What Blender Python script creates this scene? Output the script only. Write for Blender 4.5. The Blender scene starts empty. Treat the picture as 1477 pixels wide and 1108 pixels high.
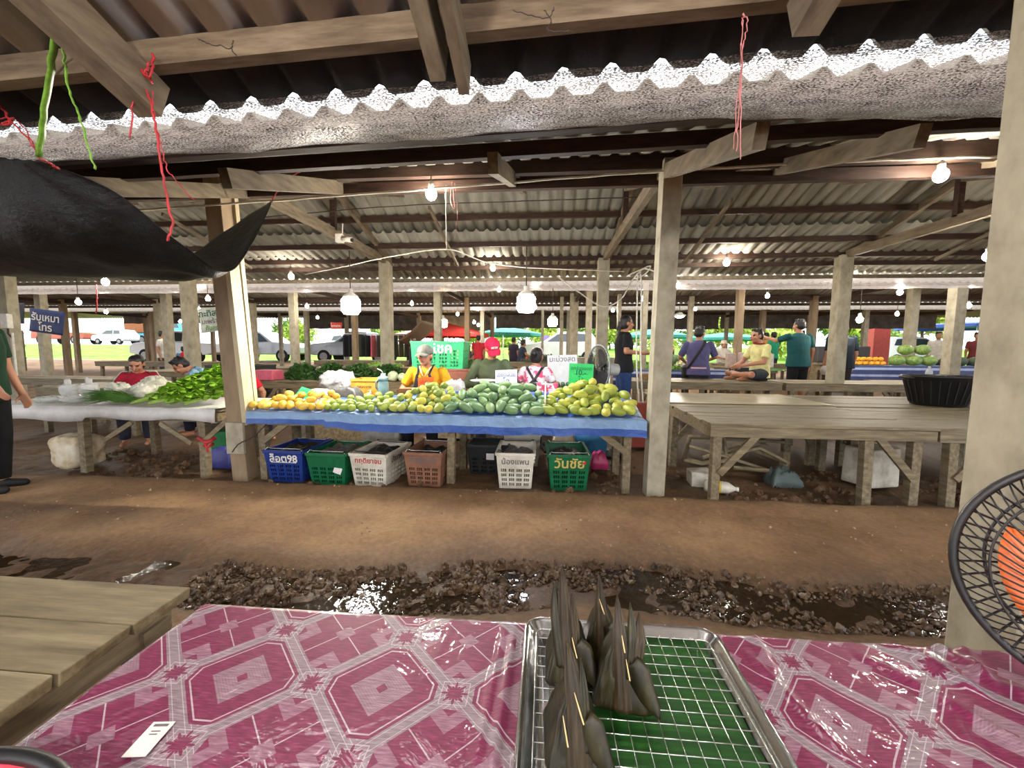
import bpy, bmesh, math, random
import numpy as np
from mathutils import Vector, Matrix, Euler, noise
R = random.Random(7)
PI = math.pi
SC = bpy.context.scene
COL = SC.collection

# ------------------------------------------------------------------ camera
F, CX, CY, H = 575.0, 738.5, 554.0, 1.35
PITCH, ROLL, YAW = math.atan(51 / 575.), -0.006, 0.087

def ray(px, py):
    u = (px - CX) / F; v = (py - CY) / F
    c, s = math.cos(ROLL), math.sin(ROLL)
    x, y = (u * c - v * s), (u * s + v * c)
    cp, sp = math.cos(PITCH), math.sin(PITCH)
    fy = cp - y * sp; fz = -sp - y * cp
    a, b = math.cos(YAW), math.sin(YAW)
    return Vector((x * a - fy * b, x * b + fy * a, fz))

def PZ(px, py, z):
    r = ray(px, py); t = (z - H) / r.z
    return Vector((r.x * t, r.y * t, z))

def PY(px, py, Y):
    r = ray(px, py); t = Y / r.y
    return Vector((r.x * t, Y, H + r.z * t))

cam_d = bpy.data.cameras.new('camera')
cam_d.sensor_fit = 'HORIZONTAL'; cam_d.sensor_width = 36.0
cam_d.lens = 36.0 * F / 1477.0
cam_d.clip_start = 0.02; cam_d.clip_end = 500
cam = bpy.data.objects.new('camera', cam_d); COL.objects.link(cam)
_f = ray(CX, CY).normalized()
_r = (ray(CX + 10, CY) - ray(CX, CY)).normalized()
_u = _r.cross(_f)
cam.matrix_world = Matrix(((_r.x, _u.x, -_f.x, 0), (_r.y, _u.y, -_f.y, 0), (_r.z, _u.z, -_f.z, H), (0, 0, 0, 1)))
SC.camera = cam

# ------------------------------------------------------------------ materials
def lin(c):
    return tuple((x / 255 / 12.92) if x / 255 <= 0.04045 else (((x / 255) + 0.055) / 1.055) ** 2.4 for x in c)

def rgba(c): return (*lin(c), 1.0)

def newmat(name):
    m = bpy.data.materials.new(name); m.use_nodes = True
    nt = m.node_tree; nt.nodes.clear()
    out = nt.nodes.new('ShaderNodeOutputMaterial')
    p = nt.nodes.new('ShaderNodeBsdfPrincipled')
    nt.links.new(p.outputs[0], out.inputs[0])
    return m, nt, p, out

def node(nt, typ, **kw):
    n = nt.nodes.new(typ)
    for k, v in kw.items():
        if k.startswith('i_'):
            key = k[2:]
            key = int(key) if key.isdigit() else key.replace('_', ' ')
            n.inputs[key].default_value = v
        else: setattr(n, k, v)
    return n

def ramp(nt, fac, stops, interp='LINEAR'):
    n = nt.nodes.new('ShaderNodeValToRGB'); cr = n.color_ramp; cr.interpolation = interp
    while len(cr.elements) > 1: cr.elements.remove(cr.elements[-1])
    cr.elements[0].position = stops[0][0]; cr.elements[0].color = rgba(stops[0][1])
    for p, c in stops[1:]:
        e = cr.elements.new(p); e.color = rgba(c)
    nt.links.new(fac, n.inputs[0]); return n.outputs[0]

def coords(nt, scale=(1, 1, 1), rnd=True, rot=(0, 0, 0)):
    tc = nt.nodes.new('ShaderNodeTexCoord'); mp = nt.nodes.new('ShaderNodeMapping')
    mp.inputs['Scale'].default_value = scale; mp.inputs['Rotation'].default_value = rot
    nt.links.new(tc.outputs['Object'], mp.inputs[0])
    if rnd:
        oi = nt.nodes.new('ShaderNodeObjectInfo')
        ml = node(nt, 'ShaderNodeVectorMath', operation='SCALE'); ml.inputs[0].default_value = (37, 19, 53)
        nt.links.new(oi.outputs['Random'], ml.inputs['Scale'])
        nt.links.new(ml.outputs[0], mp.inputs['Location'])
    return mp.outputs[0]

MATS = {}
def mnoise(name, stops, scale=8, stretch=(1, 1, 1), rough=.8, bump=.3, bscale=None, detail=6, metallic=0, spec=.4, dist=.002, ninterp='LINEAR', coat=0, trans=0, dis=0.0):
    """colour from noise between stops + bump"""
    m, nt, p, out = newmat(name)
    v = coords(nt, stretch)
    n = node(nt, 'ShaderNodeTexNoise', i_Scale=scale, i_Detail=detail, i_Roughness=.62, i_Distortion=dis)
    nt.links.new(v, n.inputs['Vector'])
    nt.links.new(ramp(nt, n.outputs['Fac'], stops, ninterp), p.inputs['Base Color'])
    p.inputs['Roughness'].default_value = rough; p.inputs['Metallic'].default_value = metallic
    p.inputs['Specular IOR Level'].default_value = spec
    p.inputs['Coat Weight'].default_value = coat
    p.inputs['Transmission Weight'].default_value = trans
    if bump:
        n2 = node(nt, 'ShaderNodeTexNoise', i_Scale=bscale or scale * 2.2, i_Detail=8, i_Roughness=.7)
        nt.links.new(v, n2.inputs['Vector'])
        b = node(nt, 'ShaderNodeBump', i_Strength=bump, i_Distance=dist)
        nt.links.new(n2.outputs['Fac'], b.inputs['Height']); nt.links.new(b.outputs[0], p.inputs['Normal'])
    MATS[name] = m
    return m

def mplain(name, c, rough=.6, metallic=0, spec=.4, var=.12, scale=12, bump=0.0, coat=0, **kw):
    d = tuple(max(0, int(x * (1 - var))) for x in c); l = tuple(min(255, int(x * (1 + var * .6))) for x in c)
    return mnoise(name, [(.3, d), (.7, l)], scale=scale, rough=rough, bump=bump, metallic=metallic, spec=spec, coat=coat, **kw)

def memit(name, c, strength):
    m, nt, p, out = newmat(name)
    p.inputs['Base Color'].default_value = rgba(c)
    p.inputs['Emission Color'].default_value = rgba(c); p.inputs['Emission Strength'].default_value = strength
    MATS[name] = m; return m

def mglass(name, c=(235, 240, 240), alpha=.35, rough=.15, bump=.4, bscale=25):
    """thin clear plastic: part transparent, part glossy/diffuse"""
    m, nt, p, out = newmat(name)
    p.inputs['Base Color'].default_value = rgba(c); p.inputs['Roughness'].default_value = rough
    p.inputs['Specular IOR Level'].default_value = .8
    t = node(nt, 'ShaderNodeBsdfTransparent'); t.inputs[0].default_value = rgba((245, 247, 247))
    mx = node(nt, 'ShaderNodeMixShader'); mx.inputs[0].default_value = alpha
    nt.links.new(t.outputs[0], mx.inputs[1]); nt.links.new(p.outputs[0], mx.inputs[2]); nt.links.new(mx.outputs[0], out.inputs[0])
    v = coords(nt)
    n2 = node(nt, 'ShaderNodeTexNoise', i_Scale=bscale, i_Detail=4, i_Distortion=1.2)
    nt.links.new(v, n2.inputs['Vector'])
    b = node(nt, 'ShaderNodeBump', i_Strength=bump, i_Distance=.01)
    nt.links.new(n2.outputs['Fac'], b.inputs['Height']); nt.links.new(b.outputs[0], p.inputs['Normal'])
    MATS[name] = m; return m

# ------------------------------------------------------------------ mesh builder
class MB:
    def __init__(s):
        s.v = []; s.f = []; s.m = []; s.uv = None
    def add(s, vs, fs, mi=0):
        b = len(s.v); s.v.extend(Vector(v) for v in vs)
        s.f.extend(tuple(b + i for i in f) for f in fs); s.m.extend([mi] * len(fs)); return s
    def box(s, c, size, rot=None, mi=0, taper=1.0, jit=0):
        hx, hy, hz = size[0] / 2, size[1] / 2, size[2] / 2
        vs = []
        for z in (-1, 1):
            t = taper if z > 0 else 1
            for x, y in ((-1, -1), (1, -1), (1, 1), (-1, 1)):
                q = Vector((x * hx * t, y * hy * t, z * hz))
                if jit: q += Vector((R.uniform(-jit, jit), R.uniform(-jit, jit), R.uniform(-jit, jit)))
                if rot is not None: q = rot @ q
                vs.append(q + Vector(c))
        return s.add(vs, [(0, 3, 2, 1), (4, 5, 6, 7), (0, 1, 5, 4), (1, 2, 6, 5), (2, 3, 7, 6), (3, 0, 4, 7)], mi)
    def bar(s, p0, p1, w, h=None, up=(0, 0, 1), mi=0, taper=1):
        """rectangular bar from p0 to p1; w across, h along up"""
        p0, p1 = Vector(p0), Vector(p1); d = p1 - p0; h = h or w
        z = d.normalized(); x = Vector(up).cross(z)
        if x.length < 1e-4: x = Vector((1, 0, 0)).cross(z)
        x.normalize(); y = z.cross(x)
        vs = []
        for p, t in ((p0, 1), (p1, taper)):
            for a, b in ((-1, -1), (1, -1), (1, 1), (-1, 1)):
                vs.append(p + x * a * w / 2 * t + y * b * h / 2 * t)
        return s.add(vs, [(0, 3, 2, 1), (4, 5, 6, 7), (0, 1, 5, 4), (1, 2, 6, 5), (2, 3, 7, 6), (3, 0, 4, 7)], mi)
    def tube(s, pts, r, n=8, mi=0, closed=False, flat=1.0, caps=True):
        pts = [Vector(p) for p in pts]; k = len(pts)
        rs = r if isinstance(r, (list, tuple)) else [r] * k
        b = len(s.v); px = None
        for i in range(k):
            if closed: t = pts[(i + 1) % k] - pts[i - 1]
            else: t = pts[min(i + 1, k - 1)] - pts[max(i - 1, 0)]
            t = t.normalized() if t.length > 1e-9 else Vector((0, 0, 1))
            if px is None:
                px = t.cross(Vector((0, 0, 1)))
                if px.length < .05: px = t.cross(Vector((0, 1, 0)))
            px = px - t * px.dot(t); px.normalize(); py = t.cross(px)
            for j in range(n):
                a = 2 * PI * j / n
                s.v.append(pts[i] + px * math.cos(a) * rs[i] + py * math.sin(a) * rs[i] * flat)
        m = k if closed else k - 1
        for i in range(m):
            for j in range(n):
                a0 = b + i * n + j; a1 = b + i * n + (j + 1) % n
                c0 = b + ((i + 1) % k) * n + j; c1 = b + ((i + 1) % k) * n + (j + 1) % n
                s.f.append((a0, a1, c1, c0)); s.m.append(mi)
        if caps and not closed:
            s.f.append(tuple(b + j for j in reversed(range(n)))); s.m.append(mi)
            s.f.append(tuple(b + (k - 1) * n + j for j in range(n))); s.m.append(mi)
        return s
    def lathe(s, prof, c=(0, 0, 0), n=20, mi=0, rot=None, sx=1, sy=1, caps=True):
        c = Vector(c); b = len(s.v); k = len(prof)
        for r, z in prof:
            for j in range(n):
                a = 2 * PI * j / n; q = Vector((r * math.cos(a) * sx, r * math.sin(a) * sy, z))
                if rot is not None: q = rot @ q
                s.v.append(q + c)
        for i in range(k - 1):
            for j in range(n):
                s.f.append((b + i * n + j, b + i * n + (j + 1) % n, b + (i + 1) * n + (j + 1) % n, b + (i + 1) * n + j)); s.m.append(mi)
        if caps:
            if prof[0][0] > 1e-5: s.f.append(tuple(b + j for j in reversed(range(n)))); s.m.append(mi)
            if prof[-1][0] > 1e-5: s.f.append(tuple(b + (k - 1) * n + j for j in range(n))); s.m.append(mi)
        return s
    def ell(s, c, r, rot=None, n=12, k=8, mi=0, fn=None):
        if not isinstance(r, (list, tuple, Vector)): r = (r, r, r)
        b = len(s.v); c = Vector(c)
        for i in range(k + 1):
            th = PI * i / k
            for j in range(n):
                a = 2 * PI * j / n
                q = Vector((math.sin(th) * math.cos(a), math.sin(th) * math.sin(a), -math.cos(th)))
                if fn: q = q * fn(q)
                q = Vector((q.x * r[0], q.y * r[1], q.z * r[2]))
                if rot is not None: q = rot @ q
                s.v.append(q + c)
        for i in range(k):
            for j in range(n):
                s.f.append((b + i * n + j, b + i * n + (j + 1) % n, b + (i + 1) * n + (j + 1) % n, b + (i + 1) * n + j)); s.m.append(mi)
        return s
    def grid(s, fn, nu, nv, mi=0, uvfn=None):
        b = len(s.v)
        for i in range(nu + 1):
            for j in range(nv + 1):
                s.v.append(Vector(fn(i / nu, j / nv)))
        for i in range(nu):
            for j in range(nv):
                a = b + i * (nv + 1) + j
                s.f.append((a, a + nv + 1, a + nv + 2, a + 1)); s.m.append(mi)
        return s
    def loft(s, rings, n=14, mi=0, caps=True):
        """rings: (centre, rx, ry, xdir, ydir)"""
        b = len(s.v); k = len(rings)
        for c, rx, ry, xd, yd in rings:
            for j in range(n):
                a = 2 * PI * j / n
                s.v.append(Vector(c) + Vector(xd) * rx * math.cos(a) + Vector(yd) * ry * math.sin(a))
        for i in range(k - 1):
            for j in range(n):
                s.f.append((b + i * n + j, b + i * n + (j + 1) % n, b + (i + 1) * n + (j + 1) % n, b + (i + 1) * n + j)); s.m.append(mi)
        if caps:
            s.f.append(tuple(b + j for j in reversed(range(n)))); s.m.append(mi)
            s.f.append(tuple(b + (k - 1) * n + j for j in range(n))); s.m.append(mi)
        return s
    def poly(s, pts, th, nrm, mi=0):
        """flat polygon given thickness th along nrm"""
        n = len(pts); nrm = Vector(nrm).normalized() * th
        vs = [Vector(p) for p in pts] + [Vector(p) + nrm for p in pts]
        fs = [tuple(reversed(range(n))), tuple(range(n, 2 * n))] + [(i, (i + 1) % n, n + (i + 1) % n, n + i) for i in range(n)]
        return s.add(vs, fs, mi)
    def floor(s, z):
        for v in s.v: v.z = max(v.z, z)
        return s
    def xf(s, M, start=0):
        for i in range(start, len(s.v)): s.v[i] = M @ s.v[i]
        return s
    def mesh(s, name, mats, smooth=False, fixn=True):
        me = bpy.data.meshes.new(name)
        me.from_pydata([tuple(v) for v in s.v], [], s.f)
        for m in (mats if isinstance(mats, (list, tuple)) else [mats]): me.materials.append(m)
        me.polygons.foreach_set('material_index', s.m)
        if fixn:
            bm = bmesh.new(); bm.from_mesh(me); bmesh.ops.recalc_face_normals(bm, faces=bm.faces); bm.to_mesh(me); bm.free()
        if smooth: me.polygons.foreach_set('use_smooth', [True] * len(me.polygons))
        me.update(); return me
    def build(s, name, mats, parent=None, smooth=False, world=False, auto=False, label=None, fixn=True, bevel=0, solid=0, fresh_origin=True):
        """one object. world: verts are in world space (parent's own location is taken off). A top-level mesh gets its origin at its base."""
        off = Vector((0, 0, 0))
        if parent is not None and world: off = root_loc(parent)
        if parent is None and fresh_origin:
            lo = Vector((min(v.x for v in s.v), min(v.y for v in s.v), min(v.z for v in s.v)))
            hi = Vector((max(v.x for v in s.v), max(v.y for v in s.v), max(v.z for v in s.v)))
            off = Vector(((lo.x + hi.x) / 2, (lo.y + hi.y) / 2, lo.z))
        if off.length > 0: s.v = [v - off for v in s.v]
        o = bpy.data.objects.new(name, s.mesh(name, mats, smooth, fixn)); COL.objects.link(o)
        if parent is not None: o.parent = parent
        else: o.location = off
        if bevel:
            bv = o.modifiers.new('bevel', 'BEVEL'); bv.width = bevel; bv.segments = 2; bv.limit_method = 'ANGLE'
        if solid:
            sd = o.modifiers.new('solid', 'SOLIDIFY'); sd.thickness = solid; sd.offset = 0
        if auto: smooth_by_angle(o.data)
        if label: o['label'] = label
        return o

def smooth_by_angle(me, ang=.7):
    bm = bmesh.new(); bm.from_mesh(me)
    for f in bm.faces: f.smooth = True
    for e in bm.edges:
        if len(e.link_faces) == 2: e.smooth = e.calc_face_angle(0) < ang
    bm.to_mesh(me); bm.free()

def root_loc(o):
    l = Vector((0, 0, 0))
    while o is not None: l += o.location; o = o.parent
    return l

def tag(o, label, cat, group=None, kind=None):
    o['label'] = label; o['category'] = cat
    if group: o['group'] = group
    if kind: o['kind'] = kind
    return o

def thing(name, label, cat, loc=(0, 0, 0), rz=0, group=None):
    o = bpy.data.objects.new(name, None); COL.objects.link(o); o.empty_display_size = .1
    o.location = loc; o.rotation_euler = (0, 0, rz)
    return tag(o, label, cat, group)

def struct(o):
    o['kind'] = 'structure'; return o

def dup(root, loc=None, rot=None, label=None, group=None):
    r = root.copy(); COL.objects.link(r)
    if loc is not None: r.location = loc
    if rot is not None: r.rotation_euler = rot
    if label: r['label'] = label
    if group: r['group'] = group
    for ch in root.children:
        c = ch.copy(); COL.objects.link(c); c.parent = r
        for g in ch.children:
            d = g.copy(); COL.objects.link(d); d.parent = c
    return r

def text_part(txt, mat, parent, M, size=1.0, width=None, name='lettering', depth=.0012, world=False, shear=0, bold=0.0, squash=1.0):
    """writing as a thin raised mesh, centred, in the XY plane of M"""
    cu = bpy.data.curves.new('t', 'FONT'); cu.body = txt; cu.align_x = 'CENTER'; cu.align_y = 'CENTER'; cu.size = size
    cu.extrude = 0; cu.shear = shear; cu.offset = bold; cu.resolution_u = 4
    o = bpy.data.objects.new('t', cu); COL.objects.link(o); bpy.context.view_layer.update()
    me = bpy.data.meshes.new_from_object(o.evaluated_get(bpy.context.evaluated_depsgraph_get()))
    bpy.data.objects.remove(o); bpy.data.curves.remove(cu)
    k = 1.0
    xs = [v.co.x for v in me.vertices]; ys = [v.co.y for v in me.vertices]
    cx, cy = (min(xs) + max(xs)) / 2, (min(ys) + max(ys)) / 2
    if width: k = width / max(1e-6, max(xs) - min(xs))
    mb = MB()
    mb.add([M @ Vector(((v.co.x - cx) * k, (v.co.y - cy) * k * squash, depth)) for v in me.vertices], [tuple(p.vertices) for p in me.polygons])
    bpy.data.meshes.remove(me)
    ob = mb.build(name, mat, parent, world=world, fixn=False)
    return ob

def frame(c, xd, yd):
    xd = Vector(xd).normalized(); yd = Vector(yd); yd = (yd - xd * yd.dot(xd)).normalized(); zd = xd.cross(yd)
    return Matrix(((xd.x, yd.x, zd.x, c[0]), (xd.y, yd.y, zd.y, c[1]), (xd.z, yd.z, zd.z, c[2]), (0, 0, 0, 1)))

ORD = ['zeroth', 'first', 'second', 'third', 'fourth', 'fifth', 'sixth', 'seventh', 'eighth', 'ninth', 'tenth', 'eleventh', 'twelfth', 'thirteenth', 'fourteenth', 'fifteenth', 'sixteenth', 'seventeenth', 'eighteenth', 'nineteenth', 'twentieth']
# ------------------------------------------------------------------ material library
wood_old = mnoise('weathered_wood', [(.25, (78, 66, 50)), (.5, (118, 105, 82)), (.75, (148, 135, 110))], scale=5, stretch=(6, 1, 6), rough=.75, bump=.5, dist=.004)
wood_x = mnoise('weathered_plank_wood', [(.22, (74, 62, 44)), (.5, (116, 103, 78)), (.8, (150, 137, 108))], scale=4, stretch=(1, 9, 9), rough=.55, bump=.5, dist=.004)
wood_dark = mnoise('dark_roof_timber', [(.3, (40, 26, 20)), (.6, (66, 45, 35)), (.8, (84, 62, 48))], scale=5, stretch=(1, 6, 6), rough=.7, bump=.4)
wood_raft = mnoise('roof_timber', [(.25, (80, 70, 56)), (.5, (114, 101, 83)), (.8, (142, 128, 106))], scale=4, stretch=(5, 1, 5), rough=.75, bump=.5, dist=.004)
wood_purlin = mnoise('purlin_timber', [(.25, (74, 60, 46)), (.5, (112, 95, 75)), (.8, (144, 128, 104))], scale=4, stretch=(1, 7, 7), rough=.75, bump=.5, dist=.004)
concrete = mnoise('post_concrete', [(.2, (116, 108, 90)), (.5, (158, 150, 130)), (.85, (182, 174, 152))], scale=4, stretch=(2, 2, 1.4), rough=.85, bump=.45, bscale=40, dist=.003)
concrete_brown = mnoise('post_stained', [(.2, (104, 86, 66)), (.5, (138, 118, 94)), (.85, (162, 144, 118))], scale=3, stretch=(2, 2, .6), rough=.85, bump=.4, bscale=40)
cream_paint = mnoise('cream_paint', [(.2, (152, 138, 108)), (.5, (182, 168, 136)), (.85, (198, 186, 156))], scale=4, stretch=(2, 2, .6), rough=.7, bump=.3, bscale=40)
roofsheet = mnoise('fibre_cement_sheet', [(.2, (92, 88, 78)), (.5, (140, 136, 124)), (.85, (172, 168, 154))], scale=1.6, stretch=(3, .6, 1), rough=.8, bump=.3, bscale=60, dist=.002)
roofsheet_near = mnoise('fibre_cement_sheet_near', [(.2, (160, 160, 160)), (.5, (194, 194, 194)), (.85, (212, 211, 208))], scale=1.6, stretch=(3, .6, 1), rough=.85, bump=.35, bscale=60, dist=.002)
black_plastic = mplain('black_plastic', (24, 24, 25), rough=.38, spec=.5, bump=.1)
black_matte = mplain('black_matte', (22, 21, 22), rough=.7)
blk_metal = mplain('black_fan_wire', (34, 30, 30), rough=.4, spec=.5)
white_pl = mplain('white_plastic', (214, 210, 200), rough=.5)
offwhite = mnoise('dirty_white_plastic', [(.3, (150, 138, 118)), (.55, (200, 193, 178)), (.8, (222, 217, 204))], scale=7, rough=.6, bump=.1)
steel = mplain('stainless_steel', (205, 205, 205), rough=.16, metallic=1, var=.06, bump=.06)
wire_steel = mplain('wire_steel', (222, 224, 220), rough=.22, metallic=1, var=.05)
rope_red = mplain('red_twine', (176, 44, 48), rough=.5, var=.25)
rope_pink = mplain('pink_twine', (196, 120, 118), rough=.5, var=.2)
rope_green = mplain('green_strap_plastic', (120, 168, 62), rough=.35, var=.2, scale=40)
cable_white = mplain('white_cable', (206, 200, 188), rough=.5)
cable_dark = mplain('dark_cable', (60, 48, 44), rough=.6)
crate_blue = mplain('blue_crate_plastic', (24, 50, 122), rough=.42, var=.15)
crate_green = mplain('green_crate_plastic', (16, 96, 58), rough=.42, var=.15)
crate_brown = mplain('brown_crate_plastic', (132, 92, 72), rough=.5, var=.15)
crate_white = mnoise('white_crate_plastic', [(.3, (176, 168, 152)), (.6, (214, 208, 194)), (.8, (226, 221, 208))], scale=6, rough=.5, bump=.1)
crate_black = mplain('black_crate_plastic', (26, 30, 32), rough=.45)
crate_yellow = mplain('ochre_crate_plastic', (206, 152, 62), rough=.45, var=.15)
crate_mint = mplain('bright_green_crate_plastic', (44, 168, 108), rough=.45, var=.12)
ink_white = mplain('white_paint', (226, 222, 210), rough=.6, var=.05)
ink_red = mplain('red_paint', (172, 44, 40), rough=.6, var=.05)
ink_grey = mplain('grey_paint', (104, 98, 100), rough=.6, var=.05)
ink_gold = mplain('gold_paint', (190, 168, 92), rough=.6, var=.05)
ink_blue = mplain('blue_marker', (40, 60, 150), rough=.6, var=.05)
ink_black = mplain('black_marker', (36, 36, 40), rough=.6, var=.05)
ink_dkgreen = mplain('dark_green_marker', (14, 92, 70), rough=.6, var=.05)
card_green = mplain('green_card', (58, 214, 120), rough=.6, var=.06)
card_orange = mplain('orange_card', (246, 106, 38), rough=.6, var=.06)
card_white = mplain('white_card', (226, 230, 236), rough=.6, var=.04)
paper = mplain('white_paper', (224, 220, 216), rough=.6, var=.04)
clear_film = mglass('clear_film', alpha=.32, rough=.12)
bag_film = mglass('white_bag_film', (232, 232, 230), alpha=.42, rough=.25, bump=.7, bscale=30)
bag_grey = mplain('grey_bag_plastic', (92, 92, 92), rough=.3, spec=.7, var=.3, bump=.6, dist=.01, scale=16)
bag_dark = mplain('dark_bag_plastic', (44, 46, 46), rough=.28, spec=.7, var=.3, bump=.6, dist=.01, scale=16)
skin = mplain('skin_tan', (176, 124, 96), rough=.5, var=.08, scale=6)
skin_dark = mplain('skin_brown', (146, 98, 74), rough=.5, var=.08, scale=6)
lips = mplain('lips', (150, 84, 76), rough=.45, var=.05)
eye_dark = mplain('eye_dark', (34, 26, 24), rough=.3, var=.05)
hair_black = mnoise('hair_black', [(.3, (16, 14, 15)), (.7, (40, 36, 36))], scale=60, stretch=(1, 1, .2), rough=.45, bump=.5, dist=.004)
hair_grey = mnoise('hair_grey', [(.3, (84, 80, 76)), (.7, (130, 124, 118))], scale=60, stretch=(1, 1, .2), rough=.5, bump=.5, dist=.004)
def cloth(name, c, var=.14, bump=.5): return mplain(name, c, rough=.85, var=var, scale=9, bump=bump, bscale=14, dist=.012, spec=.2)
leaf_parcel = mnoise('cooked_leaf', [(.25, (16, 14, 5)), (.5, (34, 30, 11)), (.8, (62, 56, 28))], scale=7, stretch=(9, 9, 1), rough=.36, spec=.35, bump=.5, bscale=9, dist=.003)
leaf_brown = mnoise('cooked_leaf_strip', [(.25, (24, 15, 5)), (.5, (44, 32, 12)), (.8, (78, 64, 40))], scale=5, stretch=(40, 8, .8), rough=.36, spec=.35, bump=.5, bscale=9, dist=.002)
banana_leaf = mnoise('banana_leaf', [(.25, (18, 48, 16)), (.5, (30, 74, 26)), (.8, (52, 98, 42))], scale=6, stretch=(1, 24, 1), rough=.35, bump=.3, bscale=8)
toothpick = mplain('bamboo_pick', (222, 190, 132), rough=.5, var=.1)
asphalt = mplain('asphalt', (150, 146, 140), rough=.9)
tyre = mplain('tyre_rubber', (30, 30, 31), rough=.8)
carglass = mplain('car_glass', (60, 70, 78), rough=.1, spec=.8, var=.1)
car_white = mplain('white_car_paint', (226, 228, 230), rough=.25, coat=.5, var=.03)
car_silver = mplain('silver_car_paint', (156, 160, 166), rough=.3, coat=.5, metallic=.3, var=.05)
truck_blue = mplain('light_blue_truck_paint', (88, 178, 200), rough=.4, var=.06)
truck_red = mplain('faded_red_truck_paint', (176, 92, 74), rough=.5, var=.15)
truck_canvas = mplain('brown_truck_canvas', (150, 92, 58), rough=.8, var=.15, bump=.3)
wheelhub = mplain('wheel_hub', (150, 150, 152), rough=.4, metallic=.4)
light_red = mplain('tail_light', (190, 30, 40), rough=.3)
umb_red = mplain('red_canopy_cloth', (206, 58, 52), rough=.8)
umb_pink = mplain('pink_canopy_cloth', (214, 140, 140), rough=.8)
umb_teal = mplain('teal_canopy_cloth', (84, 186, 170), rough=.8)
umb_brown = mplain('brown_canopy_cloth', (124, 104, 86), rough=.8)
umb_blue = mplain('blue_canopy_cloth', (70, 98, 180), rough=.8)
leaf_yel = mnoise('bright_tree_leaves', [(.3, (140, 160, 64)), (.6, (188, 204, 96)), (.8, (216, 224, 130))], scale=3, rough=.6, bump=0)
leaf_dk = mnoise('dark_tree_leaves', [(.3, (84, 116, 46)), (.6, (128, 158, 72)), (.8, (164, 188, 98))], scale=3, rough=.6, bump=0)
bark = mplain('bark', (96, 80, 62), rough=.9, bump=.5)
grass = mnoise('grass_bank', [(.3, (78, 128, 30)), (.55, (120, 168, 48)), (.8, (158, 196, 80))], scale=1.2, rough=.9, bump=.6, bscale=14, dist=.05)
bulb_glass = memit('lit_bulb', (255, 245, 228), 420)
bulb_own = memit('lit_bulb_own_stall', (255, 248, 240), 190)
bulb_added_rear = memit('lit_bulb_added_rear', (255, 248, 240), 1050)  # glow of the two unseen bulbs added to brighten the near roof
bulb_cool = memit('lit_led_lamp', (246, 248, 255), 170)
bulb_warm = memit('lit_warm_bulb', (255, 224, 160), 120)

def stripes(name, cols, period, axis='V', rough=.4, wr=.5, spec=.5, bs=9):
    """woven plastic sheet with stripes along the UV's v (metres)"""
    m, nt, p, out = newmat(name)
    uv = node(nt, 'ShaderNodeUVMap'); sp = node(nt, 'ShaderNodeSeparateXYZ'); nt.links.new(uv.outputs[0], sp.inputs[0])
    md = node(nt, 'ShaderNodeMath', operation='FRACT'); dv = node(nt, 'ShaderNodeMath', operation='DIVIDE'); dv.inputs[1].default_value = period
    nt.links.new(sp.outputs['Y'], dv.inputs[0]); nt.links.new(dv.outputs[0], md.inputs[0])
    st = [(i / len(cols), c) for i, c in enumerate(cols)]
    c = ramp(nt, md.outputs[0], st, 'CONSTANT')
    v = coords(nt)
    n = node(nt, 'ShaderNodeTexNoise', i_Scale=7, i_Detail=6); nt.links.new(v, n.inputs['Vector'])
    mx = node(nt, 'ShaderNodeMix', data_type='RGBA', blend_type='MULTIPLY'); mx.inputs[0].default_value = .35
    nt.links.new(c, mx.inputs[6]); nt.links.new(ramp(nt, n.outputs['Fac'], [(.3, (150, 150, 150)), (.7, (255, 255, 255))]), mx.inputs[7])
    nt.links.new(mx.outputs[2], p.inputs['Base Color']); p.inputs['Roughness'].default_value = rough; p.inputs['Specular IOR Level'].default_value = spec
    n2 = node(nt, 'ShaderNodeTexNoise', i_Scale=bs, i_Detail=5, i_Distortion=1.5); nt.links.new(v, n2.inputs['Vector'])
    b = node(nt, 'ShaderNodeBump', i_Strength=wr, i_Distance=.02); nt.links.new(n2.outputs['Fac'], b.inputs['Height']); nt.links.new(b.outputs[0], p.inputs['Normal'])
    MATS[name] = m; return m
tarp_stripe = stripes('blue_striped_sheet', [(128, 160, 200), (128, 160, 200), (44, 84, 162), (44, 84, 162)], .185)
tarp_stripe2 = stripes('navy_striped_sheet', [(38, 52, 104), (38, 52, 104), (150, 164, 196)], .16)

def set_uv(o, uvs):
    me = o.data; l = me.uv_layers.new(name='UVMap')
    for lp in me.loops: l.data[lp.index].uv = uvs[lp.vertex_index]

# maths helper: python expressions to shader nodes
class N:
    nt = None
    def __init__(s, sock): s.k = sock
    @staticmethod
    def op(o, *a):
        n = N.nt.nodes.new('ShaderNodeMath'); n.operation = o
        for i, x in enumerate(a):
            if isinstance(x, N): N.nt.links.new(x.k, n.inputs[i])
            else: n.inputs[i].default_value = x
        return N(n.outputs[0])
    def __add__(s, o): return N.op('ADD', s, o)
    def __radd__(s, o): return N.op('ADD', o, s)
    def __sub__(s, o): return N.op('SUBTRACT', s, o)
    def __rsub__(s, o): return N.op('SUBTRACT', o, s)
    def __mul__(s, o): return N.op('MULTIPLY', s, o)
    def __rmul__(s, o): return N.op('MULTIPLY', o, s)
    def __truediv__(s, o): return N.op('DIVIDE', s, o)
    def __lt__(s, o): return N.op('LESS_THAN', s, o)
    def __gt__(s, o): return N.op('GREATER_THAN', s, o)
    def abs(s): return N.op('ABSOLUTE', s)
def nmax(a, b): return N.op('MAXIMUM', a, b)
def nmin(a, b): return N.op('MINIMUM', a, b)

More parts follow.
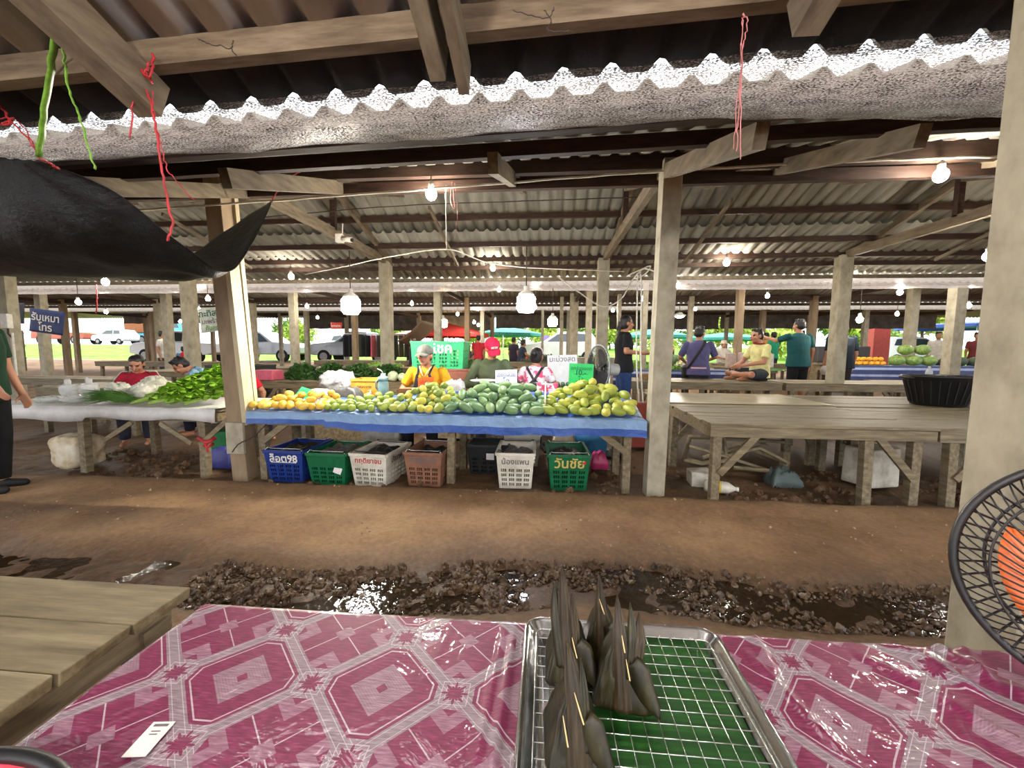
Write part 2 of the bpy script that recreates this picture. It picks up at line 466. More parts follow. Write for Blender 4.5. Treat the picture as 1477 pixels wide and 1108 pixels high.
def make_cloth_pattern():
    m, nt, p, out = newmat('printed_table_plastic'); N.nt = nt
    tc = node(nt, 'ShaderNodeUVMap'); sp = node(nt, 'ShaderNodeSeparateXYZ'); nt.links.new(tc.outputs[0], sp.inputs[0])
    A, B = .1315, .1245
    gu = (N(sp.outputs['X']) + (.416 + A * 40)) / A; gv = (N(sp.outputs['Y']) + (-.632 + B * 40)) / B
    # nearest lattice corner in rotated axes: p=(gu+gv)/2, q=(gu-gv)/2 -> cells of unit size, corners at integers
    P_ = (gu + gv) * .5; Q_ = (gu - gv) * .5 + 100
    fp = N.op('FRACT', P_); fq = N.op('FRACT', Q_)      # 0..1 in cell, corners 0/1 are the flower squares
    pc = (fp - .5) * 2; qc = (fq - .5) * 2              # -1..1
    ap, aq = pc.abs(), qc.abs()
    u = (pc + qc) * .5; v = (pc - qc) * .5              # back to upright axes, cell diamond |u|+|v|<1
    au, av = u.abs(), v.abs()
    # which kind of cell: parity of floor(P)-floor(Q)
    ip = N.op('FLOOR', P_); iq = N.op('FLOOR', Q_)
    kind = N.op('MODULO', ip - iq + 400.0, 2.0)         # 0: octagon, 1: cross  (row parity)
    edge = nmax(ap, aq)                                 # 1 at cell border
    corner = nmax(au, av)                               # 1 at flower centres left/right/up/down
    sq = (corner > .79)                                 # flower squares
    band = nmax((edge > .875), (corner > .745))
    # octagon cell
    inner = nmax(edge, corner * 1.17)
    line = (inner > .785) * (inner < .812)
    rect = edge < .44
    dot = edge < .085
    # cross cell
    crossm = nmin(ap, aq) < .40
    tri = nmin(ap, aq) > .64
    thin = nmin(ap, aq) < .012
    mid = nmax(ap, aq) < .17
    # colour index build
    tex = node(nt, 'ShaderNodeTexNoise', i_Scale=40, i_Detail=3)
    mp = node(nt, 'ShaderNodeMapping'); mp.inputs['Scale'].default_value = (1, 9, 1); mp.inputs['Rotation'].default_value = (0, 0, .76)
    nt.links.new(tc.outputs[0], mp.inputs[0]); nt.links.new(mp.outputs[0], tex.inputs['Vector'])
    tx = tex.outputs['Fac']
    crim = ramp(nt, tx, [(.3, (88, 16, 50)), (.55, (116, 27, 70)), (.75, (140, 56, 96))])
    lil = ramp(nt, tx, [(.3, (112, 68, 88)), (.55, (140, 98, 117)), (.75, (162, 128, 142))])
    gry = ramp(nt, tx, [(.3, (108, 88, 98)), (.55, (136, 118, 126)), (.75, (156, 140, 146))])
    wht = ramp(nt, tx, [(.3, (160, 138, 148)), (.7, (186, 170, 177))])
    def mix(a, b, f):
        n = node(nt, 'ShaderNodeMix', data_type='RGBA'); nt.links.new(f.k, n.inputs[0]); nt.links.new(a, n.inputs[6]); nt.links.new(b, n.inputs[7]); return n.outputs[2]
    ring = N.op('FRACT', edge * 9.0) < .16
    o = mix(crim, wht, line); o = mix(o, lil, rect); o = mix(o, mix(lil, gry, N.op('FRACT', edge * 22.0) < .4), rect); o = mix(o, crim, dot)
    c = mix(lil, crim, crossm); c = mix(c, crim, tri); c = mix(c, wht, thin); c = mix(c, lil, mid)
    allc = mix(o, c, kind)
    be = N.op('FRACT', edge * 12.0) < .16
    allc = mix(allc, mix(gry, wht, be), band)
    # flower: polar around the corner centre
    su = N.op('SIGN', u); sv = N.op('SIGN', v)
    isu = au > av
    du = (u - su * isu); dv = (v - sv * (1 - isu))
    r2 = N.op('SQRT', du * du + dv * dv); th = N.op('ARCTAN2', dv, du)
    pet = N.op('COSINE', th * 8.0).abs()
    pet2 = N.op('COSINE', th * 4.0).abs()
    fl = (r2 < (pet * .08 + .035 + pet2 * .07)) * sq
    fr = (N.op('FRACT', corner * 16.0) < .2) * sq
    allc = mix(allc, wht, fr)
    allc = mix(allc, crim, fl)
    nt.links.new(allc, p.inputs['Base Color'])
    p.inputs['Roughness'].default_value = .45; p.inputs['Coat Weight'].default_value = .8; p.inputs['Coat Roughness'].default_value = .07
    n2 = node(nt, 'ShaderNodeTexNoise', i_Scale=11, i_Detail=3, i_Distortion=2.0); nt.links.new(tc.outputs[0], n2.inputs['Vector'])
    b = node(nt, 'ShaderNodeBump', i_Strength=.55, i_Distance=.006); nt.links.new(n2.outputs['Fac'], b.inputs['Height'])
    nt.links.new(b.outputs[0], p.inputs['Coat Normal']); 
    b2 = node(nt, 'ShaderNodeBump', i_Strength=.15, i_Distance=.004); nt.links.new(n2.outputs['Fac'], b2.inputs['Height']); nt.links.new(b2.outputs[0], p.inputs['Normal'])
    return m
printed = make_cloth_pattern()

def make_net():
    """woven shade net: small holes, dark fibre that lets some light through"""
    m, nt, p, out = newmat('shade_net')
    uv = node(nt, 'ShaderNodeUVMap'); mp = node(nt, 'ShaderNodeMapping'); mp.inputs['Scale'].default_value = (1, 2.2, 1)
    nt.links.new(uv.outputs[0], mp.inputs[0])
    n = node(nt, 'ShaderNodeTexNoise', i_Scale=95, i_Detail=2, i_Roughness=.65); nt.links.new(mp.outputs[0], n.inputs['Vector'])
    n3 = node(nt, 'ShaderNodeTexNoise', i_Scale=9, i_Detail=3); nt.links.new(mp.outputs[0], n3.inputs['Vector'])
    N.nt = nt
    hole = N.op('MULTIPLY_ADD', N(n.outputs['Fac']) + N(n3.outputs['Fac']) * .25, 7.0, -4.1)
    hole.k.node.use_clamp = True
    tr = node(nt, 'ShaderNodeBsdfTransparent'); tl = node(nt, 'ShaderNodeBsdfTranslucent'); tl.inputs[0].default_value = rgba((142, 130, 122))
    nz = node(nt, 'ShaderNodeTexNoise', i_Scale=60, i_Detail=3, i_Roughness=.7); nt.links.new(mp.outputs[0], nz.inputs['Vector'])
    nt.links.new(ramp(nt, nz.outputs['Fac'], [(.40, (70, 63, 57)), (.54, (122, 113, 105)), (.63, (238, 234, 230))]), p.inputs['Base Color']); p.inputs['Roughness'].default_value = .4  # pale specks put the glints on the fibres into the base colour
    m1 = node(nt, 'ShaderNodeMixShader'); m1.inputs[0].default_value = .55; nt.links.new(p.outputs[0], m1.inputs[1]); nt.links.new(tl.outputs[0], m1.inputs[2])
    m2 = node(nt, 'ShaderNodeMixShader'); nt.links.new(hole.k, m2.inputs[0]); nt.links.new(m1.outputs[0], m2.inputs[1]); nt.links.new(tr.outputs[0], m2.inputs[2])
    nt.links.new(m2.outputs[0], out.inputs[0]); return m
net_mat = make_net()
net_backlit = mnoise('backlit_net_black', [(.3, (20, 20, 22)), (.7, (44, 43, 45))], scale=3, rough=.85, bump=.4, bscale=5, dist=.05)

net_far = mnoise('grey_shade_cloth', [(.3, (66, 62, 58)), (.7, (104, 98, 92))], scale=3, rough=.85, bump=.4, bscale=5, dist=.05)

def make_ground():
    m, nt, p, out = newmat('dirt')
    at = node(nt, 'ShaderNodeAttribute', attribute_name='wet')
    v = coords(nt, rnd=False)
    n1 = node(nt, 'ShaderNodeTexNoise', i_Scale=1.3, i_Detail=8, i_Roughness=.6); nt.links.new(v, n1.inputs['Vector'])
    n2 = node(nt, 'ShaderNodeTexNoise', i_Scale=26, i_Detail=8, i_Roughness=.7); nt.links.new(v, n2.inputs['Vector'])
    dry = ramp(nt, n1.outputs['Fac'], [(.3, (108, 80, 54)), (.5, (138, 106, 74)), (.7, (160, 128, 92))])
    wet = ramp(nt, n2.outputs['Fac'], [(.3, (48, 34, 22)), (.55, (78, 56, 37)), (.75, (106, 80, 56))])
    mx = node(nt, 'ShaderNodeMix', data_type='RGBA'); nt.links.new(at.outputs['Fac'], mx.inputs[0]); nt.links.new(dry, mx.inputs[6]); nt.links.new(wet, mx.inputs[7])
    mm = node(nt, 'ShaderNodeMix', data_type='RGBA', blend_type='MULTIPLY'); mm.inputs[0].default_value = .5
    nt.links.new(mx.outputs[2], mm.inputs[6]); nt.links.new(ramp(nt, n2.outputs['Fac'], [(.3, (150, 150, 150)), (.65, (255, 255, 255))]), mm.inputs[7])
    nt.links.new(mm.outputs[2], p.inputs['Base Color'])
    N.nt = nt
    r = N(at.outputs['Fac']) * -.42 + .85
    nt.links.new(r.k, p.inputs['Roughness']); p.inputs['Specular IOR Level'].default_value = .4
    b = node(nt, 'ShaderNodeBump', i_Strength=.7, i_Distance=.012); nt.links.new(n2.outputs['Fac'], b.inputs['Height']); nt.links.new(b.outputs[0], p.inputs['Normal'])
    return m
dirt = make_ground()

def make_water():
    m, nt, p, out = newmat('muddy_water')
    p.inputs['Base Color'].default_value = rgba((46, 34, 22)); p.inputs['Roughness'].default_value = .09; p.inputs['Specular IOR Level'].default_value = .6
    v = coords(nt, rnd=False); n = node(nt, 'ShaderNodeTexNoise', i_Scale=14, i_Detail=4); nt.links.new(v, n.inputs['Vector'])
    b = node(nt, 'ShaderNodeBump', i_Strength=.6, i_Distance=.012); nt.links.new(n.outputs['Fac'], b.inputs['Height']); nt.links.new(b.outputs[0], p.inputs['Normal'])
    t = node(nt, 'ShaderNodeBsdfTransparent'); t.inputs[0].default_value = rgba((190, 165, 130)); mx = node(nt, 'ShaderNodeMixShader'); mx.inputs[0].default_value = .6
    nt.links.new(t.outputs[0], mx.inputs[1]); nt.links.new(p.outputs[0], mx.inputs[2]); nt.links.new(mx.outputs[0], out.inputs[0])
    return m
water = make_water()

def make_mango(name, stops, blush=None):
    m, nt, p, out = newmat(name)
    oi = node(nt, 'ShaderNodeObjectInfo'); v = coords(nt)
    n = node(nt, 'ShaderNodeTexNoise', i_Scale=9, i_Detail=5); nt.links.new(v, n.inputs['Vector'])
    N.nt = nt
    f = N(oi.outputs['Random']) * .75 + N(n.outputs['Fac']) * .5 - .12
    nt.links.new(ramp(nt, f.k, stops), p.inputs['Base Color'])
    p.inputs['Roughness'].default_value = .42; p.inputs['Specular IOR Level'].default_value = .4
    n2 = node(nt, 'ShaderNodeTexNoise', i_Scale=50, i_Detail=3); nt.links.new(v, n2.inputs['Vector'])
    b = node(nt, 'ShaderNodeBump', i_Strength=.1, i_Distance=.003); nt.links.new(n2.outputs['Fac'], b.inputs['Height']); nt.links.new(b.outputs[0], p.inputs['Normal'])
    return m
mango_yellow = make_mango('yellow_mango_skin', [(0, (224, 170, 56)), (.5, (236, 192, 78)), (1, (240, 204, 100))])
mango_lime = make_mango('lime_mango_skin', [(0, (118, 142, 56)), (.5, (146, 166, 70)), (1, (168, 182, 84))])
mango_mixed = make_mango('mixed_mango_skin', [(0, (112, 132, 62)), (.45, (150, 164, 72)), (.8, (196, 190, 80)), (1, (222, 188, 88))])
mango_dusty = make_mango('dusty_green_mango_skin', [(0, (92, 124, 84)), (.5, (114, 146, 100)), (1, (138, 164, 108))])
mango_gold = make_mango('green_gold_mango_skin', [(0, (126, 142, 58)), (.5, (164, 174, 72)), (.85, (200, 196, 84)), (1, (220, 192, 90))])
stem_brown = mplain('stem_brown', (84, 62, 42), rough=.8)
# ------------------------------------------------------------------ world and ground
w = bpy.data.worlds.new('overcast'); SC.world = w; w.use_nodes = True
nt = w.node_tree; nt.nodes.clear()
wo = nt.nodes.new('ShaderNodeOutputWorld'); bg = nt.nodes.new('ShaderNodeBackground')
tc = nt.nodes.new('ShaderNodeTexCoord'); sp = nt.nodes.new('ShaderNodeSeparateXYZ'); nt.links.new(tc.outputs['Generated'], sp.inputs[0])
cl = node(nt, 'ShaderNodeTexNoise', i_Scale=2.2, i_Detail=6); nt.links.new(tc.outputs['Generated'], cl.inputs['Vector'])
rm = ramp(nt, cl.outputs['Fac'], [(.35, (226, 234, 244)), (.65, (255, 255, 255))])
nt.links.new(rm, bg.inputs[0]); bg.inputs[1].default_value = WORLD_STR = 3.1
nt.links.new(bg.outputs[0], wo.inputs[0])
sun = bpy.data.lights.new('sun', 'SUN'); sun.energy = 4.4; sun.angle = .6; sun.color = (1, .97, .9)
so = bpy.data.objects.new('sun', sun); COL.objects.link(so); so.rotation_euler = (math.radians(38), 0, math.radians(200))

X0, PITCHX = -3.1, 4.13
ROWS = [3.85, 7.6, 11.1, 14.8, 18.3, 22.0]
def LX(k): return X0 + PITCHX * k

def fbm(x, y, s, o=4):
    return noise.fractal(Vector((x * s, y * s, 3.7)), 1.0, 2.0, o)
def gz(x, y):
    """ground height and wetness"""
    z = .018 * fbm(x, y, .9) + .006 * fbm(x, y, 6)
    c = 2.16 + .10 * math.sin(x * .8 + .5) + .12 * noise.noise(Vector((x * .9, 1.3, 0)))
    wd = .36 + .10 * noise.noise(Vector((x * 1.1, 7.7, 0)))
    if x < -1.6: wd += .14 * min(1, (-1.6 - x))
    d = abs(y - c) / wd
    t = max(0, 1 - d); t = t * t * (3 - 2 * t)
    z -= .066 * min(1, t * 1.8) - .032 * t * fbm(x, y, 7, 4) - .03 * t * fbm(x, y, 2.0, 2)
    wet = min(1, max(0, 1.35 - d))
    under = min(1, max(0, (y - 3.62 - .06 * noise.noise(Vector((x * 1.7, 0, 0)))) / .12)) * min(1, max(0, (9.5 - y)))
    z += .03 * math.exp(-((y - 3.5) / .16) ** 2)
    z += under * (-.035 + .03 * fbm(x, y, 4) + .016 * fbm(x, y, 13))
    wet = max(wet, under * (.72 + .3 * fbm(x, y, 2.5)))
    wet = max(wet, .5 * min(1, max(0, (1.45 - y) / .3)))
    if y < 3.6: wet = max(wet, .45 + .9 * fbm(x, y, .55, 3) if x < -1.0 and y < 2.95 else 0)
    return z, min(1, max(0, wet))
def build_ground():
    xs = [-60, -40, -26, -18, -13] + [-10 + i * .045 for i in range(int(17.5 / .045) + 1)] + [9, 12, 18, 26, 40, 60]
    ys = [-8, -4, -1, .4] + [.8 + i * .032 for i in range(int(3.9 / .032) + 1)] + [4.9, 5.2, 5.6, 6, 6.5, 7, 7.5, 8, 9, 10, 12, 14, 16, 18, 20, 22, 23, 24, 25]
    mb = MB(); wet = []
    for x in xs:
        for y in ys:
            z, wt = gz(x, y)
            if y > 22: z += .42 * min(1, (y - 22) / 3)
            mb.v.append(Vector((x, y, z))); wet.append(wt)
    n = len(ys)
    for i in range(len(xs) - 1):
        for j in range(n - 1):
            mb.f.append((i * n + j, (i + 1) * n + j, (i + 1) * n + j + 1, i * n + j + 1)); mb.m.append(0)
    o = mb.build('ground', dirt, smooth=True, fresh_origin=False)
    a = o.data.attributes.new('wet', 'FLOAT', 'POINT'); a.data.foreach_set('value', wet)
    struct(o)
build_ground()
mb = MB(); mb.grid(lambda u, v: (-9 + 15.5 * u, 1.45 + 1.45 * v, -.066), 12, 4)
struct(mb.build('puddle_water', water, fresh_origin=False))
# land beyond the market: grass bank rising to the road
def bank(u, v):
    y = 25 + 150 * v * v
    z = .42 + 1.1 * min(1, max(0, (y - 28) / 14)) + .06 * fbm(u * 200, y, .3)
    return (-140 + 280 * u, y, z)
mb = MB(); mb.grid(bank, 120, 40); struct(mb.build('grass_bank', grass, smooth=True, fresh_origin=False))
mb = MB(); mb.grid(lambda u, v: (-140 + 280 * u, 46 + 9 * v, 1.60 + .03 * (1 - (2 * v - 1) ** 2)), 20, 4); struct(mb.build('road', asphalt, fresh_origin=False))

# gravel and rubble: uncountable bits
def bits(name, n, region, size, mat, label, cat, z=None, keep=None):
    mb = MB(); k = 0
    while k < n:
        x = R.uniform(region[0], region[1]); y = R.uniform(region[2], region[3])
        if keep and not keep(x, y): continue
        r = R.uniform(*size) * (1 if R.random() < .85 else 1.8)
        zz = gz(x, y)[0]
        rot = Euler((R.uniform(0, 6), R.uniform(0, 6), R.uniform(0, 6))).to_matrix()
        s = len(mb.v); mb.ell((x, y, zz + r * .25), (r, r * R.uniform(.6, 1), r * R.uniform(.35, .7)), rot, 6, 4)
        for i in range(s, len(mb.v)): mb.v[i] += Vector((R.uniform(-1, 1), R.uniform(-1, 1), R.uniform(-1, 1))) * r * .18
        k += 1
    o = mb.build(name, mat, fresh_origin=True); return tag(o, label, cat, kind='stuff')
gravel_m = mnoise('wet_gravel', [(.3, (48, 35, 24)), (.55, (84, 64, 44)), (.8, (128, 108, 82))], scale=14, rough=.35, bump=.2)
rubble_m = mnoise('dirt_rubble', [(.3, (60, 42, 28)), (.55, (98, 72, 50)), (.8, (142, 118, 92))], scale=8, rough=.85, bump=.3)
bits('gravel', 3600, (-2.4, 3.4, 1.75, 2.55), (.006, .018), gravel_m, 'wet gravel lying along the muddy puddle in the aisle', 'gravel', keep=lambda x, y: noise.noise(Vector((x * 2, y * 3, 0))) > -.3 and gz(x, y)[1] > .72)
CLEAR = [(-2.98, .50, 3.70, 4.95), (-3.95, -3.0, 3.62, 4.5), (-5.6, -4.75, 3.65, 4.3), (1.0, 1.7, 3.6, 4.3), (3.0, 3.7, 3.6, 4.5), (.75, 1.2, 3.7, 4.6), (2.2, 2.65, 4.0, 4.5), (2.65, 2.95, 3.6, 3.8), (4.5, 4.75, 3.6, 4), (-5.4, -5.0, 3.6, 4), (1.5, 2.7, 4.2, 4.9)]
free = lambda x, y: not any(a < x < b and c < y < d for a, b, c, d in CLEAR)
bits('rubble', 620, (-5.6, 4.6, 3.64, 4.7), (.008, .032), rubble_m, 'loose clods and rubble strewn on the dark soil under the stalls', 'rubble', keep=free)
bits('leaf_litter', 170, (-4.5, 4.2, 2.62, 3.58), (.004, .011), mplain('pale_litter', (150, 128, 100), var=.4), 'small scraps of dry litter scattered over the packed dirt aisle', 'litter')

# ------------------------------------------------------------------ roofs
PI2 = 2 * PI
def wave(x, p=.177):
    t = (x / p) % 1.0
    if t > .52: return 0.0
    return math.sin(PI * t / .52) ** 1.3
def tilt_near(x): return .037 * (x + .4) + .012
def tilt_far(x, y): return (.030 * (max(-3.0, min(2.5, x)) + .2) + .062) * max(0, (5.72 - y) / 3.9)
def sheet(name, x0, x1, y0, z0, y1, z1, mat, amp=.045, ny=2, p=.177, jag=0, tilt=None):
    nper = int((x1 - x0) / p); nu = nper * 9
    mb = MB()
    def fn(u, v):
        x = x0 + u * nper * p
        jy = 0
        if jag and v in (0.0,):
            jy = jag * (int(x / (p * 5)) * 7919 % 5 - 2) * .25
        y = y0 + (y1 - y0) * v + jy; z = z0 + (z1 - z0) * (v + (jy / (y1 - y0) if jy else 0))
        if tilt: z += tilt(x, y)
        return (x, y, z + amp * wave(x, p))
    mb.grid(fn, nu, ny)
    o = mb.build(name, mat, smooth=True, solid=.006, fresh_origin=False); return struct(o)
# our own stall's roof
EY, EZ = 1.6, 2.335
SL = .34
def rz_near(y): return EZ + (EY - y) * SL
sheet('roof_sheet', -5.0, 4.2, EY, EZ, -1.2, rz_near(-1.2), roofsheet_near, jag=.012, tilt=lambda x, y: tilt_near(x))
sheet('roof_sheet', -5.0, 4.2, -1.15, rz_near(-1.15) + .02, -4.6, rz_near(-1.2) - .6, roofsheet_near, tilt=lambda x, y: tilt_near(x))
# building across the aisle: front slope, two courses on the back slope
AY, AZ = 1.82, 2.352
rA = lambda y: AZ + (y - AY) * .345
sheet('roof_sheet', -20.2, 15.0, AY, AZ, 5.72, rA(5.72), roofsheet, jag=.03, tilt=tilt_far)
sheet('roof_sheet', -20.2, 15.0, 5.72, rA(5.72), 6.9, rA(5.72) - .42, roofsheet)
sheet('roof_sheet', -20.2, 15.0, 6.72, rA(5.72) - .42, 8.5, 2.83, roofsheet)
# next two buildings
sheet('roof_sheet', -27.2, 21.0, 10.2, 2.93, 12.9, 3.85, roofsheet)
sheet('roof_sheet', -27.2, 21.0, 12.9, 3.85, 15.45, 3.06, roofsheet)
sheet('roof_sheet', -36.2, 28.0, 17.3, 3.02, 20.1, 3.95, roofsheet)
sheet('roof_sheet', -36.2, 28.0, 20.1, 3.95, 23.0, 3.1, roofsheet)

def member(name, p0, p1, w, h, mat, bevel=0):
    return struct(MB().bar(p0, p1, w, h).build(name, mat))
# our roof's timbers
member('purlin', (-4.8, 1.37, 2.378 + tilt_near(-4.8)), (4.0, 1.37, 2.378 + tilt_near(4.0)), .05, .085, wood_purlin)
member('purlin', (-4.8, .45, 2.675 + tilt_near(-4.8)), (4.0, .45, 2.675 + tilt_near(4.0)), .05, .085, wood_purlin)
member('purlin', (-4.8, -.5, 2.995 + tilt_near(-4.8)), (4.0, -.5, 2.995 + tilt_near(4.0)), .05, .085, wood_purlin)
for x, ye, w in ((-1.40, 1.40, .09), (-.345, 1.37, .05), (-.27, 1.42, .035), (.76, 1.34, .075), (1.75, 1.35, .08), (-2.6, 1.4, .08), (-3.8, 1.4, .08)):
    member('rafter', (x - .02, ye, rz_near(ye) - .155 + tilt_near(x)), (x, -1.1, rz_near(-1.1) - .155 + tilt_near(x)), w, .125, wood_raft)
# timbers across the aisle
for k in range(-3, 5):
    x0, x1 = LX(k), LX(k + 1)
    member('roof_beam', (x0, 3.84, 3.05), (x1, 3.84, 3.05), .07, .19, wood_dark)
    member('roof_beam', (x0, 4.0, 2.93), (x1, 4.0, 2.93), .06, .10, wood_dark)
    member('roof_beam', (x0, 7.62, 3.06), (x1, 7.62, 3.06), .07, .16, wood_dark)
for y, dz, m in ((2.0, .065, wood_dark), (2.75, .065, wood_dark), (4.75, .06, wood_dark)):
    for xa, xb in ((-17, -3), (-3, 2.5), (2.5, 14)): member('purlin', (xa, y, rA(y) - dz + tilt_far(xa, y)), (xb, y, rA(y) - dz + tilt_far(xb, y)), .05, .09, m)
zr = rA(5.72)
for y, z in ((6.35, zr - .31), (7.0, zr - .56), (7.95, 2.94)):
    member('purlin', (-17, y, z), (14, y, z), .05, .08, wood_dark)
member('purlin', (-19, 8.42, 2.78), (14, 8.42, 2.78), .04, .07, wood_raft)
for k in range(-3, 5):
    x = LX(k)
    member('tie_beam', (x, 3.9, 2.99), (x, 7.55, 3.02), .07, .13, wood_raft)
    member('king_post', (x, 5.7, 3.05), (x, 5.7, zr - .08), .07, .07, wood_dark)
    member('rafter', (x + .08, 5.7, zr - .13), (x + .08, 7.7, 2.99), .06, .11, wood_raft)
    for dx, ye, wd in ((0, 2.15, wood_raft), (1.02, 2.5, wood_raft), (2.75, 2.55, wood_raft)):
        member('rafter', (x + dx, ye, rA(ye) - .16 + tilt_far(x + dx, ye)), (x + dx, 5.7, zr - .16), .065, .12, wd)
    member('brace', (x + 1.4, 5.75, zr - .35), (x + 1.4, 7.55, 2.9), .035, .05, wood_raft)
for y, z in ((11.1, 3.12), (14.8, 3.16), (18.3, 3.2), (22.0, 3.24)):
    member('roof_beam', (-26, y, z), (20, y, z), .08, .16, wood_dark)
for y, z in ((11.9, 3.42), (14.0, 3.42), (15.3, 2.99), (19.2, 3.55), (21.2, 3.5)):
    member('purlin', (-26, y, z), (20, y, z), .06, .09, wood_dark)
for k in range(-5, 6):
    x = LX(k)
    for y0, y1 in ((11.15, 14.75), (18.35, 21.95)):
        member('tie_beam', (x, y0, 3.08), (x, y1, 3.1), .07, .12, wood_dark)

# ------------------------------------------------------------------ nets over the aisles
def net(name, x0, x1, prof, mat, label, nx=60, sagx=.0, hem=None, wob=.02, edge=None):
    """prof: list of (y,z) across"""
    mb = MB(); uv = []; n = len(prof)
    L = [0]
    for a, b in zip(prof, prof[1:]): L.append(L[-1] + math.dist(a, b))
    for i in range(nx + 1):
        x = x0 + (x1 - x0) * i / nx
        s = sagx * math.sin(x * 1.9) + wob * noise.noise(Vector((x * 2.3, 0, 5)))
        for j, (y, z) in enumerate(prof):
            t = j / (n - 1)
            if edge: z += t * t * (edge(x) - prof[-2][1]) + (1 - t) * tilt_near(x)
            mb.v.append(Vector((x, y + .4 * s * t, z + s * t + wob * .5 * noise.noise(Vector((x * 5, t * 6, 0)))))); uv.append((x, L[j]))
    for i in range(nx):
        for j in range(n - 1):
            mb.f.append((i * n + j, (i + 1) * n + j, (i + 1) * n + j + 1, i * n + j + 1)); mb.m.append(0)
    o = mb.build(name, mat, smooth=True, fresh_origin=True)
    set_uv(o, uv)
    return tag(o, label, 'net')
def net_edge(x):
    k = [(-5, 2.385), (-2.8, 2.391), (-1.8, 2.392), (-.5, 2.423), (0, 2.447), (.67, 2.47), (1.3, 2.425), (1.9, 2.371), (5, 2.37)]
    for (a, va), (b, vb) in zip(k, k[1:]):
        if a <= x <= b:
            f = (x - a) / (b - a); f = f * f * (3 - 2 * f); return va + (vb - va) * f
net('shade_net', -4.9, 4.2, [(1.52, 2.305), (1.6, 2.292), (1.7, 2.29), (1.8, 2.295), (1.9, 2.315), (2.0, 2.345), (2.05, 2.37), (2.065, 2.38), (2.05, 2.395)],
    net_mat, 'grey woven shade net slung across the gap between the two roofs', nx=150, wob=.022, edge=net_edge)
mb = MB()
mb.grid(lambda u, v: (-4.9 + 9.0 * u, 1.42 + .172 * v, rz_near(1.42 + .172 * v) + tilt_near(-4.9 + 9.0 * u) - .013 + .043 * wave(-4.9 + 9.0 * u)), 51 * 9, 3)
tag(mb.build('backlit_dark_net', net_backlit, smooth=True), 'black net layer coloured for the backlit darkness under the nearest roof edge', 'net')  # backlit darkness below the eave, made as a black layer following the sheets
net('shade_net', -19, 14, [(8.5, 2.77), (9.0, 2.70), (9.5, 2.70), (10.0, 2.80), (10.25, 2.88)], net_mat, 'pale shade net bridging the second roof gap, behind the mango stall', nx=120, wob=.03)
net('shade_net', -26, 20, [(15.4, 3.0), (16.0, 2.93), (16.8, 2.95), (17.3, 2.98)], net_mat, 'pale shade net bridging the third roof gap, far back', nx=120, wob=.03)
# dark cloth hung down at the far side of the market, one length per bay
for i, (xa, xb, z0, z1) in enumerate(((-26, -20.6, 3.2, 2.75), (-14.2, -9.6, 3.2, 2.45), (-9.5, -3.0, 3.2, 2.35), (-2.9, 3.3, 3.2, 2.5), (3.4, 9.2, 3.2, 2.45), (9.3, 20, 3.2, 2.5))):
    net('hanging_net', xa, xb, [(22.6, z0), (22.65, (z0 + z1) / 2), (22.6, z1)], net_far,
        'dark net hung along the far edge of the market, %s length from the left' % ORD[i + 1], nx=40, wob=.05)

# ------------------------------------------------------------------ posts
def post(x, y, z, w, label, mat=concrete, d=None, base=None, grp=None, lean=0):
    o = MB().bar((x, y, -.08), (x + lean, y, z), w, d or w, up=(0, 1, 0)).build('market_post', mat, bevel=.006)
    return tag(o, label, 'post', grp)
# near ones
o = thing('market_post', 'two-sided cream and brown post at the left end of the mango stall', 'post', (LX(0) - .06, 3.86, 0))
MB().bar((0, 0, -.06), (-.14, 0, 3.0), .17, .16, up=(0, 1, 0)).build('shaft', concrete_brown, o, bevel=.006)
MB().bar((.055, .095, .55), (-.07, .095, 3.02), .085, .05, up=(0, 1, 0)).build('facing_board', cream_paint, o, label='cream painted facing board')
MB().bar((.085, -.02, .55), (-.02, -.02, 2.3), .05, .13, up=(0, 1, 0)).build('facing_board', cream_paint, o, label='cream painted facing board')
MB().box((-.005, -.105, .42), (.185, .03, .32)).build('patch', concrete, o, label='pale mortar patch near the foot')
post(LX(1), 3.82, 3.02, .165, 'tall straight concrete post at the right end of the mango stall', concrete, lean=.05)
post(1.118, 1.0, rz_near(1.0) - .03, .15, 'large pale concrete post behind the orange fan', cream_paint.copy() if False else concrete, lean=.0)
post(LX(-1), 3.85, 3.0, .17, 'post at the far left end of the vegetable stall')
row2 = {-2: 'leftmost post of the second row, with a meter box on it', -1: 'second row post just left of the leafy vegetable heap', 0: 'second row post behind the teal flask and white lamp', 1: 'second row post carrying knotted white cables, left of the woman in black', 2: 'second row post between the man in teal and the man in dark shirt', 3: 'second row post at the right behind the black tub'}
for k, lb in row2.items(): post(LX(k) - .02, 7.6, 3.0 if k > -2 else 2.85, .2, lb)
post(8.86, 9.6, 2.75, .22, 'thick post beside the striped fruit stall behind the tub')
for r, y in ((2, 11.1), (3, 14.8), (4, 18.3), (5, 22.0)):
    ks = list(range(-4 - (r > 3), 4 + (r > 3)))
    for i, k in enumerate(ks):
        post(LX(k) + R.uniform(-.12, .12), y + R.uniform(-.05, .05), 3.1 + .04 * r, R.uniform(.16, .21),
             'grey post in the %s row back from the aisle, %s from the left' % (ORD[r + 1], ORD[i + 1]), R.choice([concrete, concrete, concrete_brown]))
for x, y, t in ((2.15, 12.4, 'extra thin post left of the man in yellow'), (6.6, 9.9, 'extra pale post right beside the man in teal'), (2.3, 9.8, 'slim white post close behind the tall post of the mango stall'), (-.2, 16.6, 'thin pole in front of the teal parasol'), (.45, 13.0, 'thin post left of the green card sign'), (.72, 12.2, 'second thin post left of the green card sign')):
    post(x, y, 3.0, .11, t)
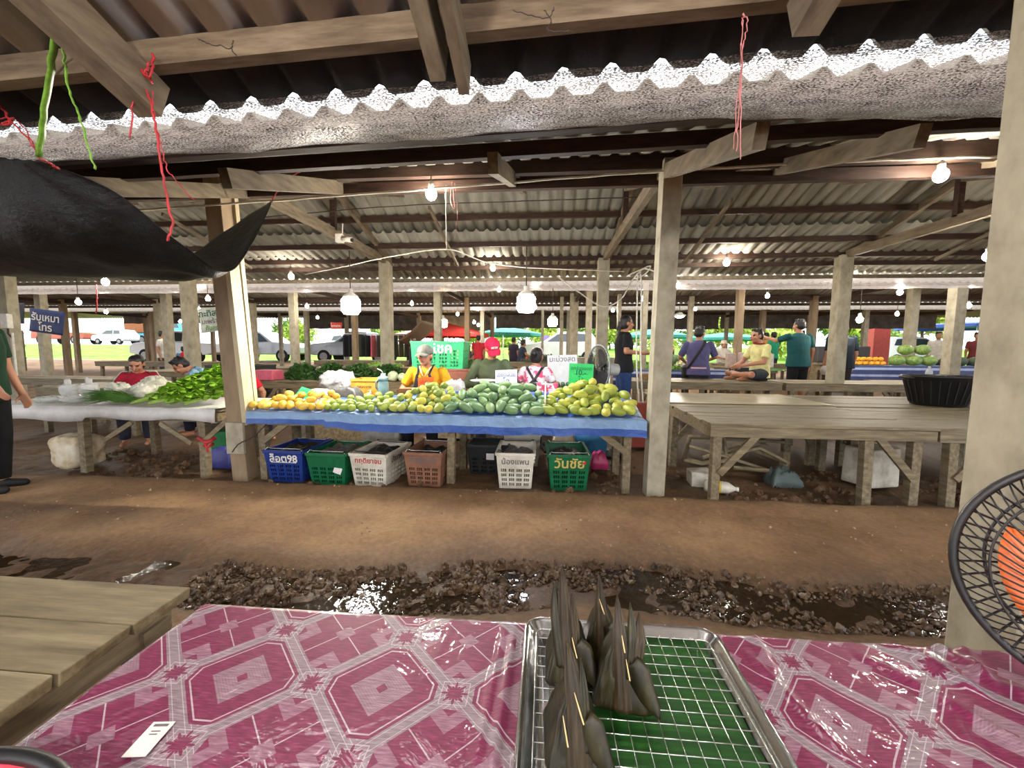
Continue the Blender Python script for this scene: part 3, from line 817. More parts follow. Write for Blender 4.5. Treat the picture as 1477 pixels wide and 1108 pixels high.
# ------------------------------------------------------------------ our own stall: table, printed cloth, tray, leaf parcels, fan
t = thing('display_table', 'wooden table under the pink printed plastic cover', 'table', (0.25, .3, 0))
MB().box((.25, .26, .713), (2.08, 1.05, .03)).build('tabletop', wood_x, t, world=True)
for x in (-.72, 1.2):
    for y in (-.2, .72): MB().box((x, y, .35), (.06, .06, .72)).build('leg', wood_old, t, world=True)
def cloth_z(x, y):
    z = .7475 + .0012 * noise.noise(Vector((x * 9, y * 9, 0)))
    # folds in the loose right-hand end
    def fold(ax, ay, bx, by, h, w):
        dx, dy = bx - ax, by - ay; L = math.hypot(dx, dy); tt = ((x - ax) * dx + (y - ay) * dy) / L / L
        dd = abs((x - ax) * dy - (y - ay) * dx) / L
        e = max(0, min(1, tt * 5, (1 - tt) * 5)) if 0 < tt < 1 else 0
        return h * e * math.exp(-(dd / w) ** 2)
    for f in ((.40, .80, .47, .50, .006, .008), (.62, .80, .80, .50, .012, .010), (.70, .83, .78, .70, .014, .012), (.70, .80, .95, .66, .008, .015), (.80, .84, .82, .74, .012, .012), (.86, .84, .80, .72, .010, .010),
              (-.060, .83, -.075, .42, .007, .006), (-.082, .83, -.10, .45, .005, .005), (-.20, .80, -.22, .60, .002, .004), (.45, .86, .43, .70, .005, .006), (.70, .70, .62, .52, .005, .012)):
        z += fold(*f)
    return z
mb = MB(); uv = []
NX, NY = 300, 150
xa, xb, ya, yb = -.815, 1.33, -.30, .845
for i in range(NX + 1):
    for j in range(NY + 1):
        x = xa + (xb - xa) * i / NX; y = ya + (yb - ya) * j / NY
        y2 = y + .02 * (x - xa) / (xb - xa) * (j / NY) + .003 * noise.noise(Vector((x * 12, 0, 0))) * (j == NY)
        xx, zz = x, cloth_z(x, y)
        if j > NY - 3: zz -= .012 * (j - NY + 3) ** 1.5; 
        if i < 3: zz -= .012 * (3 - i) ** 1.5
        mb.v.append(Vector((xx, y2, zz))); uv.append((x + (.03 if x > .0 else 0) * min(1, max(0, (x - .35) * 6)), y))
for i in range(NX):
    for j in range(NY):
        a = i * (NY + 1) + j; mb.f.append((a, a + NY + 1, a + NY + 2, a + 1)); mb.m.append(0)
o = mb.build('table_cover', printed, smooth=True); set_uv(o, uv)
tag(o, 'shiny crimson and lilac plastic table cover printed with octagons and flowers', 'table cover')
# paper label stuck on it
c = PZ(216, 1066, .752)
M = frame(c, PZ(242, 1052, .752) - PZ(202, 1080, .752), PZ(232, 1050, .752) - PZ(205, 1082, .752))
t = thing('paper_label', 'small white paper label stuck on the printed table cover', 'label', c)
M0 = frame((0, 0, 0), (1, .12, 0), (.1, 1, 0))
mb = MB().box((0, 0, .0006), (.034, .055, .0008)); mb.xf(M0); mb.build('sheet', paper, t)
mb = MB()
for yy, wd in ((.021, .022), (.011, .014), (.006, .012)): mb.box((0, yy, .0015), (wd, .004 if yy > .02 else .0015, .0004))
mb.xf(M0); mb.build('printing', ink_grey, t)

# bare plank table on the left
t = thing('plank_table', 'bare weathered plank table at the near left of the printed cloth', 'table', (-1.75, .5, 0))
ye = [.955, .80, .655, .52, .36, .2, .04]
for i in range(6):
    y1, y0 = ye[i] - .004, ye[i + 1] + .004
    mb = MB(); mb.box((-1.72, (y0 + y1) / 2, .685 + R.uniform(-.002, .003)), (1.52 + R.uniform(-.012, .012), y1 - y0, .03), jit=.003); mb.build('plank', wood_x, t, world=True, bevel=.003)
MB().box((-1.02, .5, .635), (.045, .86, .075)).build('apron', wood_old, t, world=True)
for x in (-1.02, -2.4):
    for y in (.1, .88): MB().box((x, y, .31), (.07, .07, .66)).build('leg', wood_old, t, world=True)

# red basin edge at the near left corner
t = thing('plastic_basin', 'red plastic basin with a black rim at the near left corner of the cloth', 'basin', (-.70, .19, .752))
MB().lathe([(.20, 0), (.215, .004), (.236, .042), (.240, .048), (.228, .046), (.212, .010), (.0, .008)], n=56, caps=False).build('bowl', mplain('red_basin_plastic', (196, 60, 76), rough=.4), t, smooth=True)
MB().tube([(.240 * math.cos(a), .240 * math.sin(a), .048) for a in [2 * PI * i / 64 for i in range(64)]], .010, 8, closed=True).build('rim', black_plastic, t, smooth=True, label='black rim')

# ---- tray
tx0, tx1, ty0, ty1, tz = -.035, .352, .30, .812, .756
tc = Vector(((tx0 + tx1) / 2, (ty0 + ty1) / 2, tz))
def rrect(cx, cy, hx, hy, r, n=6):
    pts = []
    for sx, sy, a0 in ((1, 1, 0), (-1, 1, 90), (-1, -1, 180), (1, -1, 270)):
        for i in range(n + 1):
            a = math.radians(a0 + 90 * i / n)
            pts.append((cx + sx * (hx - r) + r * math.cos(a), cy + sy * (hy - r) + r * math.sin(a)))
    return pts
hx, hy = (tx1 - tx0) / 2, (ty1 - ty0) / 2
prof = [(-.030, .004), (-.028, .001), (-.006, .020), (-.002, .024), (.0, .0245), (.003, .0225), (.003, .020)]   # inset, z
mb = MB(); rings = [rrect(0, 0, hx + d, hy + d, max(.012, .035 + d)) for d, z in prof]; n = len(rings[0])
for (d, z), rg in zip(prof, rings):
    for p in rg: mb.v.append(Vector((p[0], p[1], z)))
for i in range(len(prof) - 1):
    for j in range(n): mb.f.append((i * n + j, i * n + (j + 1) % n, (i + 1) * n + (j + 1) % n, (i + 1) * n + j)); mb.m.append(0)
mb.f.append(tuple(range(n))); mb.m.append(0)
o = mb.build('metal_tray', steel, smooth=True, solid=.0012); o.location = tc; smooth_by_angle(o.data, 1.0)
o.location = (tc.x, tc.y, tz - .004)
tag(o, 'shiny stainless steel tray with a rolled rim on the printed cloth', 'tray')
# banana leaf lining
mb = MB()
def leafz(u, v):
    x = tx0 + .045 + (tx1 - tx0 - .075) * (v * .97 + .03); y = ty0 + .05 + (ty1 - ty0 - .078) * u
    if v < .5: x += .11 * (.5 - v)
    z = tz + .0015 + .004 * abs(noise.noise(Vector((x * 14, y * 9, 0))))
    if u > .93: z += .12 * (u - .93)
    return (x, y, z)
mb.grid(leafz, 30, 24)
tag(mb.build('banana_leaf', banana_leaf, smooth=True, solid=.0006), 'dark green banana leaf lining the steel tray under the wire rack', 'leaf')
# wire rack
rx0, rx1, ry0, ry1, rz = tx0 + .022, tx1 - .026, ty0 + .025, ty1 - .034, tz + .0165
t = thing('wire_rack', 'silver wire cooling rack with square mesh inside the steel tray', 'rack', ((rx0 + rx1) / 2, (ry0 + ry1) / 2, tz))
MB().tube([(p[0] + (rx0 + rx1) / 2, p[1] + (ry0 + ry1) / 2, rz) for p in rrect(0, 0, (rx1 - rx0) / 2, (ry1 - ry0) / 2, .012)], .0017, 6, closed=True).build('rack_frame', wire_steel, t, world=True, smooth=True)
nx, ny = 14, 19
mb = MB()
for i in range(1, nx):
    x = rx0 + (rx1 - rx0) * i / nx; mb.tube([(x, ry0, rz + .0018), (x, ry1, rz + .0018)], .0009, 5)
for j in range(1, ny):
    y = ry0 + (ry1 - ry0) * j / ny; mb.tube([(rx0, y, rz), (rx1, y, rz)], .0011, 5)
mb.build('wire_mesh', wire_steel, t, world=True, smooth=True)
for x in (rx0 + .03, rx1 - .03):
    for y in (ry0 + .03, ry1 - .03): MB().tube([(x, y, tz), (x, y, rz)], .0016, 6).build('foot', wire_steel, t, world=True)

# ---- leaf parcels: a folded pyramid with a tall leaf strip pinned by picks
def parcel(label, base, yaw, w, d, h, tips, picks, seed, lobe=1, grp='folded banana leaf parcels on the rack'):
    rr = random.Random(seed)
    t = thing('leaf_parcel', label, 'leaf parcel', base, yaw, grp)
    def hw(s): return w / 2 * (1 - .62 * s ** .9) * (1 - .35 * max(0, s - .75) / .25)
    def hd(s): return d / 2 * (1 - .66 * s ** 1.05)
    NA, NZ = 72, 26
    mb = MB()
    for i in range(NZ + 1):
        s = i / NZ; z = h * s
        for j in range(NA):
            a = 2 * PI * j / NA; ca, sa = math.cos(a), math.sin(a); e = 2 / 7.0
            x = hw(s) * math.copysign(abs(ca) ** e, ca); y = hd(s) * math.copysign(abs(sa) ** e, sa)
            # folded pleats running up the sides, sharper towards the top
            tri = abs(((a * 4.5 / PI + seed * .37 + s * .8) % 1.0) - .5) * 2
            f = 1 + (.12 * tri - .05) * (.2 + 1.1 * s) + .045 * noise.noise(Vector((math.cos(a) * 1.5, math.sin(a) * 1.5, s * 3 + seed)))
            if s < .06: f *= .965 + .6 * s
            mb.v.append(Vector((x * f, y * f, z + .003 * noise.noise(Vector((a * 3, s * 6, seed))) * (0 < i < NZ))))
    for i in range(NZ):
        for j in range(NA): mb.f.append((i * NA + j, i * NA + (j + 1) % NA, (i + 1) * NA + (j + 1) % NA, (i + 1) * NA + j)); mb.m.append(0)
    mb.f.append(tuple(reversed(range(NA)))); mb.m.append(0); mb.f.append(tuple(NZ * NA + j for j in range(NA))); mb.m.append(0)
    mb.build('leaf_wrap', leaf_parcel, t, smooth=True)
    # a leaf corner folded round low at one side, ending in a blunt point
    def lob(u, v):
        s = .66 - .62 * u; wd = .044 * (1 - u) ** .55 * min(1, .35 + u * 2.2) + .004
        x = lobe * (hw(s) * (.50 + .62 * u)); y = -hd(s) * 1.04 - .005 - .004 * u + .008 * (2 * v - 1) ** 2
        return (x + lobe * (v - .5) * wd * .8, y, h * s + (v - .5) * wd * .75 + .006 + .004 * (1 - u))
    mb = MB(); mb.grid(lob, 14, 8); mb.build('folded_corner', leaf_parcel, t, smooth=True, solid=.0009)
    for k, (th, bw, mw, lx, ly, bend, z0, x0) in enumerate(tips):
        # strip follows the front of the body, then stands free and tapers to a point
        def strip(u, v):
            z = z0 + (th - z0) * v; s = min(1, z / h)
            wd = (bw + (mw - bw) * min(1, v * 2)) if v < .5 else mw * max(.06, 1 - ((v - .5) / .5) ** 2.2)
            yb = -hd(s) * 1.05 - .003 if z < h else -hd(1) * 1.05 - .003 + ly * (z - h) / max(.001, th - h)
            x = x0 + (lx - x0) * v + bend * math.sin(PI * v) + (u - .5) * wd
            return (x, yb + .0035 * (2 * u - 1) ** 2 + .0012 * math.sin(u * 16 + k), z)
        mb = MB(); mb.grid(strip, 12, 26); mb.build('leaf_strip', leaf_brown if k % 2 == 0 else leaf_parcel, t, smooth=True, solid=.0008, label='leaf strip standing up as a pointed fin')
    for s0, x0, s1, x1 in picks:
        p0 = (x0, -hd(s0) * 1.05 - .008, h * s0); p1 = (x1, -hd(min(1, s1)) * 1.05 - .006, h * s1)
        MB().tube([p0, ((Vector(p0) + Vector(p1)) / 2) + Vector((0, -.001, 0)), p1], [.0011, .0011, .0005], 6).build('bamboo_pick', toothpick, t, label='thin pale pick')
    return t
zt = rz + .003
#                (tip z, base width, mid width, tip x, tip y, bend, start z, start x)
parcel('nearest leaf parcel, cut by the picture edge, at the left of the rack', (.045, .545, zt), .05, .088, .105, .088,
       [(.150, .036, .028, -.010, .03, .004, .004, .004), (.128, .018, .016, .010, .02, .0, .03, .012)], [(.45, -.012, .80, -.018), (.72, .010, 1.12, -.002)], 3)
parcel('tallest leaf parcel standing at the back left of the rack', (.046, .690, zt), .0, .088, .110, .088,
       [(.182, .030, .024, -.014, .03, .0, .004, .0), (.150, .020, .020, -.026, .03, -.003, .03, -.012), (.135, .016, .016, .004, .02, .002, .03, .012)], [(.55, .012, .85, .004)], 5, lobe=1)
parcel('darkest leaf parcel half hidden at the back of the rack', (.112, .742, zt), -.1, .070, .085, .078,
       [(.140, .026, .020, -.006, .02, .0, .004, .0)], [(1.02, .004, 1.38, -.006)], 8)
parcel('broad leaf parcel with forked tips nearest the right of the rack', (.133, .645, zt), -.12, .100, .100, .100,
       [(.158, .030, .024, -.010, .03, .0, .004, .0), (.146, .018, .016, .012, .03, .003, .05, .010), (.132, .016, .018, .026, .03, .004, .055, .016)], [(.52, .010, .78, .004), (.88, .002, 1.12, -.003)], 11)

# ---- fan at the right
fc = PY(1645, 850, .62)
t = thing('mounted_fan', 'black caged fan with orange blades fixed to the near post at the right', 'fan', (fc.x, fc.y + .1, fc.z - .18))
fn = (Vector((-.60, -.79, .12))).normalized()        # faces the camera side and left
fx = fn.cross(Vector((0, 0, 1))).normalized(); fy = fx.cross(fn) * -1
def FP(a, r, d): return fc + fx * math.cos(a) * r + fy * math.sin(a) * r + fn * d
RF = .181
ring = lambda r, d, n=64: [FP(2 * PI * i / n, r, d) for i in range(n)]
MB().tube(ring(RF, 0), .0065, 8, closed=True).build('cage_rim', blk_metal, t, world=True, smooth=True)
mb = MB()
for i in range(72):
    a = 2 * PI * i / 72
    mb.tube([FP(a + .55 * q, RF * (1 - q * .8), .055 * math.sin(min(1, q * 1.35) * PI / 2)) for q in (0, .12, .25, .5, .75, 1)], .0014, 5)
mb.tube(ring(RF * .80, .032), .0018, 6, closed=True); mb.tube(ring(RF * .45, .053), .0016, 6, closed=True)
mb.build('front_grille', blk_metal, t, world=True, smooth=True)
mb = MB()
for i in range(48):
    a = 2 * PI * i / 48
    mb.tube([FP(a, RF * (1 - q * .8), -.05 * math.sin(min(1, q * 1.5) * PI / 2)) for q in (0, .1, .22, .5, 1)], .002, 5)
mb.tube(ring(RF * .78, -.035), .0025, 6, closed=True)
mb.build('rear_grille', blk_metal, t, world=True, smooth=True)
orange = mplain('orange_blade_plastic', (246, 122, 62), rough=.35, var=.08)
for k in range(3):
    mb = MB(); a0 = k * 2 * PI / 3 + .35
    mb.grid(lambda u, v: FP(a0 + 1.85 * (u - .5) * (1 - .2 * v), .03 + .10 * v, .018 * (u - .5) * 2), 12, 8); mb.build('blade', orange, t, world=True, smooth=True, solid=.002)
mb = MB(); mb.tube([FP(0, 0, -.02), FP(0, 0, .03)], [.03, .026], 20); mb.build('hub', orange, t, world=True)
mb = MB(); mb.tube([FP(0, 0, .048), FP(0, 0, .062)], [.042, .036], 24); mb.build('badge', blk_metal, t, world=True)
mb = MB(); mb.tube([FP(0, 0, -.05), FP(0, 0, -.16)], [.05, .042], 20); mb.build('motor_housing', black_plastic, t, world=True)
pb = FP(0, 0, -.1)
MB().bar((pb.x, pb.y, pb.z), (1.09, .955, pb.z - .02), .03, .03).build('bracket_arm', black_plastic, t, world=True)
MB().box((1.09, .915, pb.z - .02), (.09, .018, .14)).build('bracket_plate', black_plastic, t, world=True, bevel=.004)

# ---- twine, straps and the black rain sheet
def strand(pts, n=10, wob=.008, seed=0):
    rr = random.Random(seed); out = []
    P = [Vector(p) for p in pts]
    for i in range(len(P) - 1):
        a, b = P[i], P[i + 1]; pa = P[i - 1] if i else a; pb = P[i + 2] if i + 2 < len(P) else b
        for k in range(n):
            s = k / n
            q = .5 * ((2 * a) + (b - pa) * s + (2 * pa - 5 * a + 4 * b - pb) * s * s + (3 * a - pa - 3 * b + pb) * s ** 3)
            out.append(q + Vector((rr.uniform(-1, 1), rr.uniform(-1, 1), rr.uniform(-1, 1))) * wob * .4)
    out.append(P[-1]); return out
def twine(name, label, cat, mat, strands, r=.0022, flat=1.0):
    mb = MB()
    for i, (pts, rr) in enumerate(strands): mb.tube(strand([PY(*p) for p in pts], seed=i), rr or r, 5, flat=flat)
    return tag(mb.build(name, mat, smooth=True), label, cat)
twine('hanging_strap', 'pale green plastic strap tied to the roof, hanging at the upper left', 'strap', rope_green,
      [(((88, -6, 1.2), (86, 14, 1.22), (70, 120, 1.35), (55, 226, 1.5)), .011), (((88, 14, 1.22), (92, 70, 1.25), (97, 120, 1.25), (118, 180, 1.25), (137, 244, 1.25)), .006), (((84, 4, 1.2), (94, 16, 1.19), (80, 18, 1.2), (90, 8, 1.21)), .008)], flat=.35)
twine('hanging_twine', 'red twine tied round the rafter end, long strand hanging at upper left', 'twine', rope_red,
      [(((214, 90, 1.32), (208, 120, 1.33), (218, 150, 1.33), (226, 200, 1.33), (238, 270, 1.34), (248, 320, 1.34), (242, 348, 1.34)), .0038), (((205, 110, 1.32), (194, 130, 1.32), (187, 198, 1.33)), .003), (((212, 100, 1.32), (196, 118, 1.32), (192, 140, 1.32)), .003),
       (((220, 130, 1.33), (222, 165, 1.33), (232, 210, 1.33), (245, 250, 1.33), (280, 288, 1.33)), .0018), (((222, 78, 1.32), (216, 112, 1.3), (204, 100, 1.32), (220, 120, 1.3)), .004)])
twine('hanging_twine', 'tangle of red twine at the far left edge holding the black sheet', 'twine', rope_red,
      [(((-8, 130, 1.5), (8, 165, 1.5), (40, 200, 1.52), (58, 228, 1.55)), .003), (((-5, 170, 1.5), (30, 178, 1.52), (56, 228, 1.55)), .0024), (((0, 150, 1.5), (14, 176, 1.5), (2, 180, 1.5), (20, 170, 1.5)), .004), (((56, 228, 1.55), (75, 238, 1.6), (84, 244, 1.62)), .005)])
twine('hanging_twine', 'thin pink strands hanging below the shade net, right of centre', 'twine', rope_pink,
      [(((1072, 18, 1.3), (1070, 60, 1.32), (1066, 150, 1.34), (1062, 218, 1.34)), .0016), (((1074, 20, 1.3), (1078, 40, 1.3), (1071, 80, 1.32), (1068, 230, 1.34)), .0016), (((1072, 22, 1.3), (1068, 90, 1.33), (1058, 215, 1.34)), .0012)])
twine('hanging_twine', 'red twine knot holding the far corner of the black rain sheet', 'twine', rope_red,
      [(((392, 288, 3.0), (408, 266, 3.2), (420, 255, 3.4), (436, 246, 3.6)), .005), (((408, 266, 3.2), (400, 256, 3.3), (384, 230, 3.5)), .004), (((400, 262, 3.15), (412, 260, 3.2), (404, 270, 3.2), (412, 266, 3.2)), .006)])
twine('hanging_twine', 'pink twine dangling beside the bulb above the mango stall', 'twine', rope_pink,
      [(((652, 262, 3.78), (650, 290, 3.78), (656, 300, 3.78), (653, 272, 3.78)), .004), (((656, 264, 3.78), (660, 310, 3.78), (655, 345, 3.78)), .002)])
twine('hanging_wire', 'rusty wire looped round the long purlin at the top', 'wire', cable_dark,
      [(((785, 14, 1.3), (795, 30, 1.3), (790, 44, 1.32), (825, 45, 1.32)), .0016), (((800, 10, 1.3), (786, 26, 1.3), (740, 14, 1.3)), .0016)])
twine('hanging_wire', 'rusty wire looped round the purlin at the upper left', 'wire', cable_dark,
      [(((336, 58, 1.3), (334, 72, 1.3), (345, 84, 1.32)), .0018), (((334, 70, 1.3), (300, 62, 1.3), (285, 55, 1.3)), .0016)])

ctrl = [  # columns: near -> far along the sheet, rows: right edge -> left
    [(57, 232, 1.62), (150, 268, 1.75), (222, 318, 1.95), (290, 374, 2.2), (330, 392, 2.45), (358, 362, 2.75), (395, 286, 3.05)],
    [(30, 231, 1.62), (120, 300, 1.75), (180, 352, 1.9), (245, 386, 2.15), (300, 400, 2.4), (320, 372, 2.75), (330, 330, 3.05)],
    [(-20, 226, 1.62), (40, 310, 1.7), (90, 365, 1.85), (150, 392, 2.1), (200, 402, 2.4), (230, 395, 2.75), (240, 380, 3.05)],
    [(-160, 222, 1.62), (-110, 320, 1.7), (-80, 380, 1.85), (-20, 393, 2.1), (40, 396, 2.4), (90, 392, 2.75), (100, 382, 3.05)],
    [(-420, 215, 1.62), (-330, 330, 1.7), (-300, 385, 1.85), (-240, 392, 2.1), (-180, 392, 2.4), (-100, 388, 2.75), (-90, 375, 3.05)]]
CP = [[PY(*p) for p in row] for row in ctrl]
def cr(pts, s):
    n = len(pts) - 1; f = min(s * n, n - 1e-6); i = int(f); f -= i
    a, b = pts[i], pts[i + 1]; pa = pts[max(0, i - 1)]; pb = pts[min(n, i + 2)]
    return .5 * ((2 * a) + (b - pa) * f + (2 * pa - 5 * a + 4 * b - pb) * f * f + (3 * a - pa - 3 * b + pb) * f ** 3)
def sheetfn(u, v):
    q = cr([cr(row, v) for row in CP], u)
    k = .02 * noise.noise(Vector((u * 9, v * 7, 1))) + .025 * abs(noise.noise(Vector((u * 5 + v * 6, v * 3, 4)))) * (1 - abs(2 * v - 1))
    return q + Vector((0, -.3, -1)) * k
mb = MB(); mb.grid(sheetfn, 60, 60)
rainsheet = mnoise('black_rain_sheet', [(.3, (11, 11, 12)), (.7, (20, 20, 21))], scale=4, rough=.42, spec=.3, bump=.7, bscale=7, dist=.03, dis=1.5)
tag(mb.build('rain_sheet', rainsheet, smooth=True, solid=.001), 'black plastic rain sheet sagging from ties at the upper left', 'plastic sheet')
# ------------------------------------------------------------------ market tables
def market_table(label, x0, x1, y0, y1, z, planks=6, legs=(.1, .5, .9), wood=wood_x, apron=.10, brace=True, grp=None, rows=2, lw=.075, legmat=None, bz=.24):
    t = thing('market_table', label, 'table', ((x0 + x1) / 2, (y0 + y1) / 2, 0), group=grp)
    legmat = legmat or wood_old
    for i in range(planks):
        a = y0 + (y1 - y0) * i / planks + .003; b = y0 + (y1 - y0) * (i + 1) / planks - .003
        MB().box(((x0 + x1) / 2 + R.uniform(-.01, .01), (a + b) / 2, z - .014 + R.uniform(-.002, .002)), (x1 - x0 + R.uniform(-.02, .02), b - a, .028), jit=.003).build('plank', wood, t, world=True, bevel=.003)
    for y in (y0 + .03, y1 - .03):
        MB().box(((x0 + x1) / 2, y, z - .03 - apron / 2), (x1 - x0 - .02, .035, apron), jit=.003).build('apron', wood, t, world=True)
    for x in (x0 + .03, x1 - .03):
        MB().box((x, (y0 + y1) / 2, z - .03 - apron / 2), (.035, y1 - y0 - .1, apron), jit=.003).build('apron', wood, t, world=True)
    for f in legs:
        for y in ([y0 + .075, y1 - .075] if rows == 2 else [y0 + .075]):
            x = x0 + (x1 - x0) * f
            MB().bar((x + R.uniform(-.02, .02), y, -.06), (x, y, z - .03), lw, lw, up=(0, 1, 0)).build('leg', legmat, t, world=True, bevel=.004)
    if brace:
        xl = x0 + (x1 - x0) * legs[0]; xr = x0 + (x1 - x0) * legs[-1]
        for x, s in ((xl, 1), (xr, -1)):
            MB().bar((x + s * .02, y0 + .03, bz), (x + s * .36, y0 + .03, z - .06), .03, .06).build('brace', wood, t, world=True)
    return t

TZ = .70
# mango stall
market_table('timber mango table under the blue striped sheet', -3.0, .92, 3.80, 4.50, .682, planks=4, legs=(.012, .5265, .965), bz=.37)
# blue striped sheet with a sloped display rising to the back
def slope(x):
    k = [(-3.1, .10), (-2.2, .12), (-1.95, .15), (-1.6, .20), (-1.3, .27), (-1.0, .28), (.70, .29), (.95, .22), (1.1, .12)]
    for (a, va), (b, vb) in zip(k, k[1:]):
        if a <= x <= b: return va + (vb - va) * (x - a) / (b - a)
    return .1
YF = 3.78
def tarp_z(x, y):
    return .692 + slope(x) * max(0, min(y, 4.50) - 3.90)
mb = MB(); uv = []
us = 150; prof = [(-.165, 0), (-.12, 1), (-.06, 2), (-.015, 3), (0, 4)] + [(.05 + .70 * i / 18, 5 + i) for i in range(19)]
for i in range(us + 1):
    x = -3.05 + 3.99 * i / us
    skew = .012 * (x + 3.06)
    for s, k in prof:
        wob = .006 * noise.noise(Vector((x * 6, s * 8, 0)))
        hem = 1 + .25 * noise.noise(Vector((x * 1.1, 2, 0))) + .12 * noise.noise(Vector((x * 4, 5, 0)))
        hem *= 1.0 if x > -2.2 else .72
        if s <= 0:
            y = YF - .012 - wob * 1.5 + s * .04; z = .692 + s * hem + .004 * noise.noise(Vector((x * 9, 0, 0)))
        else:
            y = YF + s * .96; z = tarp_z(x, y) + wob
        if x > .90: z -= .3 * (x - .90)
        mb.v.append(Vector((x, y, z))); uv.append((x, -s if s < 0 else s))
n = len(prof)
uv = [(a, (b if True else 0) + .0) for a, b in uv]
for i in range(us):
    for j in range(n - 1): mb.f.append((i * n + j, (i + 1) * n + j, (i + 1) * n + j + 1, i * n + j + 1)); mb.m.append(0)
o = mb.build('striped_sheet', tarp_stripe, smooth=True); set_uv(o, uv)
tag(o, 'blue and pale blue striped plastic sheet covering the mango table', 'plastic sheet')

# ------------------------------------------------------------------ mangoes
def mango_mesh(name, L, W, T, mat, seed):
    rr = random.Random(seed); mb = MB()
    n, k = 14, 12
    for i in range(k + 1):
        th = PI * i / k; s = -math.cos(th)
        for j in range(n):
            a = 2 * PI * j / n
            r = math.sin(th) ** .9
            f = 1 + .14 * s          # fatter at the stem end
            x = s * L / 2; y = r * W / 2 * f * math.cos(a); z = r * T / 2 * f * math.sin(a)
            y += .10 * W * (1 - s) * (1 - s) * .25 * (-1)      # beak bends
            mb.v.append(Vector((x, y, z)))
    for i in range(k):
        for j in range(n): mb.f.append((i * n + j, i * n + (j + 1) % n, (i + 1) * n + (j + 1) % n, (i + 1) * n + j)); mb.m.append(0)
    me = mb.mesh(name, mat, smooth=True)
    st = MB().tube([(L * .48, 0, 0), (L * .515, 0, .001)], .0035, 6).mesh('stem_scar', stem_brown)
    return me, st
def relax(P, A, half, rad, it=60, pin=0.15):
    """spread capsules (3 spheres) so that they touch but do not run into each other"""
    P = np.array(P); A = np.array(A); P0 = P.copy(); n = len(P)
    offs = np.array([-1, 0, 1]) * half
    own = np.repeat(np.arange(n), 3)
    for _ in range(it):
        C = (P[:, None, :] + A[:, None, :] * offs[None, :, None]).reshape(-1, 3)
        D = C[:, None, :] - C[None, :, :]; dist = np.sqrt((D ** 2).sum(-1)) + 1e-6
        ov = 2 * rad - dist; ov[own[:, None] == own[None, :]] = 0; ov = np.clip(ov, 0, None)
        push = (D / dist[..., None] * ov[..., None]).sum(1).reshape(n, 3, 3).sum(1) * .22
        push[:, 2] = push[:, 2] * np.where(push[:, 2] > 0, .45, .25)
        P += push
        if _ < it - 15: P += (P0 - P) * pin * .25
        for i in range(n):
            m = max(tarp_z(P[i, 0] + A[i, 0] * s, P[i, 1] + A[i, 1] * s) - A[i, 2] * s for s in (-half, half)) + rad * 1.2 + .008
            if P[i, 2] < m: P[i, 2] = m
    return P
def heap(adj, group, mat, L, W, T, rows, y0, dy, seed, along=.6, lift=None):
    """rows: list of (x_start, x_end, count), front row first"""
    rr = random.Random(seed)
    variants = [mango_mesh('mango', L * rr.uniform(.92, 1.08), W * rr.uniform(.94, 1.06), T, mat, seed + i) for i in range(5)]
    P, A, lab, rolls = [], [], [], []
    for r, (xa, xb, c) in enumerate(rows):
        for i in range(c):
            x = xa + (xb - xa) * ((i + .5) / c) + rr.uniform(-.008, .008)
            y = y0 + dy * r + rr.uniform(-.012, .012)
            if rr.random() < along: a = rr.gauss(0, .35)
            else: a = rr.gauss(PI / 2, .5)
            if rr.random() < .5: a += PI
            pit = rr.gauss(.08, .16)
            ax = Vector((math.cos(a) * math.cos(pit), math.sin(a) * math.cos(pit), math.sin(pit)))
            if slope(x) > .25: ax.z += slope(x) * ax.y * .8; ax.normalize()
            P.append((x, y, tarp_z(x, y) + T * .5 + (lift(r, i, x) if lift else 0))); A.append(tuple(ax)); lab.append((r, i, c))
            rolls.append(rr.uniform(-.6, .6))
    P = relax(P, A, L * .27, W * .50)
    for p, ax, (r, i, c), roll in zip(P, A, lab, rolls):
        me, st = rr.choice(variants)
        o = bpy.data.objects.new('mango', me); COL.objects.link(o)
        ax = Vector(ax); q = ax.to_track_quat('X', 'Z')
        o.rotation_euler = (q.to_matrix() @ Euler((roll, 0, 0)).to_matrix()).to_euler()
        o.location = p
        s = bpy.data.objects.new('stem_scar', st); COL.objects.link(s); s.parent = o
        rown = 'front row' if r == 0 else ('back row' if r == len(rows) - 1 else '%s row' % ORD[r + 1])
        tag(o, '%s mango, %s from left in the %s of %s' % (adj, ORD[i + 1], rown, group[1]), 'mango', group[0])
heap('yellow', ('ripe yellow mangoes', 'the yellow heap'), mango_yellow, .115, .078, .074,
     [(-3.04, -2.27, 10), (-3.0, -2.27, 10), (-2.92, -2.30, 8), (-2.84, -2.32, 7), (-2.66, -2.36, 3)], 3.885, .074, 21, along=.25, lift=lambda r, i, x: .014 * r)
heap('lime green', ('lime green mangoes', 'the low lime green heap'), mango_lime, .100, .078, .074,
     [(-2.26, -1.63, 7), (-2.25, -1.63, 7), (-2.2, -1.64, 6), (-2.14, -1.66, 5), (-2.0, -1.7, 3)], 3.885, .074, 22, along=.5, lift=lambda r, i, x: .011 * r)
heap('green and yellow', ('mixed green and yellow mangoes', 'the mixed heap'), mango_mixed, .104, .082, .078,
     [(-1.62, -.97, 8), (-1.62, -.97, 8), (-1.60, -.96, 8), (-1.56, -.97, 8), (-1.50, -1.0, 7), (-1.42, -1.06, 5), (-1.34, -1.14, 3)], 3.885, .076, 23, along=.4, lift=lambda r, i, x: .011 * r)
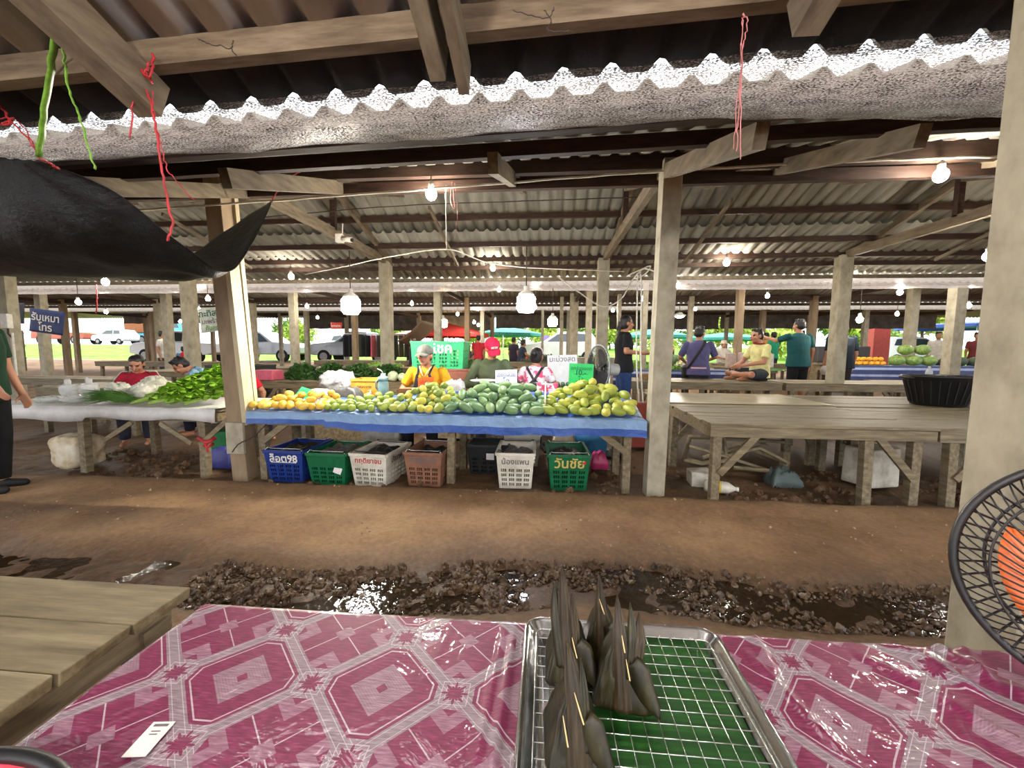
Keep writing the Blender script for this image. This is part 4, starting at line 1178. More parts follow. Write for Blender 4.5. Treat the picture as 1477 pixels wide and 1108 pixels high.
heap('dusty green', ('dusty green mangoes', 'the dusty green heap'), mango_dusty, .168, .088, .084,
     [(-.95, -.06, 8), (-.95, -.06, 8), (-.94, -.05, 8), (-.92, -.05, 8), (-.88, -.07, 7), (-.80, -.12, 6), (-.70, -.30, 4)], 3.892, .078, 24, along=.65, lift=lambda r, i, x: .010 * r)
heap('green gold', ('green gold mangoes', 'the rightmost heap'), mango_gold, .140, .086, .082,
     [(.03, .80, 8), (.03, .82, 8), (.03, .82, 8), (.05, .80, 7), (.09, .76, 7), (.16, .70, 6), (.24, .62, 4), (.34, .52, 2)], 3.892, .076, 25, along=.6, lift=lambda r, i, x: .011 * r)
# divider board between the last two heaps
o = MB().bar((-.012, 3.87, .77), (-.012, 4.42, .93), .014, .13).build('divider_board', offwhite)
tag(o, 'narrow pale divider board between the dusty green and the green gold mangoes', 'board')

# ------------------------------------------------------------------ price cards
def price_card(label, c, w, h, tilt, yaw, mat, lines, ink, roll=0, stick=True):
    t = thing('price_card', label, 'price card', c, yaw)
    Rm = Euler((tilt, roll, 0)).to_matrix().to_4x4()
    mb = MB().box((0, 0, h / 2), (w, .004, h)); mb.xf(Rm); mb.build('card', mat, t)
    M = Rm @ Matrix.Translation((0, -.0026, h / 2)) @ Matrix.Rotation(PI / 2, 4, 'X')
    for s, dy, wd in lines:
        text_part(s, ink, t, M @ Matrix.Translation((0, dy * h, 0)), width=wd * w, name='writing', bold=.006)
    mb = MB().box((0, .006, .01), (.012, .006, .08)); mb.xf(Rm); mb.build('stick', wood_x, t)
    return t
price_card('small green price card leaning over the yellow mangoes', PY(437, 574, 4.26) + Vector((0, 0, .0)), .19, .13, -.75, .0, card_green, [('น้ำดอกไม้', .2, .75), ('โล 35', -.2, .45)], ink_dkgreen, roll=.28)
price_card('orange price card above the mixed mangoes', PY(615, 563, 4.46) - Vector((0, 0, .0)), .185, .15, -.25, .1, card_orange, [('แก้วขมิ้น', .2, .8), ('30-', -.2, .4)], mplain('dark_red_marker', (150, 30, 24)), roll=-.08)
price_card('white price card above the dusty green mangoes', PY(730, 557, 4.50) - Vector((0, 0, .02)), .25, .21, -.30, -.05, card_white, [('เขียวเสวย', .25, .85), ('_______', .14, .9), ('โล', -.1, .3)], ink_blue, roll=-.05)
price_card('tall bright green price card above the green gold mangoes', PY(837, 562, 4.50) - Vector((0, 0, .02)), .27, .31, -.06, -.03, card_green, [('อกร่องแดด', .34, .85), ('10.-', .18, .4), ('______', .12, .6), ('โล', -.04, .2), ('20', -.26, .42)], ink_dkgreen, roll=.03)
price_card('wide white cardboard sign standing behind the green card', Vector((PY(812, 545, 6.72).x, 6.72, .745)), .50, PY(812, 512, 6.72).z - .745, -.1, .05, card_white, [('มะม่วงสด', .38, .85)], ink_grey, roll=-.03)

# ------------------------------------------------------------------ crates
def crate(label, loc, rz, w, d, h, mat, txt=None, ink=None, twidth=.75, bail=True, rows=4, cols=12, grp=None, taper=.84, side_txt=None, sub=None):
    t = thing('plastic_crate', label, 'crate', loc, rz, grp)
    th = .007
    def wall(L0, L1, flip, M, holes):
        mb = MB()
        # panel between bottom width L0 and top width L1 with slot grid
        us = [0]; hole_u = []
        gx = 4
        n = holes
        # slots in groups of three
        u = .08; seg = (1 - .16) / (n * 1.0 / 3 + (n / 3 - 1) * .35)
        cuts = []
        g = n // 3; gw = (1 - .16) / (g + (g - 1) * .32)
        for k in range(g):
            s0 = .08 + k * gw * 1.32
            for q in range(3): cuts.append((s0 + gw * (q + .18) / 3, s0 + gw * (q + .82) / 3))
        ue = sorted(set([0, 1] + [c for p in cuts for c in p]))
        vcuts = [(.08 + .135 * r, .08 + .135 * r + .085) for r in range(rows)]
        ve = sorted(set([0, 1] + [c for p in vcuts for c in p]))
        idx = {}
        for i, a in enumerate(ue):
            for j, b in enumerate(ve):
                L = L0 + (L1 - L0) * b
                idx[i, j] = len(mb.v); mb.v.append(M @ Vector(((a - .5) * L, 0, b * h)))
        cs = set(cuts); vs_ = set(vcuts)
        for i in range(len(ue) - 1):
            for j in range(len(ve) - 1):
                if (ue[i], ue[i + 1]) in cs and (ve[j], ve[j + 1]) in vs_: continue
                mb.f.append((idx[i, j], idx[i + 1, j], idx[i + 1, j + 1], idx[i, j + 1])); mb.m.append(0)
        return mb
    body = MB()
    b = taper
    an_y = math.atan((1 - b) * d / 2 / h); an_x = math.atan((1 - b) * w / 2 / h)
    for sgn, rot, W0, off, an in ((1, 0, w, d, an_y), (1, PI, w, d, an_y), (1, PI / 2, d, w, an_x), (1, -PI / 2, d, w, an_x)):
        M = Matrix.Rotation(rot, 4, 'Z') @ Matrix.Translation((0, -off / 2 * b, 0)) @ Matrix.Rotation(an, 4, 'X')
        body_w = wall(W0 * b, W0, False, M, cols if W0 == w else cols + 6)
        base = len(body.v); body.v.extend(body_w.v); body.f.extend(tuple(base + i for i in f) for f in body_w.f); body.m.extend(body_w.m)
    body.add([(-w / 2 * b, -d / 2 * b, .004), (w / 2 * b, -d / 2 * b, .004), (w / 2 * b, d / 2 * b, .004), (-w / 2 * b, d / 2 * b, .004)], [(0, 1, 2, 3)])
    body.build('basket', mat, t, solid=.005)
    mb = MB(); r = .016
    for x0, y0, x1, y1 in ((-1, -1, 1, -1), (1, -1, 1, 1), (1, 1, -1, 1), (-1, 1, -1, -1)):
        mb.bar((x0 * w / 2, y0 * d / 2, h - .008), (x1 * w / 2, y1 * d / 2, h - .008), .028, .03)
    mb.build('rim', mat, t, bevel=.003)
    if bail:
        for y in (-d / 2, d / 2):
            mb = MB(); mb.tube([(-w / 2 + .01, y * .98, h), (-w / 2 + .02, y * .86, h + .028), (-w * .38, y * .8, h + .012), (w * .38, y * .8, h + .012), (w / 2 - .02, y * .86, h + .028), (w / 2 - .01, y * .98, h)], .0045, 6)
            mb.build('carrying_wire', wire_steel if mat is not crate_white else cable_dark, t, smooth=True)
    an = an_y
    M = Matrix.Translation((0, -d / 2 * b, 0)) @ Matrix.Rotation(an, 4, 'X') @ Matrix.Translation((0, -.004, h * .80)) @ Matrix.Rotation(PI / 2, 4, 'X')
    if txt: text_part(txt, ink, t, M, width=w * twidth, bold=.02)
    if sub: text_part(sub, ink, t, M @ Matrix.Translation((0, -.05, 0)), width=w * twidth * .9, bold=.01)
    if side_txt:
        M = Matrix.Rotation(PI / 2, 4, 'Z') @ Matrix.Translation((0, -w / 2 * b, 0)) @ Matrix.Rotation(an_x, 4, 'X') @ Matrix.Translation((-.05, -.004, h * .8)) @ Matrix.Rotation(PI / 2, 4, 'X')
        text_part(side_txt, ink_black, t, M, width=d * .4, bold=.02)
    return t
def bagfill(label, loc, w, d, h, mat, seed, cat='plastic bag', amp=.05, flat=.0):
    def fn(u, v):
        x = (u - .5) * w; y = (v - .5) * d; e = min(u, 1 - u, v, 1 - v)
        z = h * min(1, e * 5) ** .6 + amp * noise.noise(Vector((u * 4 + seed, v * 4, seed))) * min(1, e * 4) + amp * .5 * abs(noise.noise(Vector((u * 9 + seed, v * 9, seed))))
        return (loc[0] + x, loc[1] + y, loc[2] + z)
    mb = MB(); mb.grid(fn, 18, 18)
    return tag(mb.build('plastic_bag', mat, smooth=True, solid=.002), label, cat)
gzc = lambda x, y: gz(x, y)[0]
specs = [
 ('dark blue crate, leftmost in the row under the mango table', -2.655, 4.03, -.02, .42, .56, .335, crate_blue, 'ล็อต98', ink_white, None, bag_dark, 'dark plastic bag inside the dark blue crate'),
 ('dark green crate with a white tag, second in the row under the mango table', -2.20, 4.03, -.03, .42, .56, .335, crate_green, None, None, None, bag_grey, 'grey plastic bag inside the crate with the white tag'),
 ('dirty white crate with red lettering under the mango table', -1.74, 4.03, -.10, .40, .56, .345, crate_white, 'กฤติยาจม', ink_red, 'บังเทพ', bag_dark, 'dark plastic bag inside the crate with red lettering'),
 ('brown crate in the row under the mango table', -1.185, 4.0, -.05, .38, .55, .345, crate_brown, 'ลำพูนสด', ink_grey, None, bag_dark, 'dark plastic bag inside the brown crate'),
 ('white crate with faded lettering, right of the black crate', -.30, 4.06, .02, .37, .55, .36, crate_white, 'น้องแพน', ink_grey, None, bag_grey, 'grey plastic sheet inside the white crate with faded lettering'),
 ('green crate with gold lettering, rightmost under the mango table', .215, 4.06, .05, .40, .55, .36, crate_green, 'วันชัย', ink_gold, None, bag_dark, 'dark plastic sheet inside the crate with gold lettering'),
]
for lb, x, y, rz, w_, d_, h_, m_, tx, ik, side, bm_, bl in specs:
    c = crate(lb, (x, y, gzc(x, y - .2) + .004), rz, w_, d_, h_, m_, tx, ik, side_txt=side, twidth=.72, sub='------------' if tx == 'ล็อต98' else None)
    if 'white tag' in lb:
        mb = MB().box((.12, -d_ / 2 * .90 - .012, .17), (.085, .003, .075), rot=Euler((-.12, .3, 0)).to_matrix()); mb.build('paper_tag', paper, c, label='white paper tag')
    if 'gold' in lb:
        mb = MB().tube([(.145, -d_ / 2 * .975, h_ * .8), (.145, -d_ / 2 * .975 - .004, h_ * .8)], .018, 14); mb.build('painted_dot', ink_red, c, label='red painted dot')
    bagfill(bl, (x, y, h_ * .62), w_ * .80, d_ * .80, .07, bm_, x * 3)
crate('black crate with a white label, set back under the mango table', (-.635, 4.40, gzc(-.66, 4.3)), .02, .46, .34, .33, crate_black, None, None, bail=False)
tag(MB().box((-.60, 4.205, .18), (.085, .003, .07)).build('paper_label', paper), 'small white label on the black crate under the mango table', 'label')
crate('second white crate close behind the one with faded lettering', (-.27, 4.72, 0), .0, .42, .5, .38, crate_white, None, None, bail=False)
o = MB().box((-2.02, 4.80, .20), (.46, .3, .46), jit=.01).build('foam_box', offwhite, bevel=.02); tag(o, 'white foam box behind the crate with red lettering', 'box')
o = MB().lathe([(.17, 0), (.2, .25), (.21, .34), (.19, .34), (.16, .03)], (.55, 4.85, .02), 20).build('bucket', mplain('blue_bucket', (48, 116, 158)), smooth=True); tag(o, 'blue bucket in the shade under the right end of the mango table', 'bucket')
bagfill('pink plastic bag lying in the dark under the right end of the mango table', (.60, 4.48, .02), .2, .2, .16, mplain('pink_bag', (190, 60, 110), rough=.3), 9)
bagfill('paper sack of goods standing behind the crate with gold lettering', (.20, 4.66, .0), .3, .25, .4, mplain('tan_sack', (176, 158, 130), rough=.6), 12)

# ------------------------------------------------------------------ left vegetable stall
market_table('timber table of the vegetable stall under the white sheet', -6.1, -3.42, 3.80, 4.72, .70, planks=4, legs=(.40, .93), brace=False)
mb = MB(); n = 0
prof = [(-.125, 0), (-.06, 0), (0, 0), (.02, 0), (.25, 0), (.5, 0), (.75, 0), (.93, 0)]
for i in range(81):
    x = -6.2 + 2.81 * i / 80
    for s, _ in prof:
        y = 3.775 + max(0, s); z = .712 + min(0, s) * (1 + .10 * math.sin(x * 7) + (.25 if x < -4.9 else 0)) + .003 * noise.noise(Vector((x * 8, s * 8, 0)))
        mb.v.append(Vector((x, y - .01 * (s < 0) - .006 * noise.noise(Vector((x * 5, 0, 0))), z)))
k = len(prof)
for i in range(80):
    for j in range(k - 1): mb.f.append((i * k + j, (i + 1) * k + j, (i + 1) * k + j + 1, i * k + j + 1)); mb.m.append(0)
tag(mb.build('table_sheet', mnoise('pale_sheet', [(.3, (176, 172, 168)), (.6, (206, 203, 200)), (.8, (218, 215, 212))], scale=4, rough=.5, bump=.5, bscale=9, dist=.01), smooth=True, solid=.002), 'pale white sheet hanging over the front of the vegetable table', 'plastic sheet')
for lb, a, b in (('pale stick braced under the left part of the vegetable table', (-4.62, 3.72, .36), (-4.30, 3.74, .56)), ('thin stick braced under the right part of the vegetable table', (-3.98, 3.74, .56), (-3.62, 3.72, .36)), ('short stick propped between the vegetable table and the cream post', (-3.55, 3.74, .34), (-3.28, 3.8, .60))):
    tag(MB().bar(a, b, .02, .045).build('stick', wood_x), lb, 'stick')
twine('red_rag', 'red cloth strip knotted round the right leg of the vegetable table', 'rag', rope_red, [(((286, 632, 3.80), (298, 638, 3.72), (310, 632, 3.8)), .02), (((288, 640, 3.80), (300, 644, 3.73), (308, 640, 3.8)), .015), (((296, 640, 3.72), (300, 652, 3.72)), .012)])
o = MB().ell((-5.30, 4.0, .17), (.21, .15, .19), n=36, k=24, fn=lambda q: min(1.35, 1 / max(abs(q.x), abs(q.y), abs(q.z)) ** .75) * (1 + .13 * noise.noise(q * 2.5) + .06 * noise.noise(q * 6))).floor(-.02).build('stuffed_sack', mnoise('stained_sack', [(.32, (112, 84, 52)), (.48, (176, 160, 130)), (.7, (206, 198, 182))], scale=5, rough=.7, bump=.3), smooth=True); tag(o, 'stained white stuffed sack on the ground beneath the vegetable table', 'sack')
bagfill('blue printed bag standing beneath the vegetable table', (-3.62, 4.12, .0), .30, .18, .20, mplain('blue_violet_bag', (64, 66, 132), rough=.5), 4)
o = MB().box((-3.74, 4.22, .20), (.30, .2, .40), jit=.01).build('carton', mplain('green_carton', (26, 116, 62), rough=.5), bevel=.01); tag(o, 'green carton beside the blue printed bag beneath the vegetable table', 'carton')

# leafy vegetables: each stalk a thing in the nearest layer
def stalk_mesh(L, seed, leafc, stemc):
    rr = random.Random(seed); mb = MB()
    mb.tube([(0, 0, 0), (L * .3, .004, .004), (L * .62, .01, .008)], [.008, .007, .004], 6)
    st = mb.mesh('leaf_stem', stemc, smooth=True)
    lf = MB()
    for k in range(4):
        a = rr.uniform(-.5, .5); b = L * (.48 + .1 * k); ln = L * .45; wd = .035 + .012 * rr.random()
        def fn(u, v, a=a, b=b, ln=ln, wd=wd):
            x = u * ln; wv = wd * math.sin(PI * min(1, u * .92 + .08)) ** .8
            y = (v - .5) * 2 * wv; z = .012 * math.sin(u * 3) + abs(v - .5) * .03 * math.sin(u * 9 + a * 9)
            return (b + x * math.cos(a) - y * math.sin(a), x * math.sin(a) + y * math.cos(a), z + .006 * k)
        lf.grid(fn, 7, 4)
    return st, lf.mesh('blade', leafc, smooth=True)
choy = mnoise('choy_leaf', [(.25, (98, 146, 34)), (.5, (142, 190, 52)), (.8, (176, 214, 86))], scale=9, rough=.5, bump=.4, bscale=20)
choys = mplain('choy_stem', (158, 192, 84), rough=.45)
sm = [stalk_mesh(.34, s, choy, choys) for s in range(4)]
def bunch(loc, rz, pitch, label, seed):
    rr = random.Random(seed); t = thing('leafy_bunch', label, 'leafy vegetable', loc, rz, 'bunches of leafy greens on the vegetable table')
    for i in range(9):
        st, lf = rr.choice(sm)
        o = bpy.data.objects.new('leafy_stalk', st); COL.objects.link(o); o.parent = t
        o.location = (rr.uniform(0, .03), rr.uniform(-.05, .05), .012 + .008 * (i // 3) + rr.uniform(0, .01)); o.rotation_euler = (rr.uniform(-.5, .5), -pitch + rr.uniform(-.10, .06), rr.gauss(0, .16))
        c = bpy.data.objects.new('leaf_blade', lf); COL.objects.link(c); c.parent = o
k = 0
for layer, (nb, xs0, dx) in enumerate(((4, -4.46, .20), (4, -4.42, .20), (4, -4.36, .19), (3, -4.24, .19), (2, -4.12, .19))):
    for i in range(nb):
        k += 1
        bunch((xs0 + dx * i + R.uniform(-.01, .01), 3.90 + .125 * layer, .722 + .062 * layer), R.gauss(.30, .08), .22 + .03 * layer,
              'bunch of bright leafy greens, %s from left in the %s layer' % (ORD[i + 1], 'front' if layer == 0 else ORD[layer + 1]), k)
# fine dark herb bundle, bags, pale sprouts
def tuft(label, name, cat, c, n, L, spread, mat, dirx=0, seed=1, r=.0022, base=.05, up=.5):
    rr = random.Random(seed); mb = MB()
    for i in range(n):
        a = rr.uniform(-1, 1) * spread + dirx; e = rr.uniform(.02, up); l = L * rr.uniform(.6, 1.1)
        p0 = Vector(c) + Vector((rr.uniform(-1, 1) * base, rr.uniform(-1, 1) * base, rr.uniform(0, .05)))
        d = Vector((math.cos(a) * math.cos(e), math.sin(a) * math.cos(e), math.sin(e)))
        mb.tube([p0, p0 + d * l * .5 + Vector((0, 0, .02)), p0 + d * l + Vector((0, 0, -.02 * l / L))], [r, r, r * .4], 4)
    return tag(mb.build(name, mat, smooth=True), label, cat)
herb = mnoise('herb_green', [(.3, (44, 80, 20)), (.6, (70, 116, 32)), (.8, (106, 148, 54))], scale=10, rough=.5, bump=0)
tuft('dark green bundle of fine herbs beside the pale sprout bags', 'herb_bundle', 'herbs', (-4.62, 3.98, .735), 420, .36, .5, herb, dirx=PI + .1, base=.07, up=.38)
sprout = mnoise('pale_sprouts', [(.3, (176, 176, 156)), (.6, (214, 213, 200)), (.8, (232, 231, 222))], scale=16, rough=.4, bump=.6, bscale=30, dist=.01)
for i, (x, y, s, lb) in enumerate(((-4.69, 4.24, .12, 'heaped bag of pale bean sprouts in front of the girl in red, right one'), (-5.00, 4.24, .12, 'heaped bag of pale bean sprouts in front of the girl in red, left one'), (-4.84, 4.52, .15, 'highest bag of pale bean sprouts close to the girl in red'))):
    o = MB().ell((x, y, .722 + s * .8), (s * 1.1, s, s * .9), n=44, k=30, fn=lambda q, i=i: 1 + .22 * noise.noise(q * 4 + Vector((i * 5, 0, 0))) + .16 * noise.noise(q * 12) + .09 * noise.noise(q * 26)).floor(.722).build('sprout_bag', sprout, smooth=True); tag(o, lb, 'bag of sprouts')
for i, (x, y, w_, h_, lb) in enumerate(((-5.72, 4.28, .17, .24, 'upright clear bag with knotted top, left of two on the vegetable table'), (-5.44, 4.28, .17, .27, 'upright clear bag bulging at the top, right of two on the vegetable table'), (-5.55, 3.98, .26, .08, 'flat clear bag of greens at the left end of the vegetable table'), (-5.22, 3.98, .26, .09, 'flat clear bag of dark leaves next to the herb bundle'))):
    o = MB().ell((x, y, .717 + h_ / 2), (w_ / 2 * 1.1, w_ * .45, h_ / 2), n=24, k=14, fn=lambda q, i=i: (1 + .25 * noise.noise(q * 2.6 + Vector((i * 7, 0, 0))) + .10 * noise.noise(q * 7)) * ((1 - .55 * math.exp(-((q.z - .72) / .16) ** 2)) if i < 2 else 1)).floor(.718).build('clear_bag', bag_film, smooth=True); tag(o, lb, 'plastic bag')
    if h_ < .1: tuft('loose greens packed in the %s' % ('flat clear bag at the left end' if i == 2 else 'flat clear bag next to the herb bundle'), 'packed_greens', 'greens', (x, y, .725), 40, .11, 3, herb, seed=i, base=.06, up=.2)
o = MB().lathe([(.0, 0), (.13, .0), (.165, .05), (.16, .055), (.12, .008), (0, .008)], (-4.32, 4.62, .722), 20).build('basin', mplain('blue_basin', (40, 92, 160)), smooth=True); tag(o, 'blue basin tucked behind the leafy heap', 'basin')
# ------------------------------------------------------------------ people
def remesh(mb, name, mats, voxel, smooth_it=3, assign=None):
    me = mb.mesh('tmp', mats); o = bpy.data.objects.new('tmp', me); COL.objects.link(o)
    md = o.modifiers.new('r', 'REMESH'); md.mode = 'VOXEL'; md.voxel_size = voxel; md.use_smooth_shade = True
    if smooth_it:
        s = o.modifiers.new('s', 'SMOOTH'); s.iterations = smooth_it; s.factor = .5
    bpy.context.view_layer.update()
    m2 = bpy.data.meshes.new_from_object(o.evaluated_get(bpy.context.evaluated_depsgraph_get())); m2.name = name
    bpy.data.objects.remove(o); bpy.data.meshes.remove(me)
    m2.materials.clear()
    for m in mats: m2.materials.append(m)
    if assign:
        for p in m2.polygons: p.material_index = assign(p.center)
    else: m2.polygons.foreach_set('material_index', [0] * len(m2.polygons))
    m2.polygons.foreach_set('use_smooth', [True] * len(m2.polygons))
    return m2
def capsule(mb, p0, p1, r0, r1, n=12, flat0=False, flat1=False):
    p0, p1 = Vector(p0), Vector(p1); d = (p1 - p0); L = d.length; d.normalize()
    pts, rs = [], []
    if not flat0:
        for a in (80, 55, 28): pts.append(p0 - d * r0 * math.sin(math.radians(a))); rs.append(r0 * math.cos(math.radians(a)))
    pts.append(p0); rs.append(r0); pts.append((p0 + p1) / 2); rs.append((r0 + r1) / 2); pts.append(p1); rs.append(r1)
    if not flat1:
        for a in (28, 55, 80): pts.append(p1 + d * r1 * math.sin(math.radians(a))); rs.append(r1 * math.cos(math.radians(a)))
    mb.tube(pts, rs, n)
def spine_rings(pts, radii, side):
    out = []
    for i, (p, (rx, ry)) in enumerate(zip(pts, radii)):
        t = (Vector(pts[min(i + 1, len(pts) - 1)]) - Vector(pts[max(i - 1, 0)])).normalized()
        x = Vector(side); x = (x - t * x.dot(t)).normalized(); y = t.cross(x)
        out.append((p, rx, ry, x, y))
    return out
def hand(mb, wrist, d, palm_n, sgn, curl=.5, sc=1.0):
    """palm + four unequal bent fingers + thumb from the side of the palm"""
    d = Vector(d).normalized(); n = Vector(palm_n); n = (n - d * n.dot(d)).normalized(); s = d.cross(n).normalized() * sgn
    w = Vector(wrist)
    pm = w + d * .085 * sc
    for k in (-1.4, -.5, .5, 1.4): capsule(mb, w + s * .010 * k * sc, pm + s * .017 * k * sc, .014 * sc, .012 * sc, 8)
    for k, l in ((-1.5, .058), (-.5, .072), (.5, .078), (1.5, .07)):
        p = pm + s * .0175 * k * sc; dd = d; r = .0088 * sc
        for j in range(3):
            a = curl * (.5 + .35 * j); d2 = (d * math.cos(a) + n * math.sin(a)).normalized()
            q = p + d2 * l * sc * (.42, .32, .26)[j]; capsule(mb, p, q, r, r * .93, 7); p = q; r *= .93
    p = w + d * .028 * sc + s * .022 * sc
    q = p + (d * .6 + s * .7 + n * .25).normalized() * .04 * sc; capsule(mb, p, q, .0115 * sc, .010 * sc, 7)
    capsule(mb, q, q + (d * .85 + s * .15 + n * .35).normalized() * .034 * sc, .010 * sc, .008 * sc, 7)

def person(label, loc, face, s=1.1, pelvis=(0, 0, .93), chest=None, neck=None, head=None, look=(0, 1, 0), tilt=0.0,
           elbow=None, wrist=None, knee=None, ankle=None, shirt=None, pants=None, sleeve=.62, leglen=1.0, hair='short', hairm=None, skinm=None,
           hat=None, hatm=None, shoes=None, fine=True, female=False, extra=None, wide=1.0, hands=True, palm=None, curl=.6, name='person', group=None, collar=None, belly=0.0, top=None):
    """local frame: faces +Y; x to the person's right is +x... face = direction angle in the market frame"""
    t = thing(name, label, 'person', loc, face, group)
    t.scale = (s, s, s)
    skinm = skinm or skin; hairm = hairm or hair_black
    V = Vector; pel = V(pelvis)
    chest = V(chest) if chest else pel + V((0, .01, .35)); neck = V(neck) if neck else chest + V((0, -.01, .20)); head = V(head) if head else neck + V((0, .02, .135))
    dz = V((0, 0, 0))
    if top is not None:
        dz = V((0, 0, (top - loc[2]) / s - (head.z + (.135 if hat == 'cap' else .125)))); pel, chest, neck, head = pel + dz, chest + dz, neck + dz, head + dz
    up = (neck - chest).normalized(); side = V((1, 0, 0))
    sh_w = (.155 if female else .172) * wide
    shl = {g: neck - up * .075 + side * g * sh_w for g in (-1, 1)}
    el = {g: V(e) + dz for g, e in zip((-1, 1), elbow)} if elbow else {g: shl[g] + V((g * .045, -.02, -.29)) for g in (-1, 1)}
    wr = {g: V(e) + dz for g, e in zip((-1, 1), wrist)} if wrist else {g: el[g] + V((g * .01, .07, -.24)) for g in (-1, 1)}
    hipj = {g: pel + V((g * .09, 0, -.02)) for g in (-1, 1)}
    kn = {g: V((e[0], e[1], max(.34, e[2] + dz.z))) for g, e in zip((-1, 1), knee)} if knee else {g: V((pel.x + g * .10, pel.y + .02, .49)) for g in (-1, 1)}
    an = {g: V(e) for g, e in zip((-1, 1), ankle)} if ankle else {g: V((pel.x + g * .11, pel.y - .01, .085)) for g in (-1, 1)}
    vox = .0085 if fine else .018
    # ---------------- body
    mb = MB()
    sp = [pel + V((0, 0, -.07)), pel, pel.lerp(chest, .45), chest, neck - up * .085, neck - up * .03, neck]
    rad = [(.13, .10), (.155 * wide, .115 + belly * .6), (.13 * wide, .10 + belly), (.155 * wide, .112 + belly * .4), (.150 * wide, .085), (.085, .066), (.055, .056)]
    if female: rad[2] = (.115 * wide, .095); rad[3] = (.145 * wide, .118)
    mb.loft(spine_rings(sp, rad, side), 18)
    capsule(mb, neck - up * .04, head - (head - neck).normalized() * .03, .056, .050)
    look = V(look).normalized(); hx = look.cross(V((0, 0, 1))).normalized()
    if tilt: hx = Matrix.Rotation(tilt, 3, look) @ hx
    hz = hx.cross(look).normalized()
    HM = Matrix(((hx.x, look.x, hz.x), (hx.y, look.y, hz.y), (hx.z, look.z, hz.z)))
    HP = lambda x, y, z: head + HM @ V((x, y, z))
    mb.ell(HP(0, -.012, .022), (.076, .092, .088), HM, 18, 14)
    mb.ell(HP(0, .018, -.040), (.060, .066, .070), HM, 16, 12)
    if fine:
        capsule(mb, HP(0, .085, .008), HP(0, .104, -.028), .009, .015, 8)     # nose
        for g in (-1, 1):
            mb.ell(HP(g * .078, -.008, -.008), (.012, .022, .032), HM, 8, 6)   # ears
            mb.ell(HP(g * .032, .078, .018), (.022, .012, .008), HM, 8, 6)     # brow ridge
            mb.ell(HP(g * .040, .060, -.032), (.022, .022, .018), HM, 8, 6)
        mb.ell(HP(0, .082, -.060), (.024, .010, .009), HM, 8, 6)
        mb.ell(HP(0, .068, -.092), (.022, .018, .016), HM, 8, 6)
    for g in (-1, 1):
        capsule(mb, shl[g], el[g], .050, .040); capsule(mb, el[g], wr[g], .039, .026)
        if hands:
            d = (wr[g] - el[g]).normalized(); pn = V(palm[(g + 1) // 2]) if palm else V((-g, .25, 0))
            hand(mb, wr[g], d, pn, 1 if g < 0 else -1, curl, 1.0)
        else: mb.ell(wr[g] + (wr[g] - el[g]).normalized() * .07, (.03, .03, .06), None, 8, 6)
        capsule(mb, hipj[g], kn[g], .085, .058); capsule(mb, kn[g], an[g], .055, .037)
        capsule(mb, an[g] + V((0, -.03, -.045)), an[g] + V((0, .14, -.055)), .034, .026)
    eyes = [HP(g * .031, .082, .002) for g in (-1, 1)]; mouth = HP(0, .092, -.060)
    brow = [(HP(g * .014, .088, .023), HP(g * .050, .074, .024)) for g in (-1, 1)]
    def assign(c):
        if (c - head).length > .2: return 0
        for e in eyes:
            q = HM.transposed() @ (c - e)
            if (q.x / .0145) ** 2 + (q.z / .0075) ** 2 < 1 and q.y > -.03: return 1
        for g in (-1, 1):
            q = HM.transposed() @ (c - HP(g * .032, .08, .021))
            if abs(q.x) < .019 and abs(q.z) < .0048 and q.y > -.03: return 1
        q = HM.transposed() @ (c - mouth)
        if (q.x / .025) ** 2 + (q.z / .0085) ** 2 < 1 and q.y > -.03: return 2
        return 0
    me = remesh(mb, 'body', [skinm, eye_dark, lips], vox, 2, assign if fine else None)
    b = bpy.data.objects.new('body', me); COL.objects.link(b); b.parent = t
    def add(nm, mb, mats, v=None, sm=3, asg=None, label=None):
        me = remesh(mb, nm, mats if isinstance(mats, list) else [mats], v or (.011 if fine else .02), sm, asg)
        o = bpy.data.objects.new(nm, me); COL.objects.link(o); o.parent = t
        if label: o['label'] = label
        return o
    # ---------------- shirt
    m_ = .017 if fine else .022
    if shirt:
        mb = MB()
        sp2 = [pel + V((0, 0, -.06)) + (pel - chest).normalized() * .02, pel, pel.lerp(chest, .45), chest, neck - up * .08, neck - up * .03, neck - up * .006]
        rad2 = [(a + m_ + (.012 if i < 3 else .004), b_ + m_ + (.012 if i < 3 else .004)) for i, (a, b_) in enumerate(rad)]; rad2[0] = (rad2[1][0] + .006, rad2[1][1] + .004); rad2[-1] = (.078, .074)
        mb.loft(spine_rings(sp2, rad2, side), 20)
        for g in (-1, 1):
            if sleeve <= 1: capsule(mb, shl[g], shl[g].lerp(el[g], sleeve), .062, .060 if sleeve < .95 else .056, flat1=True)
            else:
                capsule(mb, shl[g], el[g], .062, .054); capsule(mb, el[g], el[g].lerp(wr[g], sleeve - 1), .055, .042, flat1=True)
        shirt_o = add('shirt', mb, shirt if isinstance(shirt, list) else [shirt], asg=None)
    if pants:
        mb = MB()
        mb.loft(spine_rings([pel + V((0, 0, -.13)), pel + V((0, 0, -.05)), pel + V((0, 0, .06))], [(.135, .115), (.172 * wide, .132 + belly * .4), (.158 * wide, .12 + belly * .6)], side), 18)
        for g in (-1, 1):
            if leglen <= .55: capsule(mb, hipj[g], hipj[g].lerp(kn[g], leglen / .5 if leglen < .5 else 1.0), .104, .082, flat1=True)
            else:
                capsule(mb, hipj[g], kn[g], .104, .074); capsule(mb, kn[g], kn[g].lerp(an[g], (leglen - .5) / .5), .073, .058, flat1=True)
        add('trousers', mb, pants)
